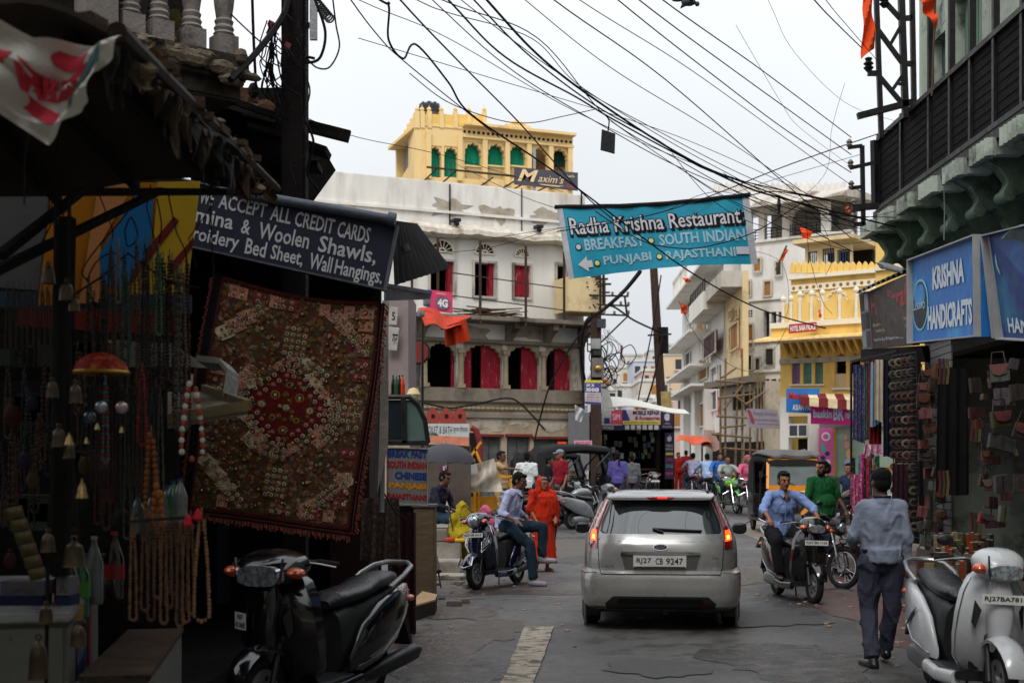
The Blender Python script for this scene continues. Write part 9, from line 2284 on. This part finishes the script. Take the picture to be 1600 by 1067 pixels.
for(x0,y0,x1,y1,w)in((714,742,714,830,.06),(715,738,800,745,.06),(722,728,742,718,.05),(714,765,745,768,.05),(714,795,745,797,.05),(742,742,742,832,.06),(748,762,748,830,.05),(730,720,752,690,.05),(742,700,760,745,.05),(798,745,800,828,.06)):
 m=MB();m.bar(W(x0,y0,D_),W(x1,y1,D_),w);m.build('rail',yb,T)
m=MB();fq=pq(D_+.1,(726,776),(776,774),(778,800),(726,800));m.sheet(fq,1,1,.04);m.build('plate',yb,T)
m=MB();fq=pq(D_-.3,(738,726),(772,716),(786,768),(728,768));m.sheet(lambda u,v,h:fq(u,v,h+.12*math.sin(u*13+v*3)*.5+.06*math.sin(v*9+u*5)),24,16,.006);m.build('plastic_sheet',mat('plastic_film',(214,204,190),.25,var=.15,bump=.3,alpha=.6),T,smooth=True)
m=MB();fq=pq(D_-.4,(726,728),(744,724),(748,740),(728,742));m.sheet(fq,1,1,.02);m.build('paper',mat('paper_white',(190,186,186),.7),T)
T=thing('broom','grass broom leaning against the wooden stand','broom',W(680,905,17.5));m=MB();m.cyl(W(678,858,17.2),W(685,893,17),.02,.05,8);m.build('brush',mat('broom_grey',(120,110,100),.9,bump=.4),T);m=MB();m.cyl(W(685,893,17),W(689,918,16.9),.012,n=6);m.build('stick',oldwood,T)
T=thing('stick','thin wooden stick leaning by the seated man','stick',W(706,825,21.6));m=MB();m.cyl(W(701,792,21),W(708,830,21),.015,n=6);m.build('shaft',oldwood,T)
m=MB();m.ball((-1.02,21.26,.5),(.1,.08,.05),8);one('red_bundle','red vegetables bundle on the plinth beside seated man','bundle',m,mat('chili_red',(170,60,44),.8,var=.4,scale=30),smooth=True)
m=MB();m.ball((-.93,21.3,.49),(.12,.1,.04),8);m.ball((-.84,21.3,.49),(.08,.08,.04),8);one('yellow_cloth','crumpled yellow cloth on the plinth by the yellow sari','cloth',m,mat('cloth_yellow',(200,160,40),.8,bump=.4),smooth=True)
m=MB();p=G(842,912);m.ball(p+V((0,0,.03)),(.045,.03,.03),8);one('fallen_fruit','small squashed orange peel lying on the road','litter',m,mat('peel',(200,120,80),.7),smooth=True)
random.seed(41)
for k in range(16):
 x=random.uniform(-1.2,-.4);d=random.uniform(15.3,19.8);s_=random.uniform(.04,.14)
 if x>-.6 and d<19:continue
 m=MB();m.box((x,d,s_*.3),(s_*1.6,s_,s_*.6),Matrix.Rotation(random.uniform(0,3),3,'Z'));one('broken_stone','chunk of broken stone on the muddy left verge','stone',m,stoned,'broken stones on the left verge',bev=.01)
m=MB()
p=G(690,905);m.b2((p.x-.3,p.y-.2,0),(p.x+.35,p.y+.5,.06));one('stone_slab','flat stone slab beside the broom','stone',m,paleconc,bev=.02)
T=thing('mobile_repair_booth','mobile repair booth with big signs under a white tarpaulin','booth',(W(990,0,45).x,45,gh(45)))
FM=Fac(W(926,0,45)[:2],W(1054,0,45)[:2]);zg=gh(45)-.1
m=FM.mb();m.b2((0,-2.4,zg),(FM.L,-2.3,FM.z(990,640)));m.build('back_wall',dark,T)
for a,b in((940,944),(1026,1032),(1050,1054)):
 m=FM.mb();m.b2((FM.u(a),-2.3,zg),(FM.u(b),-.05,FM.z(990,640)));m.build('side_wall',dark,T)
m=FM.mb();m.b2((0,-2.3,FM.z(990,648)),(FM.L,-.05,FM.z(990,640)));m.build('roof',dark,T)
for k in range(3):
 m=FM.mb();m.b2((FM.u(998),-.6,zg+.45+.35*k),(FM.u(1030),-.2,zg+.5+.35*k));m.build('shelf',oldwood,T)
random.seed(51)
for k in range(26):
 px=random.uniform(945,1024);py=random.uniform(672,712);m=FM.mb();u=FM.u(px);z=FM.z(px,py);m.box((u,-.5,z),(.12,.05,.2));c=random.choice([(110,110,60),(60,70,90),(120,50,50),(150,150,150),(50,90,60),(60,50,50)]);m.build('packet',mat('packet_%d_%d'%c[:2],c,.5),T)
m=FM.mb();m.b2((FM.u(942),-.5,zg),(FM.u(1026),-.0,zg+.9));m.build('counter',mat('counter_brown',(84,50,40),.7),T)
fr=quadfn(W(918,622,44),W(1070,636,44),W(1078,642,43),W(938,640,43));m=MB();m.sheet(lambda u,v,h:fr(u,v,h+.12*math.sin(u*5)),16,4,.03);m.build('tarpaulin',mat('tarp_white',(205,205,198),.8,var=.08,bump=.2),T,smooth=True)
fr=pq(43,(940,598),(948,600),(960,642),(940,640));m=MB();m.sheet(fr,1,1,.02);m.build('tarpaulin_flap',mat('tarp_white',(205,205,198),.8),T)
ppl=mat('sign_purple',(44,26,66),.6,bump=0);pk=mat('sign_pink',(206,70,104),.6,bump=0);yy=mat('sign_yellow',(206,190,60),.6,bump=0);wsn=mat('sign_white',(190,188,190),.6,bump=0);dkr=mat('dark_red_print',(140,30,34),.6,bump=0)
fr=pq(44.8,(939,640),(972,640),(972,672),(939,672));S=board('phone_sign','pink and white phone advert at left of booth header',fr,wsn);shape([(.5,0),(1,0),(1,.7),(.45,.7)],fr,pk,S,'pink_block');shape([(0,.76),(1,.76),(1,1),(0,1)],fr,ppl,S,'purple_band');text('NEW SIM CONNECTION',(.06,.8,.6,.96),fr,wp,S,h=.012);shape([(.15,.4),(.42,.4),(.42,.68),(.15,.68)],fr,navy,S,'phone_print');text('SIM',(.55,.2,.9,.5),fr,wp,S,h=.012)
fr=pq(44.8,(973,640),(1032,640),(1032,672),(973,672));S=board('repair_sign','booth header reading mobile repair and accessories',fr,mat('sign_lilac',(196,180,186),.6,bump=0));shape([(0,.54),(1,.54),(1,.72),(0,.72)],fr,yy,S,'yellow_band');shape([(0,.72),(1,.72),(1,1),(0,1)],fr,ppl,S,'purple_band')
shape([(0,0),(.08,0),(.2,.54),(0,.54)],fr,navy,S,'blue_corner');text('MOBILE REPAIR',(.27,.04,.98,.25),fr,blk,S,bold=.03,h=.012);text('& Accessories',(.33,.29,.98,.5),fr,dkr,S,bold=.03,h=.012);text('All Type of Memory, Camera Card & Charger',(.03,.57,.97,.69),fr,ppl,S,h=.012)
for k in range(6):shape([(.06+.155*k,.75),(.17+.155*k,.75),(.17+.155*k,.97),(.06+.155*k,.97)],fr,wsn,S,'brand_tile',h=.012)
def apple(fr,T,u,v,w,h):
 shape([(u+w*math.cos(a)*(1-.12*math.exp(-((a-4.71)*3)**2))-(.0 if not(abs(a)<.5 or a>5.8)else w*.22*math.cos(a*2)),v+h*math.sin(a)*(1-.15*math.exp(-((a-4.71)*2.5)**2)))for a in[2*math.pi*i/28 for i in range(28)]],fr,wsn,T,'fruit_logo',h=.012)
 shape([(u,v-h*.95),(u+w*.1,v-h*1.35),(u+w*.45,v-h*1.5),(u+w*.35,v-h*1.1)],fr,wsn,T,'fruit_leaf',h=.012)
fr=pq(44.8,(1033,640),(1052,640),(1052,670),(1033,670));S=board('fruit_sign','dark purple square sign with white fruit logo at right end of header',fr,ppl);apple(fr,S,.5,.38,.24,.2);text('APPLE',(.28,.68,.72,.76),fr,wsn,S,h=.012);text('Accessories',(.15,.82,.85,.92),fr,wsn,S,h=.012)
fr=pq(44.6,(1039,676),(1053,676),(1053,748),(1039,748));S=board('upright_sign','tall narrow purple upright sign with fruit logo beside booth',fr,ppl);apple(fr,S,.5,.13,.28,.06);text('MOBILE',(.1,.25,.9,.31),fr,wsn,S,h=.012);text('REPAIR',(.1,.33,.9,.38),fr,wsn,S,h=.012);shape([(.1,.43),(.9,.43),(.9,.48),(.1,.48)],fr,yy,S,'yellow_bar');text('OPEN',(.1,.55,.9,.62),fr,pk,S,h=.012);text('SALE',(.1,.68,.9,.75),fr,teal,S,h=.012);text('NEW',(.1,.85,.9,.92),fr,pk,S,h=.012)
fr=pq(44.6,(923,645),(940,645),(940,700),(923,700));S=board('upright_sign','tall black upright sign reading SMART MOBILE at left',fr,mat('sign_black',(26,24,28),.6,bump=0));text('SMART',(.08,.04,.92,.13),fr,wsn,S,h=.012,bold=.03);text('MOBILE',(.08,.17,.92,.26),fr,wsn,S,h=.012,bold=.03);shape([(0,.4),(1,.4),(1,.54),(0,.54)],fr,mat('dull_plum',(80,40,60),.6,bump=0),S,'plum_band');text('NEW SIM',(.08,.43,.92,.52),fr,pk,S,h=.016);shape([(0,.62),(1,.62),(1,.86),(0,.86)],fr,mat('sign_gold',(214,160,30),.6,bump=0),S,'gold_block')
fr=pq(30.4,(914,594),(939,594),(939,632),(914,631));S=board('poster_board','white and purple poster board on the transformer pole',fr,wsn);shape([(0,0),(1,0),(1,.1),(0,.1)],fr,yy,S,'yellow_band');shape([(0,.12),(1,.12),(1,.5),(0,.5)],fr,mat('sign_violet',(70,60,130),.6,bump=0),S,'violet_block');text('XHXII',(.04,.32,.85,.48),fr,wp,S,bold=.04,h=.012);text('IX X',(.1,.15,.6,.27),fr,wp,S,bold=.04,h=.012);shape([(0,.9),(1,.9),(1,1),(0,1)],fr,mat('sign_violet',(70,60,130),.6,bump=0),S,'violet_band')
for k in range(3):text('ADMISSION OPEN',(.1,.56+.11*k,.9,.63+.11*k),fr,pk if k%2==0 else navy,S,h=.012)
fr=pq(37,(897,688),(925,688),(925,699),(897,699));S=board('pink_notice','small pink notice board above the black rickshaw',fr,mat('notice_pink',(220,150,170),.6,bump=0));text('POLICE HELP',(.1,.15,.9,.8),fr,dkr,S,h=.012)
fr=pq(38.5,(871,690),(885,690),(885,696),(871,696));m=MB();m.sheet(fr,1,1,.03);one('orange_notice','tiny orange notice on the old grey shutters','notice',m,orange_m)
m=MB();fq=pq(37,(898,632),(913,640),(908,660),(899,656));m.sheet(lambda u,v,h:fq(u,v,h+.06*math.sin(u*9+v*6)),10,8,.01);one('torn_poster','torn white poster hanging on grey sheet','poster',m,mat('torn_paper',(190,188,190),.8,stain=(110,110,120),stain_scale=6),smooth=True)
# unseen street behind the camera: houses added to shade the foreground, and a tree
T=thing('rear_shade_house','unseen plain house added behind the camera on the left for shade','building',(-6,-8,0));m=MB();m.b2((-9,-12,0),(-2.3,2.6,13));m.build('wall',whited,T)
T=thing('rear_shade_house','unseen plain house added behind the camera on the right for shade','building',(7,-8,0));m=MB();m.b2((3.7,-12,0),(10,6.6,13));m.build('wall',mint,T)
T=thing('rear_shade_house','unseen house added across the street behind the camera for shade','building',(0,-24,0));m=MB();m.b2((-9,-20,0),(10,-12.1,11));m.build('wall',whited,T)
T=thing('rear_tree','leafy tree behind the camera, out of view','tree',(2.4,-6,0))  # out of view; inferred from reflections in the car window
m=MB();m.tube([(2.4,-6,0),(2.5,-6,2),(2.3,-5.8,4.6)],[.2,.15,.1],8);m.build('trunk',oldwood,T)
m=MB();random.seed(61)
for k in range(2600):
 a_=V((random.gauss(0,1),random.gauss(0,1),random.gauss(0,.8)));a_=a_.normalized()*random.uniform(.4,1)**.5;p=V((2.3,-5.8,6.0))+V((a_.x*1.7,a_.y*1.7,a_.z*1.5));d1=V((random.gauss(0,1),random.gauss(0,1),random.gauss(0,1))).normalized()*.09;d2=d1.orthogonal().normalized()*.05
 m.add([p-d1,p+d2,p+d1,p-d2],[(0,1,2,3)])
m.build('crown',mat('leaf_green',(52,72,34),.7,var=.3),T,fix=False)['kind']='stuff'
bpy.data.scenes.remove(SIDE)
